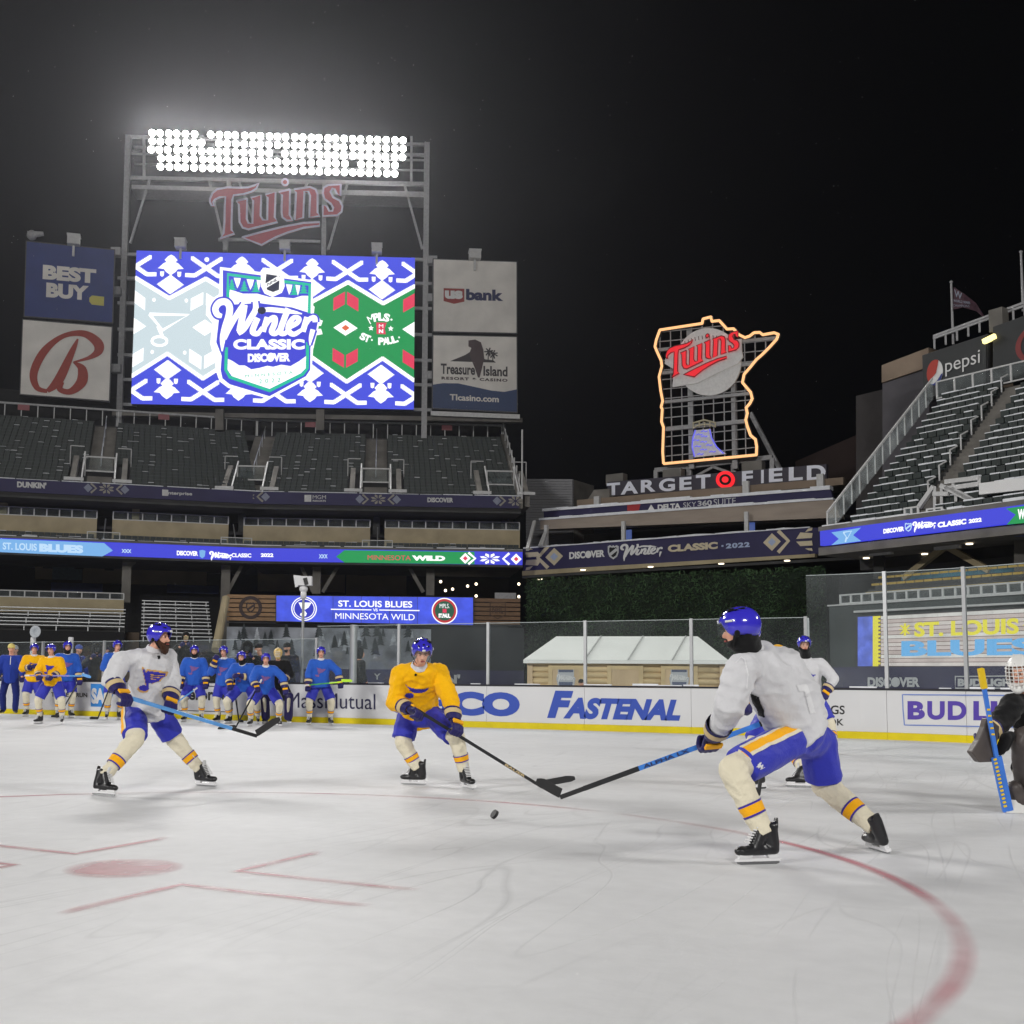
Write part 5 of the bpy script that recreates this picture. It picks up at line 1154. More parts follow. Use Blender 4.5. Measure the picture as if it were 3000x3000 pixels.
# ================================================================ left outfield wall
OW = frame_from((664, 1740.5), (1386, 1751), 100.0)
ow = thing('outfield_wall', 'left field wall with wood print panels and a snowy forest mural', 'wall', OW.P(10, 0, 0))
def opanel(x0, y0, x1, y1, mat, nm, d=0., th=.3, root=ow):
    a, t_ = OW.hit(x0, y0, d); b, u_ = OW.hit(x1, y1, d); MB().fbox(OW, a, b, min(t_, u_), max(t_, u_), d - th, d).build(nm, mat, root)
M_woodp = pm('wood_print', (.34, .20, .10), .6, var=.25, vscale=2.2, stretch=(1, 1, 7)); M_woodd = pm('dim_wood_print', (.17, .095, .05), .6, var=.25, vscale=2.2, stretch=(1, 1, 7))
for k in range(6):
    y0 = 1741 + k * 13.1; opanel(664.5, y0 + .5, 807, y0 + 12.6, M_woodp, 'plank')
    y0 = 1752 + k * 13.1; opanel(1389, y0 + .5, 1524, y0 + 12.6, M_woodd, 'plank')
M_seal = pm('seal_ink', (.05, .03, .03), .6); fO = pxmap(OW, .02)
def ring(cx, cy, r, w, mt, nm, fn=fO, d=.03, root=ow, asp=1.):
    L_, R_ = ribbon(arc(cx, cy, r * asp, r, 0, 360, 36), w); n = len(L_); mb = MB(); mb.add([fn(*p, d) for p in L_] + [fn(*p, d) for p in R_], [(i, i + 1, n + i + 1, n + i) for i in range(n - 1)]); return mb.build(nm, mt, root)
ring(734, 1780, 29, 10, M_seal, 'seal_ring'); league_shield(fO, 734, 1780, 26, 30, .03, ow, M_seal, M_woodp)
mb = MB(); stroke(mb, [(1436, 1765), (1480, 1765), (1480, 1802), (1458, 1812), (1436, 1802), (1436, 1764)], 4, fO, .03); mb.build('crest', pm('faint_ink', (.09, .05, .03), .6), ow); mb = MB(); ptext(mb, 'NHL', fO, 1442, 1474, 1775, 1797, .03, .03); mb.build('lettering', pm('faint_ink', (.09, .05, .03), .6), ow)
lb = thing('video_board', 'small wide lit blue scoreboard naming both teams above the forest mural', 'screen', OW.P(OW.hit(1097, 1825)[0], OW.hit(1097, 1825)[1], .3))
LQ = boxmap(OW, ((809.3, 1745), (1386, 1751), (1386, 1831), (809, 1819.6)), .3)
MB().prism([(-.003, -.02), (1.003, -.02), (1.003, 1.02), (-.003, 1.02)], LQ, -.6, -.02).build('cabinet', M_dsteel, lb)
for k in range(7): MB().prism([(k / 7 + .001, .0), ((k + 1) / 7 - .001, 0), ((k + 1) / 7 - .001, 1), (k / 7 + .001, 1)], LQ, -.01, .0 + .004 * (k % 2)).build('display_panel', em('board_wood_blue', (66, 88, 238), .92, var=.22, vscale=.9), lb)
def bring(cx, r, w, mt, nm, d): 
    L_, R_ = ribbon(arc(cx, .5, r * .137, r, 0, 360, 36), w); n = len(L_); mb = MB(); mb.add([LQ(*p, d) for p in arc(cx, .5, r * .137, r, 0, 360, 36)[:-1]], [tuple(range(36))]); return mb.build(nm, mt, lb)
bring(.140, .47, 0, E_white, 'disc', .03); bring(.140, .43, 0, E_deep, 'disc', .05); bring(.140, .39, 0, E_white, 'disc', .07); bring(.140, .36, 0, em('disc_blue', (40, 50, 190)), 'disc', .09)
mb = MB(); mb.flat([(.112, .74), (.178, .74), (.163, .55), (.142, .45), (.155, .30), (.146, .28), (.130, .45)], LQ, .11); mb.flat(arc(.136, .27, .016, .08, 0, 340, 17), LQ, .12); mb.build('note_mark', E_white, lb)
bring(.853, .48, 0, E_white, 'disc', .03); bring(.853, .44, 0, em('disc_red', (190, 40, 50)), 'disc', .05); bring(.853, .36, 0, em('disc_green', (20, 84, 62)), 'disc', .07)
for s_, y0, y1, x0, x1 in (('MPLS.', .60, .76, .828, .878), ('ST.PAUL.', .24, .40, .822, .884)): mb = MB(); text_on(mb, s_, LQ, x0, x1, y0, y1, .10, .06); mb.build('lettering', E_white, lb)
mb = MB(); mb.flat([(.843, .43), (.863, .43), (.863, .57), (.843, .57)], LQ, .10); mb.build('state_mark', E_red, lb)
for s_, x0, x1, y0, y1 in (('ST. LOUIS BLUES', .312, .688, .60, .84), ('MINNESOTA WILD', .298, .70, .13, .36), ('VS', .488, .512, .44, .55)): mb = MB(); text_on(mb, s_, LQ, x0, x1, y0, y1, .05, .022); mb.build('lettering', E_white, lb)
for x0, x1 in ((.275, .48), (.52, .725)): mb = MB(); mb.flat([(x0, .475), (x1, .475), (x1, .515), (x0, .515)], LQ, .05); mb.build('rule_line', E_white, lb)
# mural
mur = pm('mural_grey', (.30, .32, .36), .75, var=.55, vscale=.5)
opanel(664.5, 1836, 1262, 2030, mur, 'mural_panel', -.3)
opanel(664.5, 1821, 1530, 1835, M_dsteel, 'wall_gap', -.5)
opanel(1263, 1836, 1535, 2030, pm('slate_padding', (.035, .038, .042), .8, var=.3, vscale=.3), 'slate_panel', -.3)
rr = random.Random(11); M_pA = pm('mural_pine', (.05, .06, .065), .8, var=.4, vscale=2); M_pB = pm('mural_pine_snow', (.50, .53, .58), .8, var=.4, vscale=2)
fM = pxmap(OW, -.3)
for k in range(46):
    x = rr.uniform(672, 1250); b_ = rr.uniform(1865, 1935); h = rr.uniform(22, 55); mb = MB(); w = h * .30
    for j in range(5):
        t_ = j / 5; ww = w * (.35 + .75 * t_); yt = b_ - h + h * t_ * .8; mb.flat([(x + rr.uniform(-1, 1), yt), (x + ww, yt + h * .32), (x + rr.uniform(-2, 2), yt + h * .26), (x - ww, yt + h * .32)], fM, .02 + j * .006 + k * .001)
    mb.build('printed_pine', M_pA if rr.random() < .6 else M_pB, ow)
opanel(664.5, 1957, 1535, 2030, pm('navy_padding', (.045, .042, .10), .6, var=.2, vscale=.5), 'padded_banner', -.1)
mb = MB(); ptext(mb, "DUNKIN'", fO, 1165, 1348, 1976, 2003, .03, .05); mb.build('lettering', M_silver, ow)
mb = MB(); ptext(mb, 'Y', fO, 1095, 1115, 1973, 1991, .03, .02); mb.build('lettering', M_silver, ow); mb = MB(); ptext(mb, 'G', fO, 876, 893, 1960, 1979, .03, .02); mb.build('lettering', M_black, ow)
# ================================================================ rink
YB = 25.18; CX0, CY0, RAD = -3.88, 16.65, 8.53
DOT = (-4.798, 5.1515)
def ice_material():
    M = bpy.data.materials.new('rink_ice'); M.use_nodes = True; N = M.node_tree.nodes; L = M.node_tree.links; b = N['Principled BSDF']
    tc = N.new('ShaderNodeTexCoord')
    def noise_(scale, det=4, rot=0., sc=(1, 1, 1), dist=0.):
        mp = N.new('ShaderNodeMapping'); mp.inputs['Rotation'].default_value = (0, 0, rot); mp.inputs['Scale'].default_value = sc
        n = N.new('ShaderNodeTexNoise'); n.inputs['Scale'].default_value = scale; n.inputs['Detail'].default_value = det; n.inputs['Distortion'].default_value = dist
        L.new(tc.outputs['Object'], mp.inputs[0]); L.new(mp.outputs[0], n.inputs['Vector']); return n.outputs['Fac']
    def mr(x, a, b_, c, d):
        m_ = N.new('ShaderNodeMapRange'); m_.inputs[1].default_value = a; m_.inputs[2].default_value = b_; m_.inputs[3].default_value = c; m_.inputs[4].default_value = d; L.new(x, m_.inputs[0]); return m_.outputs[0]
    def math_(op, x, y):
        m_ = N.new('ShaderNodeMath'); m_.operation = op
        for i, q in enumerate((x, y)):
            if isinstance(q, (int, float)): m_.inputs[i].default_value = q
            else: L.new(q, m_.inputs[i])
        return m_.outputs[0]
    big = mr(noise_(.25, 6), .3, .7, .87, 1.05); fine = mr(noise_(7, 4), .3, .7, .97, 1.03); streak = mr(noise_(.5, 6, .35, (1, 4, 1), .8), .3, .75, .955, 1.02)
    fac = math_('MULTIPLY', math_('MULTIPLY', big, fine), streak)
    # skate cuts: thin ridges where stretched noise crosses its middle value
    scr = None
    for rot, sx, sc in ((.2, .16, .9), (1.1, .12, .8), (-.6, .14, 1.2), (2.2, .10, 1.0), (.75, .09, 1.7), (1.7, .12, 1.4)):
        n_ = noise_(sc, .4, rot, (1, sx, 1), .05)
        d = math_('ABSOLUTE', math_('SUBTRACT', n_, .5), 0); ln = mr(d, 0, .004, 1, 0)
        scr = ln if scr is None else math_('MAXIMUM', scr, ln)
    mask = mr(noise_(.45, 3), .40, .60, 0, 1); scr = math_('MULTIPLY', scr, mask)
    fac = math_('MULTIPLY', fac, mr(scr, 0, 1, 1, .86))
    cc = N.new('ShaderNodeCombineColor'); L.new(math_('MULTIPLY', fac, .70), cc.inputs[0]); L.new(math_('MULTIPLY', fac, .705), cc.inputs[1]); L.new(math_('MULTIPLY', fac, .715), cc.inputs[2])
    L.new(cc.outputs[0], b.inputs['Base Color'])
    L.new(mr(noise_(.6, 4), .3, .7, .46, .54), b.inputs['Roughness']); b.inputs['Specular IOR Level'].default_value = .07
    bp = N.new('ShaderNodeBump'); bp.inputs['Strength'].default_value = .25; bp.inputs['Distance'].default_value = .01
    L.new(math_('ADD', math_('MULTIPLY', noise_(18, 4), .5), math_('MULTIPLY', scr, -.6)), bp.inputs['Height']); L.new(bp.outputs[0], b.inputs['Normal'])
    return M
M_ice = ice_material()
pts = [(-60, -.72), (4.65, -.72)] + [(CX0 + RAD * math.cos(math.radians(a)), CY0 + RAD * math.sin(math.radians(a))) for a in range(0, 91, 6)] + [(-60, YB)]
mb = MB(); mb.add([(x, y, 0) for x, y in pts], [tuple(range(len(pts)))]); ice = tag(mb.build('ice', M_ice), kind='structure')
# painted markings under the ice: soft-edged sheets
def paint_mat(name, col, a, nsc=3., lo=.55):
    M = bpy.data.materials.new(name); M.use_nodes = True; N = M.node_tree.nodes; L = M.node_tree.links; b = N['Principled BSDF']
    b.inputs['Base Color'].default_value = col + (1,); b.inputs['Roughness'].default_value = .35; b.inputs['Specular IOR Level'].default_value = .3
    at = N.new('ShaderNodeAttribute'); at.attribute_name = 'edge'; tc = N.new('ShaderNodeTexCoord'); n = N.new('ShaderNodeTexNoise'); n.inputs['Scale'].default_value = nsc; n.inputs['Detail'].default_value = 5; L.new(tc.outputs['Object'], n.inputs['Vector'])
    m1 = N.new('ShaderNodeMapRange'); m1.inputs[1].default_value = .35; m1.inputs[2].default_value = .65; m1.inputs[3].default_value = lo; m1.inputs[4].default_value = 1.0; L.new(n.outputs['Fac'], m1.inputs[0])
    m2 = N.new('ShaderNodeMath'); m2.operation = 'MULTIPLY'; L.new(at.outputs['Fac'], m2.inputs[0]); L.new(m1.outputs[0], m2.inputs[1])
    m3 = N.new('ShaderNodeMath'); m3.operation = 'MULTIPLY'; L.new(m2.outputs[0], m3.inputs[0]); m3.inputs[1].default_value = a
    tr = N.new('ShaderNodeBsdfTransparent'); mx = N.new('ShaderNodeMixShader'); L.new(m3.outputs[0], mx.inputs[0]); L.new(tr.outputs[0], mx.inputs[1]); L.new(b.outputs[0], mx.inputs[2]); L.new(mx.outputs[0], N['Material Output'].inputs['Surface'])
    return M
M_redp = paint_mat('red_ice_paint', (.56, .20, .22), .58); M_redp2 = paint_mat('red_circle_paint', (.60, .13, .17), .70, .5, .0)
def paint_strip(path, w, mat, name, z=.004, soft=.55):
    """Line along path with a solid core and edges that fade out."""
    vs, fs, al = [], [], []; n = len(path)
    for i, p in enumerate(path):
        a = V(path[max(0, i - 1)]); b = V(path[min(n - 1, i + 1)]); d = (b - a).normalized(); nn = V((-d.y, d.x))
        end = 0. if (i in (0, n - 1) and (V(path[0]) - V(path[-1])).length > .1) else 1.
        for k, e in ((-1 - soft, 0), (-.5, 1), (.5, 1), (1 + soft, 0)): q = V(p) + nn * (w / 2 * k); vs.append((q.x, q.y, z)); al.append(e * end)
    for i in range(n - 1):
        for k in range(3): fs.append((i * 4 + k, i * 4 + k + 1, i * 4 + 5 + k, i * 4 + 4 + k))
    me = bpy.data.meshes.new(name); me.from_pydata(vs, [], fs); me.materials.append(mat)
    at = me.attributes.new('edge', 'FLOAT', 'POINT'); at.data.foreach_set('value', al); return link(name, me, ice)
vs, fs, al = [(DOT[0], DOT[1], .004)], [], [1.]
for r, e in ((.22, 1), (.29, .8), (.36, 0)):
    for i in range(40): t_ = 2 * math.pi * i / 40; vs.append((DOT[0] + r * math.cos(t_), DOT[1] + r * math.sin(t_), .004)); al.append(e)
for i in range(40):
    j = (i + 1) % 40; fs.append((0, 1 + i, 1 + j))
    for k in (0, 1): fs.append((1 + 40 * k + i, 41 + 40 * k + i, 41 + 40 * k + j, 1 + 40 * k + j))
me = bpy.data.meshes.new('faceoff_dot'); me.from_pydata(vs, [], fs); me.materials.append(M_redp); me.attributes.new('edge', 'FLOAT', 'POINT').data.foreach_set('value', al); link('faceoff_dot', me, ice)
for sx in (-1, 1):
    for sy in (-1, 1):
        c = (DOT[0] + sx * .65, DOT[1] + sy * .25); nseg = 6
        paint_strip([(c[0] + sx * 1.22, c[1] + 0 * sy)] + [(c[0] + sx * 1.22 * (1 - k / nseg), c[1]) for k in range(1, nseg)] + [c] + [(c[0], c[1] + sy * .9 * k / nseg) for k in range(1, nseg + 1)], .06, M_redp, 'faceoff_mark', .004, 1.0)
paint_strip([(DOT[0] + 4.55 * math.cos(math.radians(a)), DOT[1] + 4.55 * math.sin(math.radians(a))) for a in range(0, 361, 3)], .06, M_redp2, 'faceoff_circle', .004, 1.2)

# ---------------------------------------------------------------- boards and glass
def bpath(s):
    """Point and outward (towards the ice) normal on the board line; s = 0 where the corner starts, negative to the left."""
    if s <= 0: return V((CX0 + s, YB, 0)), V((0, -1, 0)), V((1, 0, 0))
    a = math.pi / 2 - s / RAD; d = V((math.cos(a), math.sin(a), 0)); return V((CX0, CY0, 0)) + d * RAD, -d, V((math.sin(a), -math.cos(a), 0))
def bhit(px, py):
    r = ray(px, py); t = (YB - CAM.y) / r.y; p = CAM + r * t
    if p.x <= CX0: return p.x - CX0, p.z
    a = V((r.x, r.y)); o = V((CAM.x - CX0, CAM.y - CY0)); A = a.dot(a); B = 2 * a.dot(o); C = o.dot(o) - RAD * RAD; t = (-B + math.sqrt(B * B - 4 * A * C)) / (2 * A); p = CAM + r * t
    return RAD * (math.pi / 2 - math.atan2(p.y - CY0, p.x - CX0)), p.z
def bpt(s, h, d=0.): p, n, t = bpath(s); return p + n * d + V((0, 0, h))
def bfn(x, y, d=0.): s, h = bhit(x, y); return bpt(s, h, d)
class BoardMB(MB):
    def strip(self, s0, s1, h0, h1, d0, d1, step=.6):
        n = max(1, int(math.ceil((s1 - s0) / step))) if s1 > 0 else 1
        for i in range(n):
            a = s0 + (s1 - s0) * i / n; b = s0 + (s1 - s0) * (i + 1) / n
            self.hexa([bpt(a, h0, d1), bpt(b, h0, d1), bpt(b, h0, d0), bpt(a, h0, d0), bpt(a, h1, d1), bpt(b, h1, d1), bpt(b, h1, d0), bpt(a, h1, d0)])
        return self
HB = 1.07
seam1, seam2 = bhit(1712, 2080)[0], bhit(2025, 2080)[0]; PW = seam2 - seam1
seams = [seam2 + k * PW for k in range(-14, 1)]
k = seam2
for px_ in (2362, 2596, 2828, 3070): seams.append(bhit(px_, 2000)[0])
k = seams[-1]
while k < 11: k += PW; seams.append(k)
brd = thing('rink_boards', 'white rink boards with sponsor lettering, yellow kick strip and tall glass', 'rink boards', (CX0 - 6, YB, 0))
M_board = pm('board_white', (.66, .66, .67), .35, var=.03, vscale=1.5, bump=.05, bscale=3); M_kick = pm('kick_yellow', (.70, .56, .0), .4, var=.08, vscale=3); M_cap = pm('board_cap_black', (.012, .012, .018), .4); M_stan = pm('aluminium_stanchion', (.52, .53, .54), .35, .7, var=.05)
M_glass = glass_mat('rink_glass', .022, nscale=.5); M_glass2 = glass_mat('end_glass', .030, nscale=.5)
s_low, s_tall = bhit(1036, 1990)[0], bhit(2362, 1990)[0]
for a, b in zip(seams, seams[1:]):
    BoardMB().strip(a + .004, b - .004, .152, HB - .045, -.10, 0).build('board_panel', M_board, brd)
    BoardMB().strip(a + .002, b - .002, .0, .15, -.10, .018).build('kick_strip', M_kick, brd)
    BoardMB().strip(a + .001, b - .001, HB - .043, HB, -.12, .014).build('cap_rail', M_cap, brd)
    m_ = (a + b) / 2; gh = 2.44 if m_ > s_tall - .4 else (1.52 if m_ > s_low else 1.18)
    BoardMB().strip(a + .03, b - .03, HB + .01, HB + gh, -.075, -.06).build('glass_pane', M_glass2 if gh > 2 else M_glass, brd)
    BoardMB().strip(a + .03, b - .03, HB + gh + .001, HB + gh + .014, -.078, -.057).build('glass_edge', pm('glass_edge', (.45, .50, .50), .2), brd)
for s in seams:
    if s < s_low - 3 and s > s_low - 8: continue
    gh = 2.44 if s > s_tall - .3 else (1.52 if s > s_low else 1.18)
    if s > s_tall - 3: gh = 2.44 if s > s_tall else 1.52
    w = .035; p, n, t_ = bpath(s); mb = MB(); mb.hexa([bpt(s - w, HB - .0, -.045), bpt(s + w, HB, -.045), bpt(s + w, HB, -.11), bpt(s - w, HB, -.11), bpt(s - w, HB + gh + .03, -.045), bpt(s + w, HB + gh + .03, -.045), bpt(s + w, HB + gh + .03, -.11), bpt(s - w, HB + gh + .03, -.11)]); mb.build('stanchion', M_stan, brd)
# big padded post at the bench end and at the tall glass
for px, h, w in ((1026, 1.55, .10), (2364, 1.52, .05)):
    s = bhit(px, 1990)[0]; mb = MB(); mb.tube(bpt(s, HB, -.14), bpt(s, HB + h, -.14), w, w, 14); mb.build('end_post', M_stan if w > .07 else M_board, brd)
mb = BoardMB()
s = seams[2]
while s < 8:
    if random.random() < .35: e = s + random.uniform(.15, .7); mb.strip(s, e, HB + .002, HB + random.uniform(.015, .05), -.055, -.01)
    s += .6
tag(mb.build('snow', M_snow, brd), kind='stuff')
# sponsor lettering
def btext(s, x0, x1, yt, yb, col, bold=.03, shear=0., slope=.02, space=1., d=.006):
    mb = MB(); ptext(mb, s, bfn, x0, x1, yt, yb, d, bold, shear, slope, space); return mb.build('lettering', col, brd)
M_inkn = pm('ink_navy', (.022, .020, .07), .45); M_inkk = pm('ink_black', (.02, .02, .02), .45); M_inkb = pm('ink_cobalt', (.030, .075, .42), .45); M_inkp = pm('ink_violet', (.085, .045, .36), .45); M_inkl = pm('ink_light_blue', (.16, .24, .56), .45)
btext('THE BEST RUN', 150, 256, 2029, 2042, M_inkk, .03)
mb = MB(); mb.flat([(266, 2003), (345, 2005), (316, 2071), (266, 2070)], bfn, .005); mb.build('logo_field', pm('software_blue', (.03, .22, .60), .45, var=.2, vscale=2), brd)
btext('SAP', 268, 322, 2016, 2062, M_board, .06, d=.009)
btext('enterprise', 500, 668, 2018, 2062, M_inkk, .03)
mb = MB(); stroke(mb, [(486, 2008), (678, 2012), (678, 2086), (486, 2080), (486, 2008)], 2.5, bfn, .005); mb.build('logo_box', M_inkk, brd)
btext('MassMutual', 842, 1100, 2031, 2076, M_inkn, .0)
btext('GEICO', 1135, 1523, 2025, 2096, M_inkb, .07)
btext('F', 1603, 1680, 2023.5, 2104, M_inkb, .06, .28); btext('ASTENAL', 1650, 1994, 2046, 2109, M_inkb, .06, .28)
btext('DRAFTKINGS', 2262, 2475, 2065, 2091, M_inkk, .02, 0); btext('SPORTSBOOK', 2280, 2472, 2104, 2124, M_inkk, .02)
mb = MB(); stroke(mb, [(2645, 2035), (2760, 2036), (2900, 2037), (3080, 2038)], 3.4, bfn, .005); stroke(mb, [(2650, 2124), (2760, 2126), (2900, 2129), (3080, 2132)], 3.4, bfn, .006); stroke(mb, [(2644, 2034), (2646, 2080), (2650, 2125)], 3.4, bfn, .007); mb.build('logo_box', M_inkl, brd)
for ch, x0, x1 in (('B', 2659, 2710), ('U', 2717, 2768), ('D', 2777, 2832), ('L', 2852, 2895), ('I', 2903, 2922), ('G', 2930, 2985), ('H', 2995, 3045)): btext(ch, x0, x1, 2054, 2108 + (x0 - 2659) * .012, M_inkp, .045, 0, .008)

# ---------------------------------------------------------------- log cabins behind the glass
M_log = pm('pine_log', (.66, .50, .27), .6, var=.18, vscale=3, stretch=(.3, 1, 1), bump=.2, bscale=8); M_plank = pm('pine_board', (.62, .46, .28), .6, var=.15, vscale=2, stretch=(1, 1, .3)); M_tarp = pm('white_tent_roof', (.90, .90, .87), .6, var=.05, vscale=1)
def cabin(x0, x1, z, doors, label):
    A = at_depth(x0, 1990, z); A.z = 0
    B = at_h(x1, 2000 + (x1 - x0) * .005, at_depth(x0, 2000, z).z) if False else at_depth(x1, 1990, z - 1.5); B.z = 0
    F = Fr(A, B); W_ = (B - A).length; t = thing('log_cabin', label, 'cabin', (A + B) / 2)
    he = F.hit(x0, 1934)[1]; nl = 9; lr = he / nl
    for k in range(nl):
        mb = MB(); mb.tube(F.P(.14, (k + .5) * lr, 0), F.P(W_ - .14, (k + .5) * lr, 0), lr * .53, lr * .53, 10); mb.build('log', M_log, t, smooth=True)
    MB().fbox(F, .1, W_ - .1, .05, he - .05, -2.6, -.02).build('core_wall', M_plank, t)
    for s in (0, W_ - .2): MB().fbox(F, s, s + .2, 0, he, -.15, lr * .6).build('corner_post', M_plank, t)
    hr = F.hit((x0 + x1) / 2, 1864, -1.2)[1]; o = .12; z_ = V((0, 0, 1)); ins = .95
    a, b, c, d = F.P(-o, he + .01, .35), F.P(W_ + o, he + .01, .35), F.P(W_ + o, he + .01, -2.9), F.P(-o, he + .01, -2.9); e, f = F.P(ins, hr, -1.25), F.P(W_ - ins, hr, -1.25)
    mb = MB(); mb.add([a, b, c, d, e, f], [(0, 1, 5, 4), (1, 2, 5), (2, 3, 4, 5), (3, 0, 4), (0, 3, 2, 1)]); mb.build('tent_roof', M_tarp, t)
    MB().fbox(F, -o, W_ + o, he - .12, he + .005, .30, .36).build('roof_valance', M_tarp, t)
    for door_x, plq in doors:
        ds = F.hit(door_x, 1990)[0]; dw = .50; ht = F.hit(door_x, 1962)[1]
        MB().fbox(F, ds - dw, ds + dw, .05, ht, 0, lr * .62).build('door_panel', M_plank, t)
        fr_ = MB(); 
        for q in ((ds - dw - .16, ds - dw - .003, .0, ht + .16), (ds + dw + .003, ds + dw + .16, .0, ht + .16)): MB().fbox(F, q[0], q[1], q[2], q[3], 0, lr * .75).build('door_frame', M_log, t)
        MB().fbox(F, ds - dw, ds + dw, ht + .004, ht + .16, 0, lr * .74).build('door_frame', M_log, t)
        if not plq: continue
        S = [(-.30, .45), (.30, .45), (.30, .1), (.36, .05), (.33, -.12), (.29, -.30), (0, -.42), (-.29, -.30), (-.33, -.12), (-.36, .05), (-.30, .1)]
        cz_ = F.hit(door_x, 1990)[1]; fn = lambda u, v, dd: F.P(ds + u, cz_ + v, lr * .62 + dd)
        mb = MB(); mb.prism(S, fn, 0, .02); p = mb.build('plaque', pm('plaque_silver', (.50, .52, .56), .4), t)
        mb = MB(); mb.flat([(-.27, .42), (.27, .42), (.27, .26), (-.27, .26)], fn, .026); mb.flat([(-.26, -.10), (.26, -.10), (.24, -.26), (0, -.36), (-.24, -.26)], fn, .026); mb.build('plaque_print', pm('plaque_blue', (.10, .12, .20), .4), p)
        mb = MB(); winter(mb, lambda x, y, d: fn((x - 940) / 1700 * .78, -(y - 800) / 700 * .3 + .06, d), .035, 0); mb.build('plaque_script', M_white, p)
    for q_ in (.30, .52, .74):
        mb = MB(); s_ = W_ * q_; mb.bar(F.P(s_, he + .03, .36), F.P(s_ + .5, hr + .015, -1.25), .04, .03); mb.build('roof_seam', pm('seam_grey', (.45, .45, .44), .6), t)
cabin(1546, 2125, 42, ((1659, True), (1832, False), (1990, True)), 'long log cabin with white tent roof behind the glass')

# ---------------------------------------------------------------- bench side clutter behind the boards
def zb(px, off): r = ray(px, 2000); return (YB + off) / r.y
def gpt(px, z, h=0.): p = at_depth(px, 2000, z); p.z = h; return p
ZC = zb(884, 1.0)
rc = thing('broadcast_camera', 'white robotic camera on a thin pole above the boards', 'camera', gpt(884, ZC))
b0 = gpt(884, ZC); top = at_depth(884, 1752, ZC); top = V((b0.x, b0.y, top.z)); mb = MB(); mb.tube(b0, top, .045, .04, 10); mb.build('pole', M_stan, rc)
mb = MB(); mb.tube(top, top + V((0, 0, .22)), .09, .08, 10); mb.ball(top + V((0, 0, .28)), .12); mb.build('pan_head', M_board, rc, smooth=True)
mb = MB(); q = top + V((0, 0, .50)); mb.bar(q - RT0 * .16, q + RT0 * .24, .28, .26); mb.build('housing', M_board, rc)
mb = MB(); mb.bar(q + RT0 * .02 - FW * .145 - V((0, 0, .02)), q + RT0 * .13 - FW * .145 + V((0, 0, .01)), .02, .2); mb.build('lens_window', M_inkk, rc)
mb = MB(); mb.add([q - RT0 * .30 + V((0, 0, .17)), q - RT0 * .10 + V((0, 0, .15)), q - RT0 * .10 - V((0, 0, .12)), q - RT0 * .24 - V((0, 0, .18))], [(0, 1, 2, 3)]); mb.add([q - RT0 * .30 + V((0, 0, .17)) + FW * .2, q - RT0 * .10 + V((0, 0, .15)) + FW * .2, q - RT0 * .10 - V((0, 0, .12)) + FW * .2, q - RT0 * .24 - V((0, 0, .18)) + FW * .2], [(0, 1, 2, 3)]); mb.build('rain_flap', M_board, rc)
ZP = zb(150, 1.3)
def padded_post(px, yt, z, w, label):
    b = gpt(px, z); h = at_depth(px, yt, z).z; mb = MB(); mb.tube(b, V((b.x, b.y, h)), w, w, 14); mb.tube(V((b.x, b.y, h)), V((b.x, b.y, h + .02)), w * .9, w * .9, 14); tag(mb.build('padded_post', M_board, None, b, smooth=False), label, 'post', 'white padded posts behind the bench boards'); return b
b = padded_post(92, 1868, ZP, .085, 'white padded post under the round grey microphone dish'); padded_post(203, 1868, ZP, .085, 'white padded post right of the microphone dish behind the players')
c = at_depth(104, 1851, ZP - .1); mb = MB(); rings = []
nrm = (-FW + V((0, 0, .15))).normalized(); xx = nrm.cross(V((0, 0, 1))).normalized(); yy = xx.cross(nrm)
for r, d in ((.02, -.10), (.10, -.075), (.17, -.02), (.20, .02), (.19, .03), (.10, -.05), (.02, -.08)): rings.append([c + nrm * d + xx * r * .9 * math.cos(2 * math.pi * i / 18) + yy * r * math.sin(2 * math.pi * i / 18) for i in range(18)])
mb.loft(rings); o = mb.build('microphone_dish', pm('dish_grey', (.42, .45, .48), .5), None, c, smooth=True); tag(o, 'round grey parabolic microphone dish on top of the white post', 'microphone')
# ================================================================ people
SC2 = bpy.data.scenes.new('workbench'); VL2 = SC2.view_layers[0]
_ico = bmesh.new(); bmesh.ops.create_icosphere(_ico, subdivisions=2, radius=1.0); ICO = [v.co.copy() for v in _ico.verts]; _ico.free()
def lerp(a, b, t): return a + (b - a) * t
def hull_into(bm, parts):
    """Convex hull of ellipsoids: parts = (centre, r | (rx,ry,rz)[, (x,y,z axes)])."""
    vs = []
    for p in parts:
        c, r = V(p[0]), p[1]; r = r if hasattr(r, '__len__') else (r, r, r); ax = p[2] if len(p) > 2 else (V((1, 0, 0)), V((0, 1, 0)), V((0, 0, 1)))
        for q in ICO: vs.append(bm.verts.new(c + ax[0] * (q.x * r[0]) + ax[1] * (q.y * r[1]) + ax[2] * (q.z * r[2])))
    g = bmesh.ops.convex_hull(bm, input=vs, use_existing_faces=False)
    dead = [e for e in set(g['geom_interior'] + g['geom_unused']) if isinstance(e, bmesh.types.BMVert) and e.is_valid]
    bmesh.ops.delete(bm, geom=dead, context='VERTS')
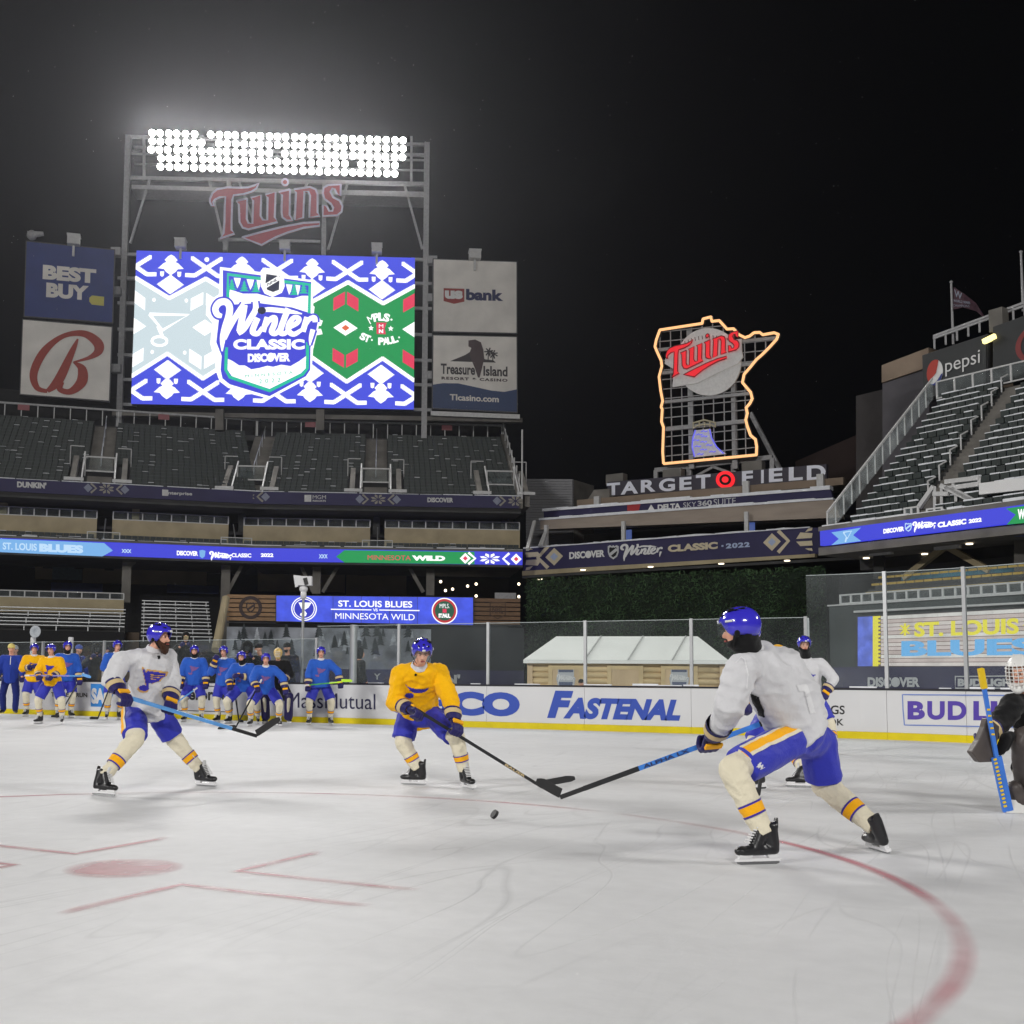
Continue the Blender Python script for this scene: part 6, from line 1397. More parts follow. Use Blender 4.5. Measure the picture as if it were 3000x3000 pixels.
def blob_mesh(name, hulls, voxel, smooth=3, cuts=(), fold=0., fs=5., off=V((0, 0, 0)), seed=0.):
    """One continuous surface grown from overlapping hulls (voxel union, smoothed, with cloth folds)."""
    bm = bmesh.new()
    for h in hulls: hull_into(bm, h)
    me = bpy.data.meshes.new(name); bm.to_mesh(me); bm.free()
    ob = bpy.data.objects.new(name, me); SC2.collection.objects.link(ob)
    m = ob.modifiers.new('r', 'REMESH'); m.mode = 'VOXEL'; m.voxel_size = voxel; m.use_smooth_shade = True
    if smooth: s = ob.modifiers.new('s', 'SMOOTH'); s.factor = .5; s.iterations = smooth
    VL2.update(); ev = ob.evaluated_get(VL2.depsgraph); out = bpy.data.meshes.new_from_object(ev); out.name = name
    bpy.data.objects.remove(ob); bpy.data.meshes.remove(me)
    bm = bmesh.new(); bm.from_mesh(out)
    for co, no, rad in cuts:
        geom = [f for f in bm.faces if (f.calc_center_median() - co).length < rad]
        gg = set(geom) | {e for f in geom for e in f.edges} | {v for f in geom for v in f.verts}
        r = bmesh.ops.bisect_plane(bm, geom=list(gg), plane_co=co, plane_no=no, clear_outer=True)
        ed = [e for e in bm.edges if e.is_boundary]
        if ed: bmesh.ops.holes_fill(bm, edges=ed, sides=0)
    if fold:
        bm.normal_update(); sv = V((seed * 3.1, seed * 1.7, seed))
        mv = []
        for v in bm.verts:
            p = v.co
            a = noise.noise(V((p.x * fs, p.y * fs, p.z * fs * .45)) + sv); b = noise.noise(p * fs * 2.6 + sv); rdg = 1 - abs(noise.noise(V((p.x * fs * .9, p.y * fs * .9, p.z * fs * 1.5)) + sv * 2)) * 2
            mv.append(v.normal * (fold * (a * .9 + b * .4 + max(0, rdg - .35) * 1.1)))
        for v, d in zip(bm.verts, mv): v.co += d
    for v in bm.verts: v.co -= off
    bm.to_mesh(out); bm.free(); out.polygons.foreach_set('use_smooth', [True] * len(out.polygons)); out.update(); return out
def blob(name, hulls, voxel, mat, parent=None, loc=None, **k):
    off = base_of(parent) if parent else V(loc); me = blob_mesh(name, hulls, voxel, off=off, **k); me.materials.clear(); me.materials.append(mat); return link(name, me, parent, loc)

def cloth(name, rgb, rough=.85, bump=.2, bs=60, var=.025):
    """Woven cloth: fine weave bump plus long soft wrinkles."""
    if name in MATS: return MATS[name]
    M = pm(name, srgb(rgb), rough, var=var, vscale=6, bump=bump, bscale=bs, spec=.25, sheen=.1)
    N = M.node_tree.nodes; L = M.node_tree.links; b = N['Principled BSDF']; b0 = [n for n in N if n.type == 'BUMP'][0]; tc = [n for n in N if n.type == 'TEX_COORD'][0]
    nz = N.new('ShaderNodeTexNoise'); nz.inputs['Scale'].default_value = 5.0; nz.inputs['Detail'].default_value = 1.0; nz.inputs['Distortion'].default_value = .8; L.new(tc.outputs['Object'], nz.inputs['Vector'])
    sb = N.new('ShaderNodeMath'); sb.operation = 'SUBTRACT'; sb.inputs[1].default_value = .5; L.new(nz.outputs['Fac'], sb.inputs[0]); ab = N.new('ShaderNodeMath'); ab.operation = 'ABSOLUTE'; L.new(sb.outputs[0], ab.inputs[0])
    mr_ = N.new('ShaderNodeMapRange'); mr_.inputs[1].default_value = 0; mr_.inputs[2].default_value = .2; mr_.inputs[3].default_value = 1; mr_.inputs[4].default_value = 0; mr_.interpolation_type = 'SMOOTHSTEP'; L.new(ab.outputs[0], mr_.inputs[0])
    b1 = N.new('ShaderNodeBump'); b1.inputs['Strength'].default_value = .16; b1.inputs['Distance'].default_value = .018; L.new(mr_.outputs[0], b1.inputs['Height']); L.new(b0.outputs[0], b1.inputs['Normal']); L.new(b1.outputs[0], b.inputs['Normal']); return M
M_jw = cloth('white_jersey', (208, 208, 211)); M_jy = cloth('yellow_jersey', (246, 184, 0)); M_jb = cloth('blue_jersey', (42, 92, 190)); M_jk = cloth('black_jersey', (18, 18, 20))
M_pant = cloth('royal_pants', (50, 56, 176), .6); M_sock = cloth('cream_sock', (222, 214, 190), .9, .35, 45); M_gold = cloth('gold_stripe', (246, 176, 20)); M_pur = cloth('violet_stripe', (66, 54, 150)); M_navyc = cloth('navy_glove', (34, 30, 92), .55, .2, 40); M_crm = cloth('cream_cuff', (206, 184, 138), .6); M_kn = cloth('navy_suit', (28, 40, 110)); M_suit = cloth('royal_tracksuit', (36, 62, 160))
M_coat = cloth('black_coat', (16, 16, 18), .8); M_fur = cloth('dark_fur', (22, 20, 20), 1., .8, 80); M_skin = pm('skin', srgb((226, 168, 142)), .5, var=.06, vscale=20, spec=.35); M_beard = cloth('brown_beard', (66, 40, 26), .9, .7, 120, .2)
M_helm = pm('royal_helmet', srgb((58, 52, 196)), .16, spec=.6, coat=.5); M_boot = pm('black_boot', (.012, .012, .014), .35, spec=.5, var=.2, vscale=8); M_hold = pm('white_holder', (.72, .72, .73), .35); M_blade = pm('skate_steel', (.6, .61, .62), .2, 1.); M_lace = pm('white_lace', (.72, .72, .72), .7); M_lip = pm('lips', srgb((150, 74, 70)), .5); M_eye = pm('dark_eye', (.02, .015, .015), .2); M_brow = pm('brow', srgb((86, 58, 38)), .8)
M_visor = glass_mat('visor', .03, nscale=3); M_bala = cloth('black_balaclava', (14, 14, 16)); M_wht = pm('white_plastic', (.70, .70, .68), .4); M_felt = pm('felt_tongue', (.62, .62, .62), .9)

# ---- shared gear meshes -------------------------------------------------------
def helmet_mesh():
    mb = MB(); na, nr = 36, 12; rx, ry, rz = .112, .140, .122; rings = []
    def rim(a):  # a = 0 front
        c = math.cos(a); base = 78 if c > .75 else (78 + (126 - 78) * min(1, (.75 - c) / .35)); 
        if c < -.2: base = 126 + 8 * min(1, (-.2 - c) / .6)
        return math.radians(base)
    grid = []
    for j in range(nr + 1):
        row = []
        for i in range(na):
            a = 2 * math.pi * i / na; ph = rim(a) * j / nr; bump_ = 1 + .018 * math.cos(4 * a) * math.sin(ph) + .02 * max(0, math.cos(a * 2)) * math.sin(ph * 2) ** 2
            row.append(V((rx * math.sin(ph) * math.sin(a) * bump_, ry * math.sin(ph) * math.cos(a) * bump_ - .008, rz * math.cos(ph) * bump_ + .035)))
        grid.append(row)
    inner = [V((p.x * .93, p.y * .93, p.z * .93 + .004)) for p in grid[-1]]
    vs = [p for r in grid for p in r] + inner; fs = []
    for j in range(nr + 1):
        for i in range(na): k = (i + 1) % na; fs.append((j * na + i, j * na + k, (j + 1) * na + k, (j + 1) * na + i))
    mb.cur = 0; mb.add(vs, fs)
    mb.cur = 1
    for x in (-.052, 0, .052):
        for y, z in ((.085, .125), (.02, .158), (-.05, .155)):
            s = math.sqrt(max(0, 1 - (x / .112) ** 2)); zz = .035 + .122 * math.sqrt(max(.02, 1 - (x / rx) ** 2 - ((y + .008) / ry) ** 2)) + .001
            mb.box((x - .010, y - .02, zz - .006), (x + .010, y + .02, zz + .0035))
    for s in (-1, 1):
        mb.cur = 1; mb.ball((s * .104, -.012, -.028), (.008, .020, .024), 10, 6)
        mb.cur = 2; mb.box((min(s * .1105, s * .1160), .005, .052), (max(s * .1105, s * .1160), .055, .066))
        mb.cur = 1; mb.box((min(s * .060, s * .090), -.03, .128), (max(s * .060, s * .090), .05, .1335))
    mb.cur = 2; mb.box((-.016, .128, .060), (.016, .1375, .082))
    return mb.mesh('helmet', [M_helm, M_bala, M_lace], smooth=True)
def visor_mesh():
    mb = MB(); n = 12; vs = []
    for j, (z, k) in enumerate(((.068, 1.02), (.03, 1.08), (-.03, 1.06))):
        for i in range(n + 1): a = math.radians(-72 + 144 * i / n); vs.append(V((.112 * k * math.sin(a), .138 * k * math.cos(a) - .006, z - (.02 * math.cos(a) if j == 2 else 0) + (.02 if j == 2 else 0))))
    mb.add(vs, [(j * (n + 1) + i, j * (n + 1) + i + 1, (j + 1) * (n + 1) + i + 1, (j + 1) * (n + 1) + i) for j in range(2) for i in range(n)]); return mb.mesh('visor', M_visor, smooth=True)
HELM = helmet_mesh(); VIS = visor_mesh()
def boot_mesh(vx):
    me = blob_mesh('boot', [[((0, -.055, -.085), (.036, .035, .035)), ((0, .03, -.09), (.04, .05, .03))], [((0, .03, -.085), (.042, .04, .036)), ((0, .165, -.092), (.042, .045, .030))], [((0, .165, -.09), (.043, .05, .032)), ((0, .185, -.092), (.036, .032, .028))],
                                [((0, -.045, -.06), (.040, .048, .04)), ((0, -.020, .06), (.050, .066, .03))], [((0, .07, -.062), (.040, .05, .03)), ((0, .012, .05), (.048, .062, .02))], [((0, -.075, .05), (.030, .012, .02)), ((0, -.083, .105), (.026, .010, .012))]], vx, 2)
    me.materials.clear(); me.materials.append(M_boot); return me
BOOT = boot_mesh(.010); BOOT_L = boot_mesh(.02)
def holder_mesh():
    mb = MB(); prof = [(-.075, -.112), (.185, -.118), (.205, -.135), (.205, -.152), (-.085, -.152), (-.09, -.135)]
    # two posts and a runner
    for poly in ([(-.075, -.112), (.0, -.115), (-.012, -.138), (-.07, -.138)], [(.10, -.115), (.19, -.116), (.195, -.138), (.112, -.138)], [(-.085, -.136), (.205, -.136), (.212, -.155), (-.088, -.155)]):
        mb.prism(poly, lambda y, z, d: V((d, y, z)), -.016, .016)
    return mb.mesh('blade_holder', M_hold)
def blade_mesh():
    mb = MB(); mb.prism([(-.085, -.153), (.21, -.153), (.205, -.166), (.18, -.174), (-.06, -.174), (-.085, -.168)], lambda y, z, d: V((d, y, z)), -.004, .004); return mb.mesh('blade', M_blade)
HOLD, BLADE = holder_mesh(), blade_mesh()
def lace_mesh():
    mb = MB()
    for k in range(7):
        y = .130 - k * .0105; z = -.040 + k * .0155; mb.bar((-.034, y, z), (.034, y - .003, z + .005), .009, .008); 
    return mb.mesh('laces', M_lace)
LACE = lace_mesh()
TONG = blob_mesh('tongue', [[((0, .055, .02), (.028, .014, .03)), ((0, .065, .09), (.034, .010, .03))]], .012, 2); TONG.materials.append(M_felt)
BLADE_DROP = .174
def glove_hulls():
    H = [[((0, .03, 0), (.052, .035, .036)), ((0, .095, .012), (.056, .03, .030))]]
    for i in range(4):
        x = -.042 + .028 * i; L = .005 if i in (1, 2) else 0; P = [V((x, .105, .026)), V((x, .150 + L, .016)), V((x, .158 + L, -.028)), V((x, .112, -.05))]
        for a, b in zip(P, P[1:]): H.append([(a, .0165), (b, .0155)])
    P = [V((-.052, .05, .0)), V((-.066, .095, -.020)), V((-.030, .12, -.048))]
    for a, b in zip(P, P[1:]): H.append([(a, .018), (b, .016)])
    return H
GLOVE = blob_mesh('glove', glove_hulls(), .008, 1); GLOVE_L = blob_mesh('glove', glove_hulls(), .014, 1)
for g in (GLOVE, GLOVE_L): g.materials.clear(); g.materials.append(M_navyc)
def cuff_mesh(mat):
    mb = MB(); rings = []
    for y, a, b in ((-.105, .080, .070), (-.04, .074, .062), (.012, .060, .048), (.02, .056, .044)): rings.append([V((a * math.cos(2 * math.pi * i / 18), y + .012 * math.sin(2 * math.pi * i / 18), b * math.sin(2 * math.pi * i / 18))) for i in range(18)])
    for y, a, b in ((.0, .045, .035), (-.095, .068, .058)): rings.append([V((a * math.cos(2 * math.pi * i / 18), y, b * math.sin(2 * math.pi * i / 18))) for i in range(18)])
    mb.loft(rings, False); return mb.mesh('cuff', mat, smooth=True)
CUFF = cuff_mesh(M_navyc)
def band_mesh():
    mb = MB(); rings = []
    for y, a, b in ((-.082, .0815, .0705), (-.035, .0775, .0655)): rings.append([V((a * math.cos(2 * math.pi * i / 18), y + .012 * math.sin(2 * math.pi * i / 18), b * math.sin(2 * math.pi * i / 18))) for i in range(18)])
    mb.loft(rings, False); return mb.mesh('cuff_band', M_crm, smooth=True)
BAND = band_mesh()
def roll_mesh(mat):
    mb = MB(); mb.box((-.05, .045, .034), (.05, .085, .050)); return mb.mesh('glove_roll', mat)
ROLL = roll_mesh(M_gold)

def ortho(y, x):
    y = y.normalized(); x = (x - y * x.dot(y)); x = x.normalized() if x.length > 1e-4 else y.orthogonal().normalized(); return x, y, x.cross(y)

def decal(name, polys, fn, nrm, target, parent, mat, off=.006, step=None):
    """Flat print lifted onto the cloth: every point is dropped onto the garment along -nrm."""
    me = target.data; bw = base_of(target.parent if target.parent else target); bw = base_of(target)
    bvh = BVHTree.FromPolygons([v.co + bw for v in me.vertices], [tuple(p.vertices) for p in me.polygons])
    mb = MB()
    def put(p):
        h = bvh.ray_cast(p + nrm * .17, -nrm, .6); return (h[0] + nrm * off) if h[0] is not None else p + nrm * .02
    for poly in polys:
        if step:
            xs = [p[0] for p in poly]; ys = [p[1] for p in poly]; nx = int((max(xs) - min(xs)) / step) + 1; ny = int((max(ys) - min(ys)) / step) + 1; x0, y0 = min(xs), min(ys)
            def ins(x, y):
                c = False; n = len(poly)
                for i in range(n):
                    (x1, y1), (x2, y2) = poly[i], poly[(i + 1) % n]
                    if (y1 > y) != (y2 > y) and x < (x2 - x1) * (y - y1) / (y2 - y1) + x1: c = not c
                return c
            for i in range(nx):
                for j in range(ny):
                    if ins(x0 + (i + .5) * step, y0 + (j + .5) * step):
                        mb.add([put(fn(x0 + (i + a) * step, y0 + (j + b) * step)) for a, b in ((0, 0), (1, 0), (1, 1), (0, 1))], [(0, 1, 2, 3)])
        else:
            tr = tessellate_polygon([[V((p[0], p[1], 0)) for p in poly]]); mb.add([put(fn(p[0], p[1])) for p in poly], [tuple(t) for t in tr])
    if not mb.v: return None
    return mb.build(name, mat, parent, smooth=True)
def px_print(name, polys, target, parent, mat, step=2.6, lift=.005):
    """Print laid on a garment where the photograph shows it: outline points give directions, the cloth gives the distance."""
    bw = base_of(target); me = target.data
    bvh = BVHTree.FromPolygons([v.co + bw for v in me.vertices], [tuple(p.vertices) for p in me.polygons]); mb = MB()
    for poly in polys:
        xs = [p[0] for p in poly]; ys = [p[1] for p in poly]; n = len(poly)
        def ins(x, y):
            c = False
            for i in range(n):
                (x1, y1), (x2, y2) = poly[i], poly[(i + 1) % n]
                if (y1 > y) != (y2 > y) and x < (x2 - x1) * (y - y1) / (y2 - y1) + x1: c = not c
            return c
        memo = {}
        def hit(x, y):
            k = (round(x, 2), round(y, 2))
            if k not in memo:
                h = bvh.ray_cast(CAM, ray(x, y).normalized(), 60); memo[k] = None if h[0] is None else h[0] + h[1] * lift * (1 if h[1].dot(CAM - h[0]) > 0 else -1)
            return memo[k]
        y = min(ys)
        while y < max(ys):
            x = min(xs)
            while x < max(xs):
                if ins(x + step / 2, y + step / 2):
                    q = [hit(x + a * step, y + b * step) for a, b in ((0, 0), (1, 0), (1, 1), (0, 1))]
                    if all(v is not None for v in q) and max((q[i] - q[i - 1]).length for i in range(4)) < .06: mb.add(q, [(0, 1, 2, 3)])
                x += step
            y += step
    return mb.build(name, mat, parent, smooth=True) if mb.v else None
NOTE_W = [(.14, 1.0), (.22, .90), (.27, .98), (.34, .90), (.65, .86), (1.0, .80), (.90, .68), (.78, .60), (.66, .50), (.52, .42), (.40, .40), (.37, .30), (.39, .14), (.33, .06), (.30, .20), (.26, .45), (.20, .70)]
NOTE_H = [(.19 + .19 * math.cos(math.radians(a)), .12 + .12 * math.sin(math.radians(a))) for a in range(0, 360, 20)]
def grow(poly, k):
    cx = sum(p[0] for p in poly) / len(poly); cy = sum(p[1] for p in poly) / len(poly); return [(cx + (p[0] - cx) * k, cy + (p[1] - cy) * k) for p in poly]

def hockey_stick(top, heel, toe, mshaft, mblade, label, grip=M_lace, face=None, group=None, wide=.034):
    B = V(heel); B = V((B.x, B.y, 0)); t = thing('hockey_stick', label, 'hockey stick', V(heel), group)
    ax = (V(heel) - V(top)).normalized(); tl = (V(top) - V(heel)).length
    bd_ = (V(toe) - V(heel)); up = V((0, 0, 1)); sd = bd_.cross(up).normalized()
    MB().bar(V(top) + ax * .12, V(heel) - ax * .30, wide, .024, sd).build('shaft', mshaft, t)
    MB().bar(V(top), V(top) + ax * .12, wide * 1.12, .028, sd).build('grip', grip, t)
    MB().bar(V(heel) - ax * .30, V(heel) - ax * .01, wide * .95, .022, sd).build('lower_shaft', mblade, t)
    mb = MB(); rings = []; n = 9; hgt = .070; bu = (up - bd_.normalized() * up.dot(bd_.normalized())).normalized()
    for i in range(n):
        q = i / (n - 1); p = V(heel) + bd_ * q + sd * (.05 * math.sin(q * 1.5) ** 2) * (1 if face is None else face); h0 = 0.; h1 = hgt * (1 if q < .8 else 1 - (q - .8) * 1.6)
        h0 = -.0 + (.012 if q > .9 else 0); w = .007
        rings.append([p + bu * h0 - sd * w, p + bu * h0 + sd * w, p + bu * h1 + sd * w * .6, p + bu * h1 - sd * w * .6])
    mb.loft(rings); mb.build('blade', mblade, t); return t

def face_bits(o, HM, detail):
    """Eyes, brows and mouth on the front of the head; HM maps head-local points to the world."""
    for s in (-1, 1):
        mb = MB(); mb.ball(HM @ V((s * .031, .0895, .004)), .0062, 8, 6); mb.build('eye', M_eye, o, smooth=True)
        mb = MB(); mb.bar(HM @ V((s * .015, .097, .022)), HM @ V((s * .046, .088, .022)), .007, .006, HM.to_3x3() @ V((0, 1, 0))); mb.build('eyebrow', M_brow, o)
    mb = MB(); mb.bar(HM @ V((-.022, .101, -.062)), HM @ V((.022, .101, -.062)), .010, .010, HM.to_3x3() @ V((0, 0, 1))); mb.build('mouth', M_lip, o)

def person(J, kit, label, group=None, detail=False, seed=0.):
    """J: joints in world space. kit: clothing. The body is one skinned surface; clothing and gear are its children."""
    vx = .013 if detail else .026
    side = (J['shL'] - J['shR']).normalized(); up = (J['neck'] - J['pelvis']).normalized(); fwd = side.cross(up).normalized(); side = up.cross(fwd).normalized(); AX = (side, fwd, up)
    sc = kit.get('scale', 1.0)
    hf = J['face'].normalized(); hx, hy, hz = ortho(hf, hf.cross(J.get('hup', V((0, 0, 1))))); hz = hx.cross(hy)
    if hz.z < 0: hx, hz = -hx, -hz
    HM = basis(hx * sc, hy * sc, hz * sc, J['head'])
    hp = lambda x, y, z: HM @ V((x, y, z))
    HA = (hx, hy, hz)
    T = lambda t: lerp(J['pelvis'], J['neck'], t)
    hipL, hipR = J.get('hipL', J['pelvis'] + side * .10 * sc), J.get('hipR', J['pelvis'] - side * .10 * sc)
    base = V((J['pelvis'].x, J['pelvis'].y, 0)) if 'base' not in J else J['base']
    S = lambda *a: tuple(x * sc for x in a)
    H = [[(hp(0, -.012, .028), S(.074, .094, .092), HA), (hp(0, .02, -.01), S(.066, .074, .07), HA)], [(hp(0, .03, -.03), S(.060, .058, .04), HA), (hp(0, .052, -.088), S(.036, .034, .026), HA)], [(hp(0, .088, .008), .011 * sc), (hp(0, .112, -.028), .0135 * sc), (hp(0, .09, -.034), .016 * sc)],
         [(hp(-.078, -.012, -.012), S(.012, .02, .03), HA), (hp(.078, -.012, -.012), S(.012, .02, .03), HA)], [(hp(0, -.02, -.06), .055 * sc), (J['neck'], .06 * sc)],
         [(T(.85), S(.16, .09, .07), AX), (T(.55), S(.15, .10, .08), AX)], [(T(.55), S(.15, .10, .08), AX), (T(.05), S(.14, .11, .08), AX)]]
    for s in 'LR':
        H += [[(J['sh' + s], .06 * sc), (J['el' + s], .045 * sc)], [(J['el' + s], .045 * sc), (J['wr' + s], .032 * sc)], [(J['sh' + s], .06 * sc), (T(.9), .07 * sc)], [((hipL if s == 'L' else hipR), .085 * sc), (J['kn' + s], .058 * sc)], [(J['kn' + s], .058 * sc), (J['an' + s], .038 * sc)], [(J['an' + s], .032 * sc), (J['an' + s] + (J['ft' + s] * .07 - J.get('fu' + s, V((0, 0, 1))) * .085) * sc, .018 * sc)]]
    H.append([(hipL, .07 * sc), (hipR, .07 * sc), (J['pelvis'], .08 * sc)])
    me = blob_mesh('person', H, .0105 if detail else .02, 2, off=base); me.materials.clear(); me.materials.append(M_skin)
    o = link('person', me, None, base); tag(o, label, 'person', group)
    if not kit.get('noface'): face_bits(o, HM, detail)
    R = kit.get('r', 1.12 if kit['type'] == 'hockey' else 1.0)
    # top garment
    r = lambda x: x * sc * R
    top = [[(T(.93), (r(.17), r(.105), r(.05)), AX), (T(.72), (r(.205), r(.145), r(.10)), AX)], [(T(.72), (r(.205), r(.145), r(.10)), AX), (T(.30), (r(.19), r(.15), r(.08)), AX)], [(T(.30), (r(.19), r(.15), r(.08)), AX), (T(kit.get('hem', -.10)), (r(.215), r(.175), r(.03)), AX)]]
    for s in 'LR':
        top += [[(J['sh' + s], r(.088)), (T(.86), r(.09))], [(J['sh' + s], r(.094)), (J['el' + s], r(.086))], [(J['el' + s], r(.088)), (lerp(J['el' + s], J['wr' + s], .70), r(.062))]]
    top += kit.get('extra', [])
    cuts = [(lerp(J['el' + s], J['wr' + s], .80), (J['wr' + s] - J['el' + s]).normalized(), .16) for s in 'LR'] if detail else []
    jer = blob(kit.get('top_name', 'jersey'), top, vx, kit['top'], o, smooth=4 if detail else 2, cuts=cuts, fold=.017 if detail else .010, fs=7.0, seed=seed)
    col = kit.get('collar')
    if col:
        mb = MB(); c = J['neck'] + up * .0; rg = []
        for z, a, b in ((-.015, .098, .092), (.035, .078, .074), (.04, .068, .064), (0, .07, .07)): rg.append([c + up * z * sc + side * (a * sc * math.cos(2 * math.pi * i / 20)) + fwd * (b * sc * math.sin(2 * math.pi * i / 20)) for i in range(20)])
        mb.loft(rg, False); mb.build('collar', col, o, smooth=True)
    # legs
    if kit['type'] == 'hockey':
        P = [[(J['pelvis'] - up * .02, (.185 * sc, .155 * sc, .10 * sc), AX), (T(.16), (.17 * sc, .14 * sc, .06 * sc), AX)], [(hipL, .115 * sc), (hipR, .115 * sc), (J['pelvis'], .12 * sc)]]; cuts = []
        for s in 'LR':
            hip = hipL if s == 'L' else hipR; k = J['kn' + s]; e = lerp(hip, k, .86); d = (k - hip).normalized()
            P += [[(hip, .128 * sc), (lerp(hip, k, .5), .132 * sc)], [(lerp(hip, k, .5), .132 * sc), (lerp(hip, k, .95), .128 * sc)]]; cuts.append((lerp(hip, k, .84), d, .30 * sc))
        pants = blob('pants', P, vx, kit['pants'], o, smooth=3, cuts=cuts, fold=.009, fs=5, seed=seed + 4)
        if kit.get('stripe'):
            for s in kit['stripe']:
                hip = hipL if s == 'L' else hipR; k = J['kn' + s]; out = side if s == 'L' else -side; ax = (k - hip).normalized(); out = kit.get('stripe_n', out); nn = (out - ax * out.dot(ax)).normalized(); tx = ax.cross(nn)
                for w0, w1, mt in ((-.055, -.030, M_sock), (-.030, .030, M_gold), (.030, .055, M_sock)):
                    decal('side_stripe', [[(-.02, w0), (.40 * (k - hip).length / .45, w0), (.40 * (k - hip).length / .45, w1), (-.02, w1)]], lambda a, b: hip + ax * a + tx * b, nn, pants, o, mt, .006, .02 if not detail else .0125)
        for s in 'LR':
            hip = hipL if s == 'L' else hipR; k, a = J['kn' + s], J['an' + s]; d = (a - k).normalized(); r0, r1 = .088 * sc, .060 * sc
            blob('sock', [[(lerp(hip, k, .74), .098 * sc), (k, .092 * sc)], [(k, r0 + .004), (lerp(k, a, .30), .086 * sc)], [(lerp(k, a, .2), .086 * sc), (lerp(k, a, .92), .064 * sc)]], vx, kit.get('sock', M_sock), o, smooth=2, fold=.009 if detail else .005, fs=9, seed=seed + ord(s), cuts=[(lerp(k, a, .97), d, .12)])
            if not kit.get('nostripe'):
                up_ = d.orthogonal().normalized(); vv = d.cross(up_)
                for t0, t1, mt in ((.50, .53, M_pur), (.53, .66, M_gold), (.66, .69, M_pur)):
                    mb = MB(); rg = []
                    for t in (t0, (t0 + t1) / 2, t1):
                        rr_ = lerp(.087, .066, (t - .25) / .55) * sc + .0055; c = lerp(k, a, t); rg.append([c + (up_ * math.cos(2 * math.pi * i / 20) + vv * math.sin(2 * math.pi * i / 20)) * rr_ for i in range(20)])
                    mb.loft(rg, False); mb.build('sock_stripe', mt, o, smooth=True)
            # skate
            fy = J['ft' + s].normalized(); fz = J.get('fu' + s, V((0, 0, 1))); fx, fy, _ = ortho(fy, fy.cross(fz)); fz = fx.cross(fy)
            if fz.z < 0: fx, fz = -fx, -fz
            M = basis(fx * sc, fy * sc, fz * sc, a); b = shared('skate_boot', BOOT if detail else BOOT_L, o, M); Mi = Matrix.Identity(4)
            for nm, me_ in (('blade_holder', HOLD), ('blade', BLADE), ('laces', LACE), ('tongue', TONG)):
                c = bpy.data.objects.new(nm, me_); COL.objects.link(c); c.parent = b
    else:
        for s in 'LR':
            hip = hipL if s == 'L' else hipR; k, a = J['kn' + s], J['an' + s]
            blob('trouser_leg', [[(hip, .115 * sc), (k, .09 * sc)], [(k, .09 * sc), (lerp(k, a, 1.0), .08 * sc)]], vx, kit['pants'], o, smooth=2, fold=.008, fs=6, seed=seed + ord(s))
            f = J['ft' + s].normalized(); blob('boot', [[(a - V((0, 0, .05)), .055), (a + f * .17 - V((0, 0, .07)), .045)], [(a, .05), (a - V((0, 0, .06)), .055)]], .022, M_boot, o, smooth=1)
    # hands
    if kit['type'] == 'hockey' or kit.get('gloves'):
        for s in 'LR':
            gy = (J['wr' + s] - J['el' + s]); gx = J.get('grip' + s, side); gx, gy, gz = ortho(gy, gx)
            prefer = J.get('back' + s, -FW + V((0, 0, .6)))
            if gz.dot(prefer) < 0: gx, gz = -gx, -gz
            gx, gz = (gx, gz)
            if gx.cross(gy).dot(gz) < 0: gx = -gx
            M = basis(gx * sc * 1.2, gy * sc * 1.2, gz * sc * 1.2, J['wr' + s]); g = shared('glove', GLOVE if detail else GLOVE_L, o, M)
            for nm, me_ in (('cuff', CUFF), ('cuff_band', BAND), ('glove_roll', ROLL)):
                c = bpy.data.objects.new(nm, me_); COL.objects.link(c); c.parent = g
    else:
        for s in 'LR':
            d = (J['wr' + s] - J['el' + s]).normalized(); x, y, z = ortho(d, side); M = basis(x, y, z, J['wr' + s]); g = shared('glove', GLOVE_L, o, M)
    # headgear
    hg = kit.get('head')
    if hg == 'helmet':
        h_ = shared('helmet', HELM, o, HM)
        if kit.get('visor', True): c = bpy.data.objects.new('visor', VIS); COL.objects.link(c); c.parent = h_
        for s in (-1, 1):
            mb = MB(); mb.bar(hp(s * .10, .01, -.04), hp(s * .055, .045, -.112), .012, .005, hx); mb.build('chin_strap', M_bala, o)
    elif hg in ('beanie', 'hood', 'fur'):
        mt = kit.get('hatmat', M_coat); k = {'beanie': (1.0, .03), 'hood': (1.15, .0), 'fur': (1.42, -.01)}[hg]
        Hh = [[(hp(0, -.015, .05), S(.098 * k[0], .115 * k[0], .098 * k[0]), HA)]]
        if hg != 'beanie': Hh = [[(hp(0, -.045, .04), S(.10 * k[0], .10 * k[0], .12 * k[0]), HA), (hp(0, -.05, -.10), S(.10 * k[0], .08 * k[0], .06), HA)]]
        blob('hat' if hg == 'beanie' else 'hood', Hh, .02, mt, o, smooth=1, cuts=[(hp(0, 0, .025), -hz, .25)] if hg == 'beanie' else [], fold=.012 if hg == 'fur' else .003, fs=20)
    if kit.get('bala'):
        blob('balaclava', [[(hp(0, -.03, -.03), S(.088, .085, .06), HA), (J['neck'] + up * .02, .088 * sc)], [(hp(0, .035, -.085), S(.062, .062, .035), HA), (J['neck'] + up * .03, .085 * sc)]], vx, M_bala, o, smooth=2, fold=.005, fs=14)
    if kit.get('beard'):
        blob('beard', [[(hp(-.058, .01, -.03), S(.018, .03, .03), HA), (hp(-.04, .06, -.085), .03 * sc)], [(hp(.058, .01, -.03), S(.018, .03, .03), HA), (hp(.04, .06, -.085), .03 * sc)], [(hp(-.035, .062, -.085), .032 * sc), (hp(.035, .062, -.085), .032 * sc), (hp(0, .068, -.135), .038 * sc)], [(hp(-.03, .096, -.048), .008), (hp(.03, .096, -.048), .008)]], .009 if detail else .018, M_beard, o, smooth=1, fold=.006, fs=30)
        
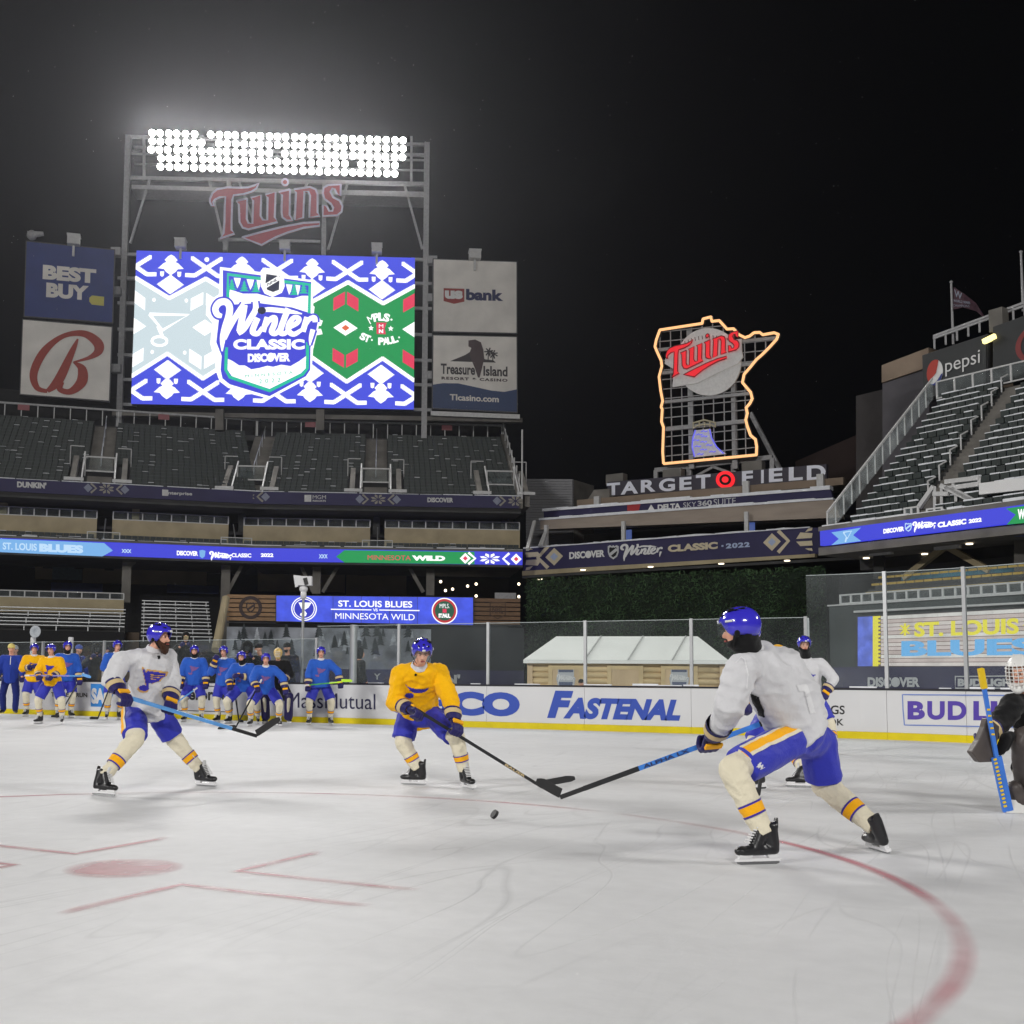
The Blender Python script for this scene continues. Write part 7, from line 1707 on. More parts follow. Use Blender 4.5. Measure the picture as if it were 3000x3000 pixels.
    if kit.get('mask'):
        blob('face_mask', [[(hp(0, .07, -.06), S(.05, .045, .05), HA)]], .016, kit['mask'], o, smooth=1)
    # crest
    cr = kit.get('crest')
    if cr:
        w = .30 * sc * R * cr.get('k', 1.); c0 = T(cr.get('t', .52)) + fwd * .1 + side * cr.get('dx', 0.); n_ = fwd; fl = cr.get('flip', 1)
        fn = lambda x, y: c0 + side * ((x - .5) * w) * 1 + up * ((y - .5) * w * .85)
        st = .0095 if detail else .02
        polys = [[(p[0], p[1]) for p in q] for q in (NOTE_W, NOTE_H)]
        rx = lambda q: q
        if cr.get('edge') is not None:
            decal('crest_edge', [grow(NOTE_W, 1.12), grow(NOTE_H, 1.25)], fn, n_, jer, o, cr['edge'], .005, st / w)
        decal('crest', [NOTE_W, NOTE_H], fn, n_, jer, o, cr['mat'], .009, st / w)
    return o, jer, (side, fwd, up), T

def leg(J, s, blade_px, toe_px, knee, hint=V((0, 0, 1)), tilt=.45, sc=1.0, h=0.):
    """Place a skate with its blade on the ice at blade_px, pointing at toe_px."""
    B = at_h(blade_px[0], blade_px[1], h); t = at_h(toe_px[0], toe_px[1], h); d = (t - B); d.z = 0; d = d.normalized()
    u = ((knee - B).normalized() * tilt + V((0, 0, 1)) * (1 - tilt)); u = (u - d * u.dot(d)).normalized()
    J['an' + s] = B + u * BLADE_DROP * sc - d * .05 * sc; J['ft' + s] = d; J['fu' + s] = u; J['kn' + s] = knee; return B
D = at_depth
FXY = V((FW.x, FW.y, 0)).normalized()
KIT_W = dict(type='hockey', top=M_jw, pants=M_pant, head='helmet', collar=M_jw)
GOLDEDGE = cloth('tan_crest_edge', (206, 160, 96)); CRB = cloth('royal_crest', (56, 52, 168)); CRO = cloth('orange_line_crest', (128, 92, 150))
# ---------------------------------------------------------------- white skater on the left
J = dict(pelvis=D(424, 2078, 11.6), neck=D(452, 1902, 11.5), head=D(468, 1868, 11.45), face=RT0 * .93 - FXY * .34 - V((0, 0, .05)), shR=D(358, 1934, 11.35), shL=D(488, 1930, 11.8),
         elR=D(326, 1990, 11.2), wrR=D(348, 2022, 11.10), elL=D(506, 1992, 11.75), wrL=D(499, 2048, 11.45), hipR=D(392, 2088, 11.5), hipL=D(462, 2088, 11.75))
leg(J, 'R', (300, 2331), (342, 2334), D(396, 2166, 11.15)); leg(J, 'L', (602, 2303), (642, 2306), D(512, 2166, 11.85))
s_t, s_h, s_e = D(386, 2046, 11.06), D(755, 2157, 11.7), D(830, 2112, 11.6)
J['gripR'] = J['gripL'] = s_h - s_t
o, jer, AXs, T = person(J, dict(KIT_W, beard=True, visor=False, stripe='R'), 'bearded skater in white practice jersey holding a light blue stick, at left', None, True, 1.)
Z1 = lambda L: [(x / 2.76, 1800 + y / 2.76) for x, y in L]
NW = [(1150, 432), (1168, 436), (1178, 468), (1192, 446), (1215, 452), (1352, 470), (1338, 498), (1310, 512), (1290, 540), (1255, 548), (1228, 560), (1206, 548), (1196, 575), (1204, 605), (1190, 622), (1160, 628), (1128, 618), (1112, 600), (1128, 580), (1160, 574), (1180, 578), (1172, 530)]
px_print('crest_edge', [grow(Z1(NW), 1.07)], jer, o, GOLDEDGE, 2.2, .004); px_print('crest', [grow(Z1(NW), .90)], jer, o, CRB, 2.2, .008)
for k_ in range(3): px_print('crest_line', [Z1([(1210, 480 + k_ * 18), (1320 - k_ * 30, 490 + k_ * 16), (1318 - k_ * 30, 496 + k_ * 16), (1210, 487 + k_ * 18)])], jer, o, GOLDEDGE, 1.8, .011)
px_print('shoulder_patch', [Z1([(1095, 238), (1155, 228), (1162, 246), (1102, 258)])], jer, o, M_bala, 2., .005)
px_print('neck_mark', [Z1([(1270, 335), (1295, 335), (1292, 358), (1278, 360)])], jer, o, M_bala, 1.8, .005)
M_sblue = pm('light_blue_shaft', srgb((96, 160, 226)), .35, var=.12, vscale=12, stretch=(1, 1, 1)); M_sblk = pm('black_composite', (.015, .016, .018), .4, var=.2, vscale=10); M_tape = pm('black_tape', (.02, .02, .021), .75, bump=.3, bscale=90)
hockey_stick(s_t, s_h, s_e, M_sblue, M_tape, 'light blue hockey stick held low by the bearded white skater', M_sblue)
# ---------------------------------------------------------------- yellow skater in the centre
J = dict(pelvis=D(1226, 2092, 12.35), neck=D(1228, 1950, 11.92), head=D(1236, 1912, 11.78), face=-FXY + RT0 * .16 - V((0, 0, .42)), shR=D(1176, 1976, 12.0), shL=D(1284, 1970, 12.05),
         elR=D(1157, 2056, 11.95), wrR=D(1199, 2078, 11.75), elL=D(1318, 2044, 11.9), wrL=D(1331, 2106, 11.68), hipR=D(1194, 2104, 12.3), hipL=D(1272, 2100, 12.2))
leg(J, 'R', (1214, 2299), (1170, 2297), D(1180, 2174, 12.2)); leg(J, 'L', (1370, 2310), (1402, 2317), D(1338, 2160, 11.85))
h2 = at_h(1588, 2306, .01); e2 = D(1684, 2286, depth_of(h2) + .02); t2 = D(1222, 2080, 11.62)
J['gripR'] = J['gripL'] = h2 - t2
o, jer, AXs, T = person(J, dict(KIT_W, top=M_jy, collar=M_jw), 'skater in yellow jersey and blue shorts reaching with a black stick, centre of the ice', None, True, 2.)
Z2 = lambda L: [(1050 + x / 2.76, 1800 + y / 2.76) for x, y in L]
px_print('crest', [Z2([(378, 566), (410, 590), (470, 604), (540, 600), (572, 590), (545, 620), (500, 636), (450, 632), (420, 615)]), Z2(arc(412, 655, 38, 20, 0, 345, 23))], jer, o, CRB, 2.2, .006)
px_print('shoulder_patch', [Z2([(288, 392), (335, 366), (348, 392), (300, 420)])], jer, o, M_lace, 2., .004); px_print('patch_mark', [Z2([(300, 394), (332, 376), (340, 390), (308, 408)])], jer, o, M_bala, 2., .007)
px_print('neck_mark', [Z2(arc(463, 488, 9, 11, 0, 340, 12))], jer, o, M_bala, 1.8, .005)
hockey_stick(t2, h2, e2, M_sblk, M_tape, 'black hockey stick of the yellow skater, its blade on the ice', M_tape)
vs_, fs_ = text_poly('BAUER', .02); ax_ = (h2 - t2).normalized(); mid = lerp(t2, h2, .76); nn_ = (CAM - mid).normalized(); yy_ = nn_.cross(ax_).normalized()
mb = MB(); mb.add([lerp(t2, h2, .70) + ax_ * (v[0] * .26) + yy_ * ((v[1] - .5) * .026) + nn_ * .022 for v in vs_], fs_); mb.build('lettering', M_crm, [q for q in bpy.data.objects if q.get('label', '').startswith('black hockey stick of')][0])
# ---------------------------------------------------------------- white skater on the right, seen from behind
J = dict(pelvis=D(2352, 2150, 7.62), neck=D(2200, 1908, 7.5), head=D(2166, 1846, 7.42), face=-RT0 * .84 + FXY * .50 - V((0, 0, .12)), shL=D(2172, 1962, 7.25), shR=D(2300, 1944, 7.75),
         elL=D(2140, 2066, 7.25), wrL=D(2094, 2150, 7.52), elR=D(2290, 2050, 8.0), wrR=D(2240, 2118, 7.8), hipL=D(2312, 2172, 7.48), hipR=D(2398, 2172, 7.78))
leg(J, 'L', (2226, 2532), (2158, 2534), D(2146, 2256, 7.15)); leg(J, 'R', (2578, 2494), (2538, 2482), D(2416, 2300, 7.85), tilt=.6)
h3 = D(1638, 2337, 8.0); e3 = D(1560, 2300, 8.1); g3 = D(2056, 2184, 7.72); t3 = g3 + (g3 - h3).normalized() * .54
J['gripL'] = h3 - t3; J['gripR'] = h3 - t3
J['wrR'] = t3 + (J['elR'] - t3).normalized() * .11
o, jer, AXs, T = person(J, dict(KIT_W, bala=True, stripe='L', stripe_n=(-FXY * .8 - RT0 * .35 + V((0, 0, .55))), r=1.14, hem=.03, extra=[[(D(2296, 1962, 7.6), .145), (D(2340, 2045, 7.62), .165)], [(D(2340, 2045, 7.62), .165), (D(2346, 2082, 7.62), .166)], [(D(2240, 1930, 7.55), .10), (D(2296, 1962, 7.6), .145)]]), 'skater in white jersey seen from behind, leaning left with a blue stick', None, True, 3.)
side, fwd, up = AXs
hockey_stick(t3, h3, e3, pm('azure_shaft', srgb((58, 122, 206)), .35, var=.15, vscale=10), M_tape, 'blue and black hockey stick of the white skater seen from behind', M_tape)
st3 = [q for q in bpy.data.objects if q.get('label', '').startswith('blue and black hockey stick')][0]
ax_ = (h3 - t3).normalized(); MB().bar(lerp(t3, h3, .62), lerp(t3, h3, .88), .0355, .0255, (h3 - e3).cross(V((0, 0, 1)))).build('black_section', M_sblk, st3)
vs_, fs_ = text_poly('ALPHA LX', .02); mid = lerp(t3, h3, .6); nn_ = (CAM - mid).normalized(); yy_ = nn_.cross(-ax_).normalized()
mb = MB(); mb.add([lerp(t3, h3, .60) - ax_ * (v[0] * .34) + yy_ * ((v[1] - .5) * .026) + nn_ * .024 for v in vs_], fs_); mb.build('lettering', M_inkn, st3)
Z3_ = lambda L: [(1950 + x / 2.1467, 1700 + y / 2.1467) for x, y in L]
px_print('number_patch', [Z3_([(820, 660), (888, 655), (900, 690), (942, 835), (905, 838), (872, 700), (838, 702)])], jer, o, cloth('white_number', (221, 221, 223)), 2.6, .004)
for k_ in range(3): px_print('side_mark', [Z3_([(535 + k_ * 18, 712 + k_ * 8), (552 + k_ * 18, 716 + k_ * 8), (566 + k_ * 18, 760 + k_ * 10), (592 + k_ * 14, 800 + k_ * 8), (600 + k_ * 12, 850 + k_ * 4), (588 + k_ * 12, 850 + k_ * 4), (575 + k_ * 14, 806 + k_ * 8), (548 + k_ * 18, 766 + k_ * 10)])], jer, o, M_bala, 1.8, .005)
pants3 = [c for c in o.children if c.name.startswith('pants')][0]
px_print('pants_mark', [Z3_([(575, 1160), (600, 1140), (594, 1165), (612, 1158), (605, 1180), (636, 1170), (590, 1192), (598, 1172), (578, 1182)])], pants3, o, M_lace, 1.8, .006)
px_print('seam', [Z3_([(440, 515), (475, 480), (500, 500), (520, 590), (512, 680), (506, 680), (513, 590), (494, 506), (475, 488), (444, 520)])], jer, o, cloth('seam_white', (226, 226, 228)), 1.8, .004)
# helmet flag
def cuff_text(o, txt, pl, pr, hpx, mat):
    """Maker's name wrapped on the glove cuff nearest to the given pixels."""
    vs, fs = [], []
    for g in [c for c in o.children if c.name.startswith('glove')]:
        for q in [g] + [c for c in g.children if c.name.startswith('cuff')]:
            M = Matrix.Translation(base_of(o)) @ g.matrix_local; k = len(vs); vs += [M @ v.co for v in q.data.vertices]; fs += [tuple(i + k for i in p.vertices) for p in q.data.polygons]
    bvh = BVHTree.FromPolygons(vs, fs); tv, tf = text_poly(txt, .02, .2); dx, dy = pr[0] - pl[0], pr[1] - pl[1]; l = math.hypot(dx, dy); nx, ny = dy / l * hpx, -dx / l * hpx
    P = []
    for u, v in tv:
        h = bvh.ray_cast(CAM, ray(pl[0] + dx * u + nx * (v - .5), pl[1] + dy * u + ny * (v - .5)).normalized(), 60); P.append(None if h[0] is None else h[0] + (CAM - h[0]).normalized() * .006)
    mb = MB(); ok = [f for f in tf if all(P[i] is not None for i in f) and max((P[f[i]] - P[f[i - 1]]).length for i in range(len(f))) < .08]
    if ok: mb.add([p if p is not None else V((0, 0, 0)) for p in P], ok); use = sorted({i for f in ok for i in f}); rm = {a: b for b, a in enumerate(use)}; mb.v = [mb.v[i] for i in use]; mb.f = [[rm[i] for i in f] for f in mb.f]; mb.build('cuff_lettering', mat, o)
PL = {q['label'][:12]: q for q in bpy.data.objects if q.get('category') == 'person'}
bpy.context.view_layer.update()
CUFFS = [(PL['skater in wh'], 'WARRIOR', (2030, 2152), (2096, 2192), 15), (PL['bearded skat'], 'WARRIOR', (338, 2014), (376, 2003), 9), (PL['skater in ye'], 'BAUER', (1200, 2085), (1226, 2060), 8), (PL['skater in ye'], 'BAUER', (1322, 2112), (1348, 2110), 7)]
for a_ in CUFFS: cuff_text(*a_, M_inkn)
# ---------------------------------------------------------------- white skater in the background right
J = dict(pelvis=D(2374, 2046, 18.8), neck=D(2362, 1930, 18.8), head=D(2356, 1889, 18.7), face=-FXY + RT0 * -.1 - V((0, 0, .1)), shR=D(2324, 1950, 18.8), shL=D(2404, 1944, 18.8), elR=D(2300, 1995, 18.7), wrR=D(2312, 2040, 18.5), elL=D(2442, 1988, 18.7), wrL=D(2421, 2024, 18.5))
leg(J, 'L', (2446, 2210), (2458, 2214), D(2432, 2122, 18.6)); leg(J, 'R', (2345, 2208), (2335, 2212), D(2345, 2122, 18.6)); t_ = D(2425, 2040, 18.3); h_ = at_h(2250, 2215, .02); J['gripL'] = J['gripR'] = h_ - t_
person(J, dict(KIT_W, bala=True, crest=dict(mat=CRB, t=.55, k=.5), r=1.08), 'skater in white jersey and black neck warmer in front of the end glass', None, False, 4.)
# ---------------------------------------------------------------- yellow skater hidden behind the white one
J = dict(pelvis=D(2268, 2070, 12.75), neck=D(2226, 1898, 12.6), head=D(2196, 1858, 12.5), face=-RT0 * .7 - FXY * .5, shR=D(2188, 1922, 12.4), shL=D(2276, 1914, 12.9), elR=D(2170, 1990, 12.3), wrR=D(2180, 2040, 12.2), elL=D(2300, 1990, 12.8), wrL=D(2250, 2050, 12.5))
leg(J, 'L', (2345, 2307), (2312, 2306), D(2318, 2180, 12.75)); leg(J, 'R', (2220, 2312), (2190, 2314), D(2205, 2185, 12.5)); t_ = D(2260, 2040, 12.3); h_ = at_h(2222, 2330, .02); J['gripL'] = J['gripR'] = h_ - t_
person(J, dict(KIT_W, top=M_jy), 'skater in yellow jersey mostly hidden behind the white skater', None, False, 5.)
hockey_stick(t_, h_, h_ + RT0 * -.25, M_sblk, M_tape, 'dark stick seen between the legs of the white skater', M_tape)
# ---------------------------------------------------------------- goalie at the right edge
GZ = 10.4
M_brown = pm('dark_brown_leather', (.065, .054, .050), .45, var=.3, vscale=5, bump=.2, bscale=20); M_padn = pm('pad_piping', (.01, .01, .012), .5)
J = dict(pelvis=D(3052, 2180, GZ + .2), neck=D(3012, 2040, GZ), head=D(2990, 1972, GZ - .1), face=-RT0 * .75 - FXY * .66 - V((0, 0, .15)), shR=D(2968, 2066, GZ - .05), shL=D(3080, 2060, GZ + .2), elR=D(2928, 2118, GZ - .15), wrR=D(2898, 2150, GZ - .3), elL=D(3110, 2150, GZ), wrL=D(3085, 2220, GZ - .3))
leg(J, 'R', (3012, 2372), (2985, 2378), D(3000, 2262, GZ - .15)); leg(J, 'L', (3110, 2372), (3090, 2384), D(3100, 2270, GZ)); J['gripR'] = V((0, 0, 1))
go, jer, AXs, T = person(J, dict(KIT_W, top=M_jk, pants=M_jk, head=None, nostripe=True, r=1.12), 'goalie in black with white mask and dark brown pads at the right edge', None, True, 6.)
hf = J['face'].normalized(); hx, hy, hz = ortho(hf, hf.cross(V((0, 0, 1)))); 
if (hx.cross(hy)).z < 0: hx = -hx
hz = hx.cross(hy); HM = basis(hx, hy, hz, J['head'])
mb = MB(); na, nr = 32, 12; rows = []
for j in range(nr + 1):
    row = []
    for i in range(na):
        a = 2 * math.pi * i / na; c = math.cos(a); pr = 66 if c > .55 else 66 + (150 - 66) * min(1, (.55 - c) / .3); ph = math.radians(pr) * j / nr
        row.append(HM @ V((.122 * math.sin(ph) * math.sin(a), .150 * math.sin(ph) * math.cos(a), .165 * math.cos(ph) + .012)))
    rows.append(row)
mb.add([p for r in rows for p in r], [(j * na + i, j * na + (i + 1) % na, (j + 1) * na + (i + 1) % na, (j + 1) * na + i) for j in range(nr) for i in range(na)]); mk = mb.build('mask_shell', M_wht, go, smooth=True)
blob('mask_chin', [[(HM @ V((-.06, .06, -.11)), .035), (HM @ V((.06, .06, -.11)), .035), (HM @ V((0, .10, -.14)), .045)]], .012, M_wht, mk, smooth=1)
for k in range(5):
    x = -.08 + .04 * k; mb = MB(); P = [HM @ V((x * (1 - .15 * abs(q - 3) / 3), .155 * math.sqrt(max(.1, 1 - (x / .125) ** 2)) + .012, .085 - q * .032)) for q in range(7)]
    for a, b in zip(P, P[1:]): mb.tube(a, b, .0045, .0045, 6, False)
    mb.build('cage_bar', M_wht, mk)
for k in range(5):
    z = .06 - .034 * k; mb = MB(); P = [HM @ V((.118 * math.sin(a), .155 * math.cos(a) + .008, z)) for a in [math.radians(-58 + 116 * i / 10) for i in range(11)]]
    for a, b in zip(P, P[1:]): mb.tube(a, b, .0045, .0045, 6, False)
    mb.build('cage_bar', M_wht, mk)
for q in range(7):
    a = math.radians(-150 + q * 50); p = HM @ V((.10 * math.sin(a), .115 * math.cos(a), .10)); mb = MB(); mb.ball(p, (.008, .014, .005), 8, 5); mb.build('mask_vent', M_padn, mk)
# blocker, pads, stick
fG = lambda x, y, z: D(x, y, z)
def slab(name, P, z, th, mat, parent):
    mb = MB(); f = [D(x, y, z) for x, y in P]; bk = [D(x, y, z) + FXY * th for x, y in P]; n = len(P); tr = tessellate_polygon([f]); mb.add(f + bk, [tuple(t) for t in tr] + [tuple(n + i for i in reversed(t)) for t in tr] + [(i, (i + 1) % n, n + (i + 1) % n, n + i) for i in range(n)]); ob = mb.build(name, mat, parent)
    bv = ob.modifiers.new('bevel', 'BEVEL'); bv.width = .012; bv.segments = 2; return ob
slab('blocker', [(2891, 2103), (2903, 2107), (2929, 2128), (2926, 2160), (2912, 2232), (2870, 2234), (2846, 2204), (2868, 2168), (2884, 2130)], GZ - .50, .10, M_brown, go)
blob('blocker_thumb', [[(D(2948, 2160, GZ - .42), .05), (D(2930, 2200, GZ - .42), .045)], [(D(2960, 2155, GZ - .4), .045), (D(2945, 2190, GZ - .4), .04)]], .014, M_jk, go, smooth=1)
def pad(nm, pts, r, mat): blob(nm, [[(a, r), (b, r)] for a, b in zip(pts, pts[1:])], .02, mat, go, smooth=2, fold=.01, fs=6)
pad('leg_pad', [D(3008, 2170, GZ - .38), D(3016, 2270, GZ - .32), D(3022, 2330, GZ - .30)], .135, M_brown)
pad('leg_pad', [D(3120, 2180, GZ - .1), D(3115, 2330, GZ - .1)], .14, M_brown)
pad('toe_pad', [D(2972, 2312, GZ - .40), D(2992, 2345, GZ - .40), D(3015, 2340, GZ - .36)], .072, M_brown)
t_, m_, h_ = D(2873, 1959, GZ - .62), D(2919, 2218, GZ - .52), D(2953, 2376, GZ - .45)
gs = thing('goalie_stick', 'blue goalie stick with yellow marks and wide white blade at the right edge', 'hockey stick', V((h_.x, h_.y, 0)))
M_gsb = pm('goalie_stick_blue', srgb((62, 122, 216)), .4, var=.1); M_gsy = pm('goalie_stick_yellow', srgb((226, 190, 30)), .5)
MB().bar(lerp(t_, m_, .22), m_, .034, .026, FXY).build('shaft', M_gsb, gs); MB().bar(t_, lerp(t_, m_, .22), .046, .04, FXY).build('grip', M_gsy, gs)
MB().bar(m_, h_, .026, .088, RT0).build('paddle', M_gsb, gs)
for k in range(13): p = lerp(m_, h_, .05 + k * .072); MB().bar(p - FXY * .018 - RT0 * .038, p - FXY * .018 - RT0 * .012 + V((0, 0, .008)), .008, .018).build('mark', M_gsy, gs)
for k in range(5): p = lerp(t_, m_, .46 + k * .07); MB().bar(p - FXY * .016 - RT0 * .015, p - FXY * .016 + RT0 * .012, .006, .016).build('mark', M_gsy, gs)
mb = MB(); q = V((h_.x, h_.y, .0)); mb.bar(q + V((0, 0, .06)) - RT0 * .02, q + RT0 * .40 + V((0, 0, .062)), .025, .115); mb.build('blade', M_wht, gs)
# ---------------------------------------------------------------- puck
pc = D(1448.5, 2398, 9.15); nrm = (V((0, 0, .55)) + RT0 * -.75 - FXY * .35).normalized(); pc.z = max(pc.z, .045)
mb = MB(); mb.tube(pc - nrm * .0127, pc + nrm * .0127, .038, .038, 24); pk = mb.build('puck', pm('black_rubber', (.012, .012, .013), .55, bump=.2, bscale=80), None, pc); tag(pk, 'small black rubber puck tipped on edge on the ice', 'puck')

# ---------------------------------------------------------------- people along the far boards
def stand(px, yfeet, ytop, heading=0., crouch=0., lean=8., arms=('down', 'down'), spread=.26, z=None, H0=1.93, h0=0., look=None, head_dx=0.):
    """Joints of a standing figure: heading 0 = facing the camera, + = turned to the viewer's right."""
    if z is None: B = ground(px, yfeet); z = depth_of(B)
    else: B = D(px, yfeet, z); B.z = h0
    H = D(px, ytop, z).z - B.z; bend = 1 - .13 * crouch - .05 * (lean / 45); k = H / (H0 * bend); k = max(.8, min(1.15, k))
    a = math.radians(heading); f = (-FXY) * math.cos(a) + RT0 * math.sin(a); s = f.cross(V((0, 0, 1))) * -1; U = V((0, 0, 1))
    s = U.cross(f)      # his left
    P = lambda x, y, zz: B + (s * x + f * y + U * zz) * k
    hipz = 1.0 - .20 * crouch; hy = -.16 * crouch; le = math.radians(lean); tl = .60
    J = dict(pelvis=P(0, hy, hipz)); nk = P(0, hy + math.sin(le) * tl, hipz + math.cos(le) * tl); J['neck'] = nk
    tu = (nk - J['pelvis']).normalized()
    J['head'] = nk + (tu * .11 + f * .05 + U * .06) * k + RT0 * head_dx; J['face'] = (f if look is None else (-FXY * math.cos(math.radians(look)) + RT0 * math.sin(math.radians(look)))) - U * .08
    for sg, q in ((1, 'L'), (-1, 'R')):
        sh = lerp(J['pelvis'], nk, .86) + s * (.20 * sg * k); J['sh' + q] = sh
        ar = arms[0] if q == 'L' else arms[1]
        e, w = {'down': ((.09, -.03, -.27), (.10, .10, -.50)), 'front': ((.10, .06, -.26), (-.02, .30, -.36)), 'wide': ((.22, .02, -.20), (.26, .14, -.42)), 'cross': ((.08, .10, -.26), (-.16, .27, -.22)), 'up': ((.13, .14, -.18), (-.06, .28, .02)), 'knee': ((.10, .12, -.24), (.02, .32, -.40)), 'chin': ((.10, .10, -.26), (-.02, .22, -.02))}[ar]
        J['el' + q] = sh + (s * e[0] * sg + f * e[1] + U * e[2]) * k; J['wr' + q] = sh + (s * w[0] * sg + f * w[1] + U * w[2]) * k
        J['hip' + q] = J['pelvis'] + s * (.10 * sg * k)
        sp = spread / 2 + .02; J['kn' + q] = P(sg * (sp + .02), .10 + .18 * crouch + hy * .3, .56 - .05 * crouch); J['an' + q] = P(sg * sp, -.02 - .05 * crouch, BLADE_DROP); J['ft' + q] = (f + s * sg * .35).normalized(); J['fu' + q] = V((0, 0, 1))
    J['gripL'] = J['gripR'] = s; J['base'] = B
    return J, k, f, s
KB = dict(type='hockey', top=M_jb, pants=M_pant, head='helmet', collar=M_jw, visor=False, crest=dict(mat=CRO, t=.52, k=.8))
KY = dict(type='hockey', top=M_jy, pants=M_pant, head='helmet', collar=M_jw, visor=False, crest=dict(mat=CRB, t=.55, k=.8))
GRP = 'players waiting along the far boards'
def P_(j, kit, label, seed): J, k, f, s = j; return person(J, dict(kit, scale=k), label, GRP, False, seed), J, k, f, s
def bg_stick(J, k, f, s, dx, dy, mat, label):
    t = J['wrL'] + (J['wrL'] - J['elL']).normalized() * .1; B = J['base']; h = V((B.x, B.y, .02)) + s * dx + f * dy; hockey_stick(t + (t - h).normalized() * .25, h, h + (s * .2 + f * .15) * (1 if dx > 0 else -1), mat, M_tape, label, M_lace, None, 'sticks of the players along the boards')
r_ = P_(stand(95, 2099, 1885, 12, arms=('down', 'cross')), KY, 'player in yellow jersey at far left, behind the other yellow one', 11.)
r_ = P_(stand(148, 2121, 1886, -4, arms=('front', 'front'), spread=.5), KY, 'player in yellow jersey at far left in front, stick held across', 12.)
J, k, f, s = r_[1:]; a_ = J['wrR'] + f * .10 * 1; b_ = J['wrL'] + f * .10; dv = (b_ - a_).normalized()
hockey_stick(a_ - dv * .3, b_ + dv * .75, b_ + dv * 1.0 + V((0, 0, -.06)), pm('lilac_shaft', srgb((150, 140, 200)), .4), M_sblue, 'pale stick held across the body of the front yellow player', M_lace, None, 'sticks of the players along the boards')
r_ = P_(stand(188, 2103, 1878, 25, arms=('down', 'down')), dict(KB, bala=True), 'player in blue jersey right of the two yellow players', 13.); bg_stick(*r_[1:], -.2, .3, M_sblk, 'dark stick of the blue player beside the yellow pair')
r_ = P_(stand(332, 2108, 1871, 30, arms=('cross', 'front')), KB, 'player in blue jersey half hidden behind the bearded white skater', 14.); bg_stick(*r_[1:], -.5, .3, M_sblk, 'thin dark stick left of the bearded white skater')
r_ = P_(stand(565, 2114, 1890, 8, arms=('down', 'down'), spread=.36), dict(KB, bala=True), 'player in blue jersey standing upright just right of the bearded skater', 15.); J, k, f, s = r_[1:]
t_ = D(578, 2015, depth_of(J['base']) - .25); h_ = D(512, 2062, depth_of(J['base']) - .5); hockey_stick(t_, h_, h_ + (h_ - t_).normalized() * .25, M_sblue, M_sblue, 'light blue stick slanting left from an upright blue player', M_lace, None, 'sticks of the players along the boards')
r_ = P_(stand(655, 2117, 1892, -6, arms=('down', 'chin')), KB, 'player in blue jersey with one glove raised to his shoulder', 16.); bg_stick(*r_[1:], .45, .1, M_sblk, 'dark upright stick of the blue player with raised glove')
r_ = P_(stand(712, 2120, 1908, -6, crouch=.55, lean=26, arms=('cross', 'knee'), spread=.66), dict(KB, bala=True), 'crouching player in blue jersey, glove on chest, left one of the pair', 17.)
r_ = P_(stand(775, 2128, 1914, 8, crouch=.5, lean=24, arms=('wide', 'knee'), spread=.62), KB, 'crouching player in blue jersey in front, stick reaching left on the ice', 18.); J, k, f, s = r_[1:]
h_ = at_h(690, 2132, .02); t_ = J['wrR'] + (J['wrR'] - J['elR']).normalized() * .1; hockey_stick(t_ + (t_ - h_).normalized() * .3, h_, at_h(645, 2138, .02), M_sblk, M_tape, 'black stick of the crouching front blue player', M_lace, None, 'sticks of the players along the boards')
r_ = P_(stand(937, 2124, 1894, 6, arms=('wide', 'down'), spread=.46), KB, 'player in blue jersey leaning alone beside the big post, stick held level', 19.); J, k, f, s = r_[1:]
t_ = D(892, 2008, depth_of(J['base']) - .4); h_ = D(1000, 1998, depth_of(J['base']) - .3); hockey_stick(t_, h_, h_ + RT0 * .28, pm('green_shaft', srgb((60, 150, 70)), .4, var=.5, vscale=9), pm('lime_shaft', srgb((190, 240, 60)), .4), 'green stick held level by the lone blue player', M_lace, None, 'sticks of the players along the boards')
bk = ground(92, 2092); mb = MB(); M_bk = pm('maroon_plastic', (.16, .02, .03), .45, var=.1); mb.loft([[bk + V((r * math.cos(2 * math.pi * i / 20), r * math.sin(2 * math.pi * i / 20), z)) for i in range(20)] for r, z in ((.15, 0), (.19, .36), (.205, .365), (.205, .39), (.18, .39), (.14, .05))], True); bo = mb.build('puck_bucket', M_bk, None, bk, smooth=False); tag(bo, 'maroon plastic bucket on the ice behind the yellow players', 'bucket')
mb = MB(); P_r = [bk + V((0, 0, .38)) + RT0 * (.19 * math.cos(t_ * math.pi / 8)) + V((0, 0, -.14 * math.sin(t_ * math.pi / 8))) - FXY * .2 for t_ in range(9)]
for a_, b_ in zip(P_r, P_r[1:]): mb.tube(a_, b_, .006, .006, 6, False)
mb.build('handle', M_bk, bo)
# goalie kneeling behind the crouching pair
j = stand(812, 2120, 1898, 4, crouch=.3, lean=16, arms=('front', 'front'), spread=.5); (o_, jr, ax3, T3), J, k, f, s = P_(j, dict(type='hockey', top=M_jk, pants=M_jk, head=None, nostripe=True, sock=M_pur), 'goalie in black with gold and white mask behind the crouching blue players', 20.)
hf = J['face'].normalized(); hx = hf.cross(V((0, 0, 1))).normalized(); hz = hx.cross(hf); hd = J['head']
blob('mask_shell', [[(hd + hz * .02, (.12, .14, .14), (hx, hf, hz)), (hd + hf * .05 - hz * .10, .06)]], .018, pm('gold_mask', srgb((206, 176, 110)), .4, var=.4, vscale=14), o_, smooth=1)
for q in range(4): mb = MB(); mb.bar(hd + hf * .15 - hx * .07 + hz * (.05 - q * .04), hd + hf * .15 + hx * .07 + hz * (.05 - q * .04), .010); mb.build('cage_bar', M_wht, o_)
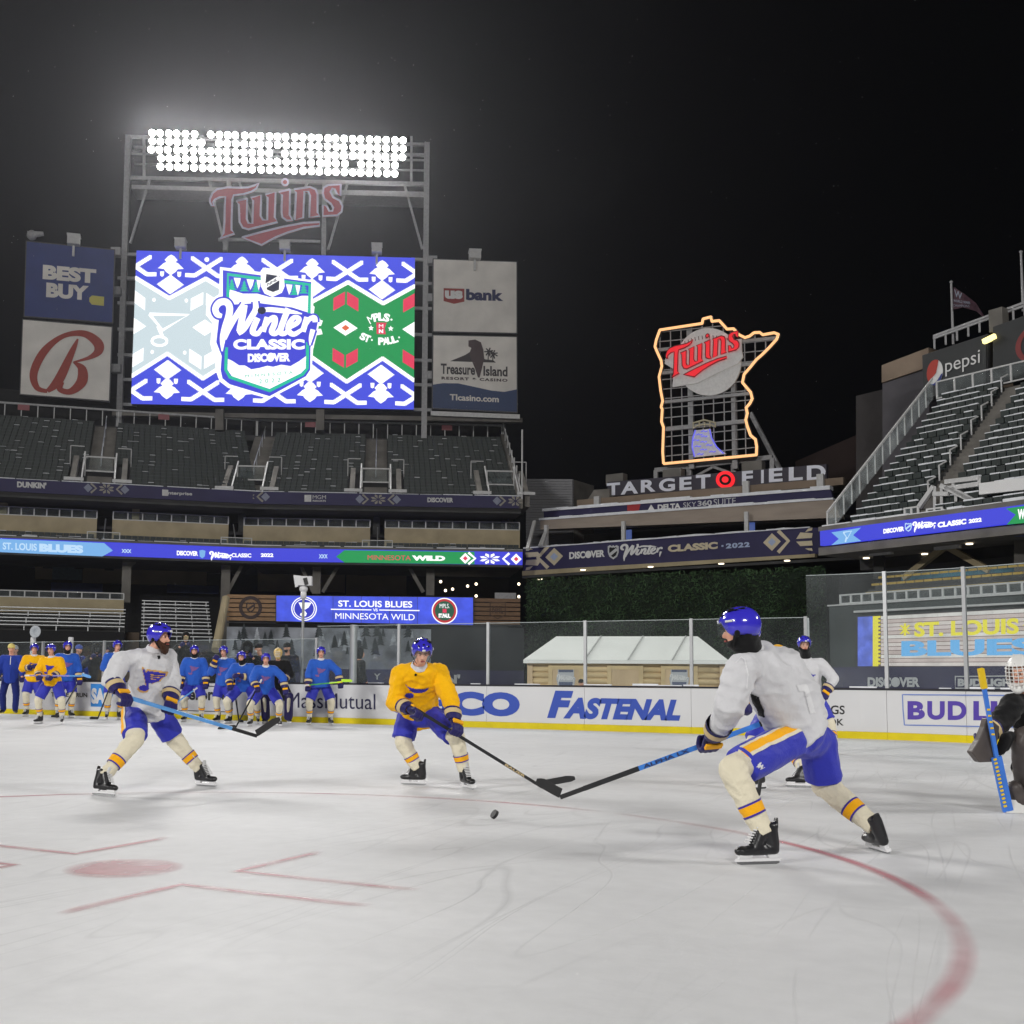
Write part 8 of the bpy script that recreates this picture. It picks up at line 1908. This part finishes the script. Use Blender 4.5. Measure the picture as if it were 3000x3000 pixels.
for sg in (-1, 1):
    kq = 'L' if sg > 0 else 'R'; blob('leg_pad', [[(J['kn' + kq] + f * .12 + V((0, 0, .12)), .12), (J['an' + kq] + f * .14, .12)]], .026, pm('navy_pad', srgb((38, 32, 86)), .5, var=.2), o_, smooth=1)
    blob('pad_face', [[(J['kn' + kq] + f * .21 + V((0, 0, .05)), .05), (J['an' + kq] + f * .24 + V((0, 0, .1)), .05)]], .022, M_sock, o_, smooth=1)
# staff on the ice and behind the boards
ST = dict(type='coat', top=M_coat, pants=M_coat, top_name='coat', hem=-.35, r=1.02)
def staff(px, ytop, kit, label, seed, heading=0., off=1.0, yfeet=2080, arms=('down', 'down'), onice=False, h0=0., look=None, lean=4.):
    if onice: j = stand(px, yfeet, ytop, heading, arms=arms, lean=lean, H0=1.80, look=look)
    else: j = stand(px, 2000, ytop, heading, arms=arms, z=zb(px, off), H0=1.80, h0=h0, look=look, lean=lean)
    J, k, f, s = j
    return person(J, dict(kit, scale=k), label, 'staff and crew behind the far boards', False, seed), J, k, f, s
M_yh = cloth('pale_yellow_hat', (216, 200, 120)); M_gh = cloth('grey_hat', (170, 168, 170)); M_or = cloth('orange_trim', (240, 90, 40))
(o_, jr, ax3, T3), J, k, f, s = staff(26, 1898, dict(ST, top=M_suit, pants=M_kn, head='beanie', hatmat=M_yh, hem=-.2, top_name='jacket'), 'coach in blue tracksuit and pale yellow hat at the left edge', 31., 15, onice=True, yfeet=2097)
decal('zip', [[(-.012, -.25), (.012, -.25), (.012, .32), (-.012, .32)]], lambda x, y: T3(.5) + ax3[0] * x + ax3[2] * y, ax3[1], jr, o_, M_lace, .006, .02)
staff(42, 1902, dict(ST, head='beanie', hatmat=M_gh), 'crew member in black coat and grey hat at far left behind the coach', 32., 10, .8)
(o_, jr, ax3, T3), J, k, f, s = staff(221, 1898, dict(ST, top=M_suit, head='beanie', hatmat=cloth('blue_gold_hat', (70, 90, 170)), top_name='jacket'), 'coach in blue jacket and blue hat behind the boards, left of the camera crew', 33., 60, .8)
(o_, jr, ax3, T3), J, k, f, s = staff(280, 1880, dict(ST, head='fur', hatmat=M_fur, noface=True), 'camera operator in black coat and furry hood behind the boards', 34., 20, .9, arms=('up', 'up'))
def camcorder(J, f, s, label):
    c = J['head'] + f * .24 - V((0, 0, .02)); t = thing('video_camera', label, 'camera', c); MB().bar(c - f * .14, c + f * .12, .12, .14).build('body', M_boot, t); mb = MB(); mb.tube(c + f * .12, c + f * .22, .05, .06, 12); mb.build('lens', M_boot, t)
camcorder(J, f, s, 'black video camera held by the hooded operator on the left')
staff(308, 1888, dict(ST, head='beanie'), 'dark crew member half hidden right of the hooded camera operator', 35., 10, 1.6)
(o_, jr, ax3, T3), J, k, f, s = staff(540, 1838, dict(ST, head='hood', hatmat=M_coat), 'tall photographer in black with a pale camera standing above the boards', 36., 15, 1.4, arms=('up', 'up'), h0=.35)
c = J['head'] + f * .22; t = thing('photo_camera', 'pale camouflage wrapped camera raised by the tall photographer', 'camera', c); MB().bar(c - f * .05, c + f * .05, .14, .11).build('body', pm('camo_wrap', srgb((150, 138, 108)), .8, var=.5, vscale=25), t); mb = MB(); mb.tube(c + f * .05, c + f * .24, .05, .06, 12); mb.build('lens', pm('camo_wrap', srgb((150, 138, 108)), .8), t)
(o_, jr, ax3, T3), J, k, f, s = staff(722, 1888, dict(ST, head='fur', hatmat=M_fur, noface=True), 'camera operator in black fur hood behind the crouching blue players', 37., 10, .9, arms=('up', 'up')); camcorder(J, f, s, 'black video camera held by the operator behind the crouching pair')
staff(765, 1876, dict(ST, head='beanie', mask=M_lace), 'man in black coat and white face mask looking left behind the boards', 38., -55, 1.2)
staff(842, 1892, dict(ST, head='beanie', mask=M_coat), 'man in black beanie, black face mask and black coat behind the boards', 39., -10, .8, arms=('cross', 'down'))
staff(1046, 1912, dict(ST, head='hood', noface=True), 'dark figure behind the glass right of the big post', 40., 120, 1.2)
(o_, jr, ax3, T3), J, k, f, s = staff(1706, 1978, dict(ST, head='beanie', top_name='jacket', hem=-.1), 'crew member in dark hat crouching low by the log cabin', 41., -30, 1.6); 
o_.location.z -= .30
for sc_ in [SC2]: bpy.data.scenes.remove(sc_)
# ---------------------------------------------------------------- goal frame is out of view; drifting snow in the night air
rr = random.Random(5); mb = MB()
for i in range(170):
    px, py, z = rr.uniform(0, 3000), rr.uniform(0, 1300) ** 1.0, rr.uniform(6, 60); p = D(px, py, z); r = rr.uniform(.6, 1.2) * .00016 * z + .0006
    mb.add([p + V((r, 0, 0)), p + V((-r, r, 0)), p + V((-r, -r, 0)), p + V((0, 0, r * 1.4))], [(0, 1, 3), (1, 2, 3), (2, 0, 3), (0, 2, 1)])
tag(mb.build('snowflakes', pm('snowflake', (.85, .87, .9), .9, var=.05)), 'tiny snowflakes drifting in the dark sky', None, None, 'stuff')

# ---------------------------------------------------------------- snowy night air
hz = MB(); hz.box((-230, -170, -1.06), (230, 260, 86)); HZ = bpy.data.materials.new('snowy_air'); HZ.use_nodes = True
for n_ in list(HZ.node_tree.nodes): HZ.node_tree.nodes.remove(n_)
ho = HZ.node_tree.nodes.new('ShaderNodeOutputMaterial'); hv = HZ.node_tree.nodes.new('ShaderNodeVolumePrincipled'); hv.inputs['Color'].default_value = (.92, .93, 1, 1); hv.inputs['Density'].default_value = .00016; hv.inputs['Anisotropy'].default_value = .78
HZ.node_tree.links.new(hv.outputs[0], ho.inputs['Volume'])
tag(hz.build('haze', HZ), 'thin snowy haze in the floodlit night air', None, None, 'stuff')
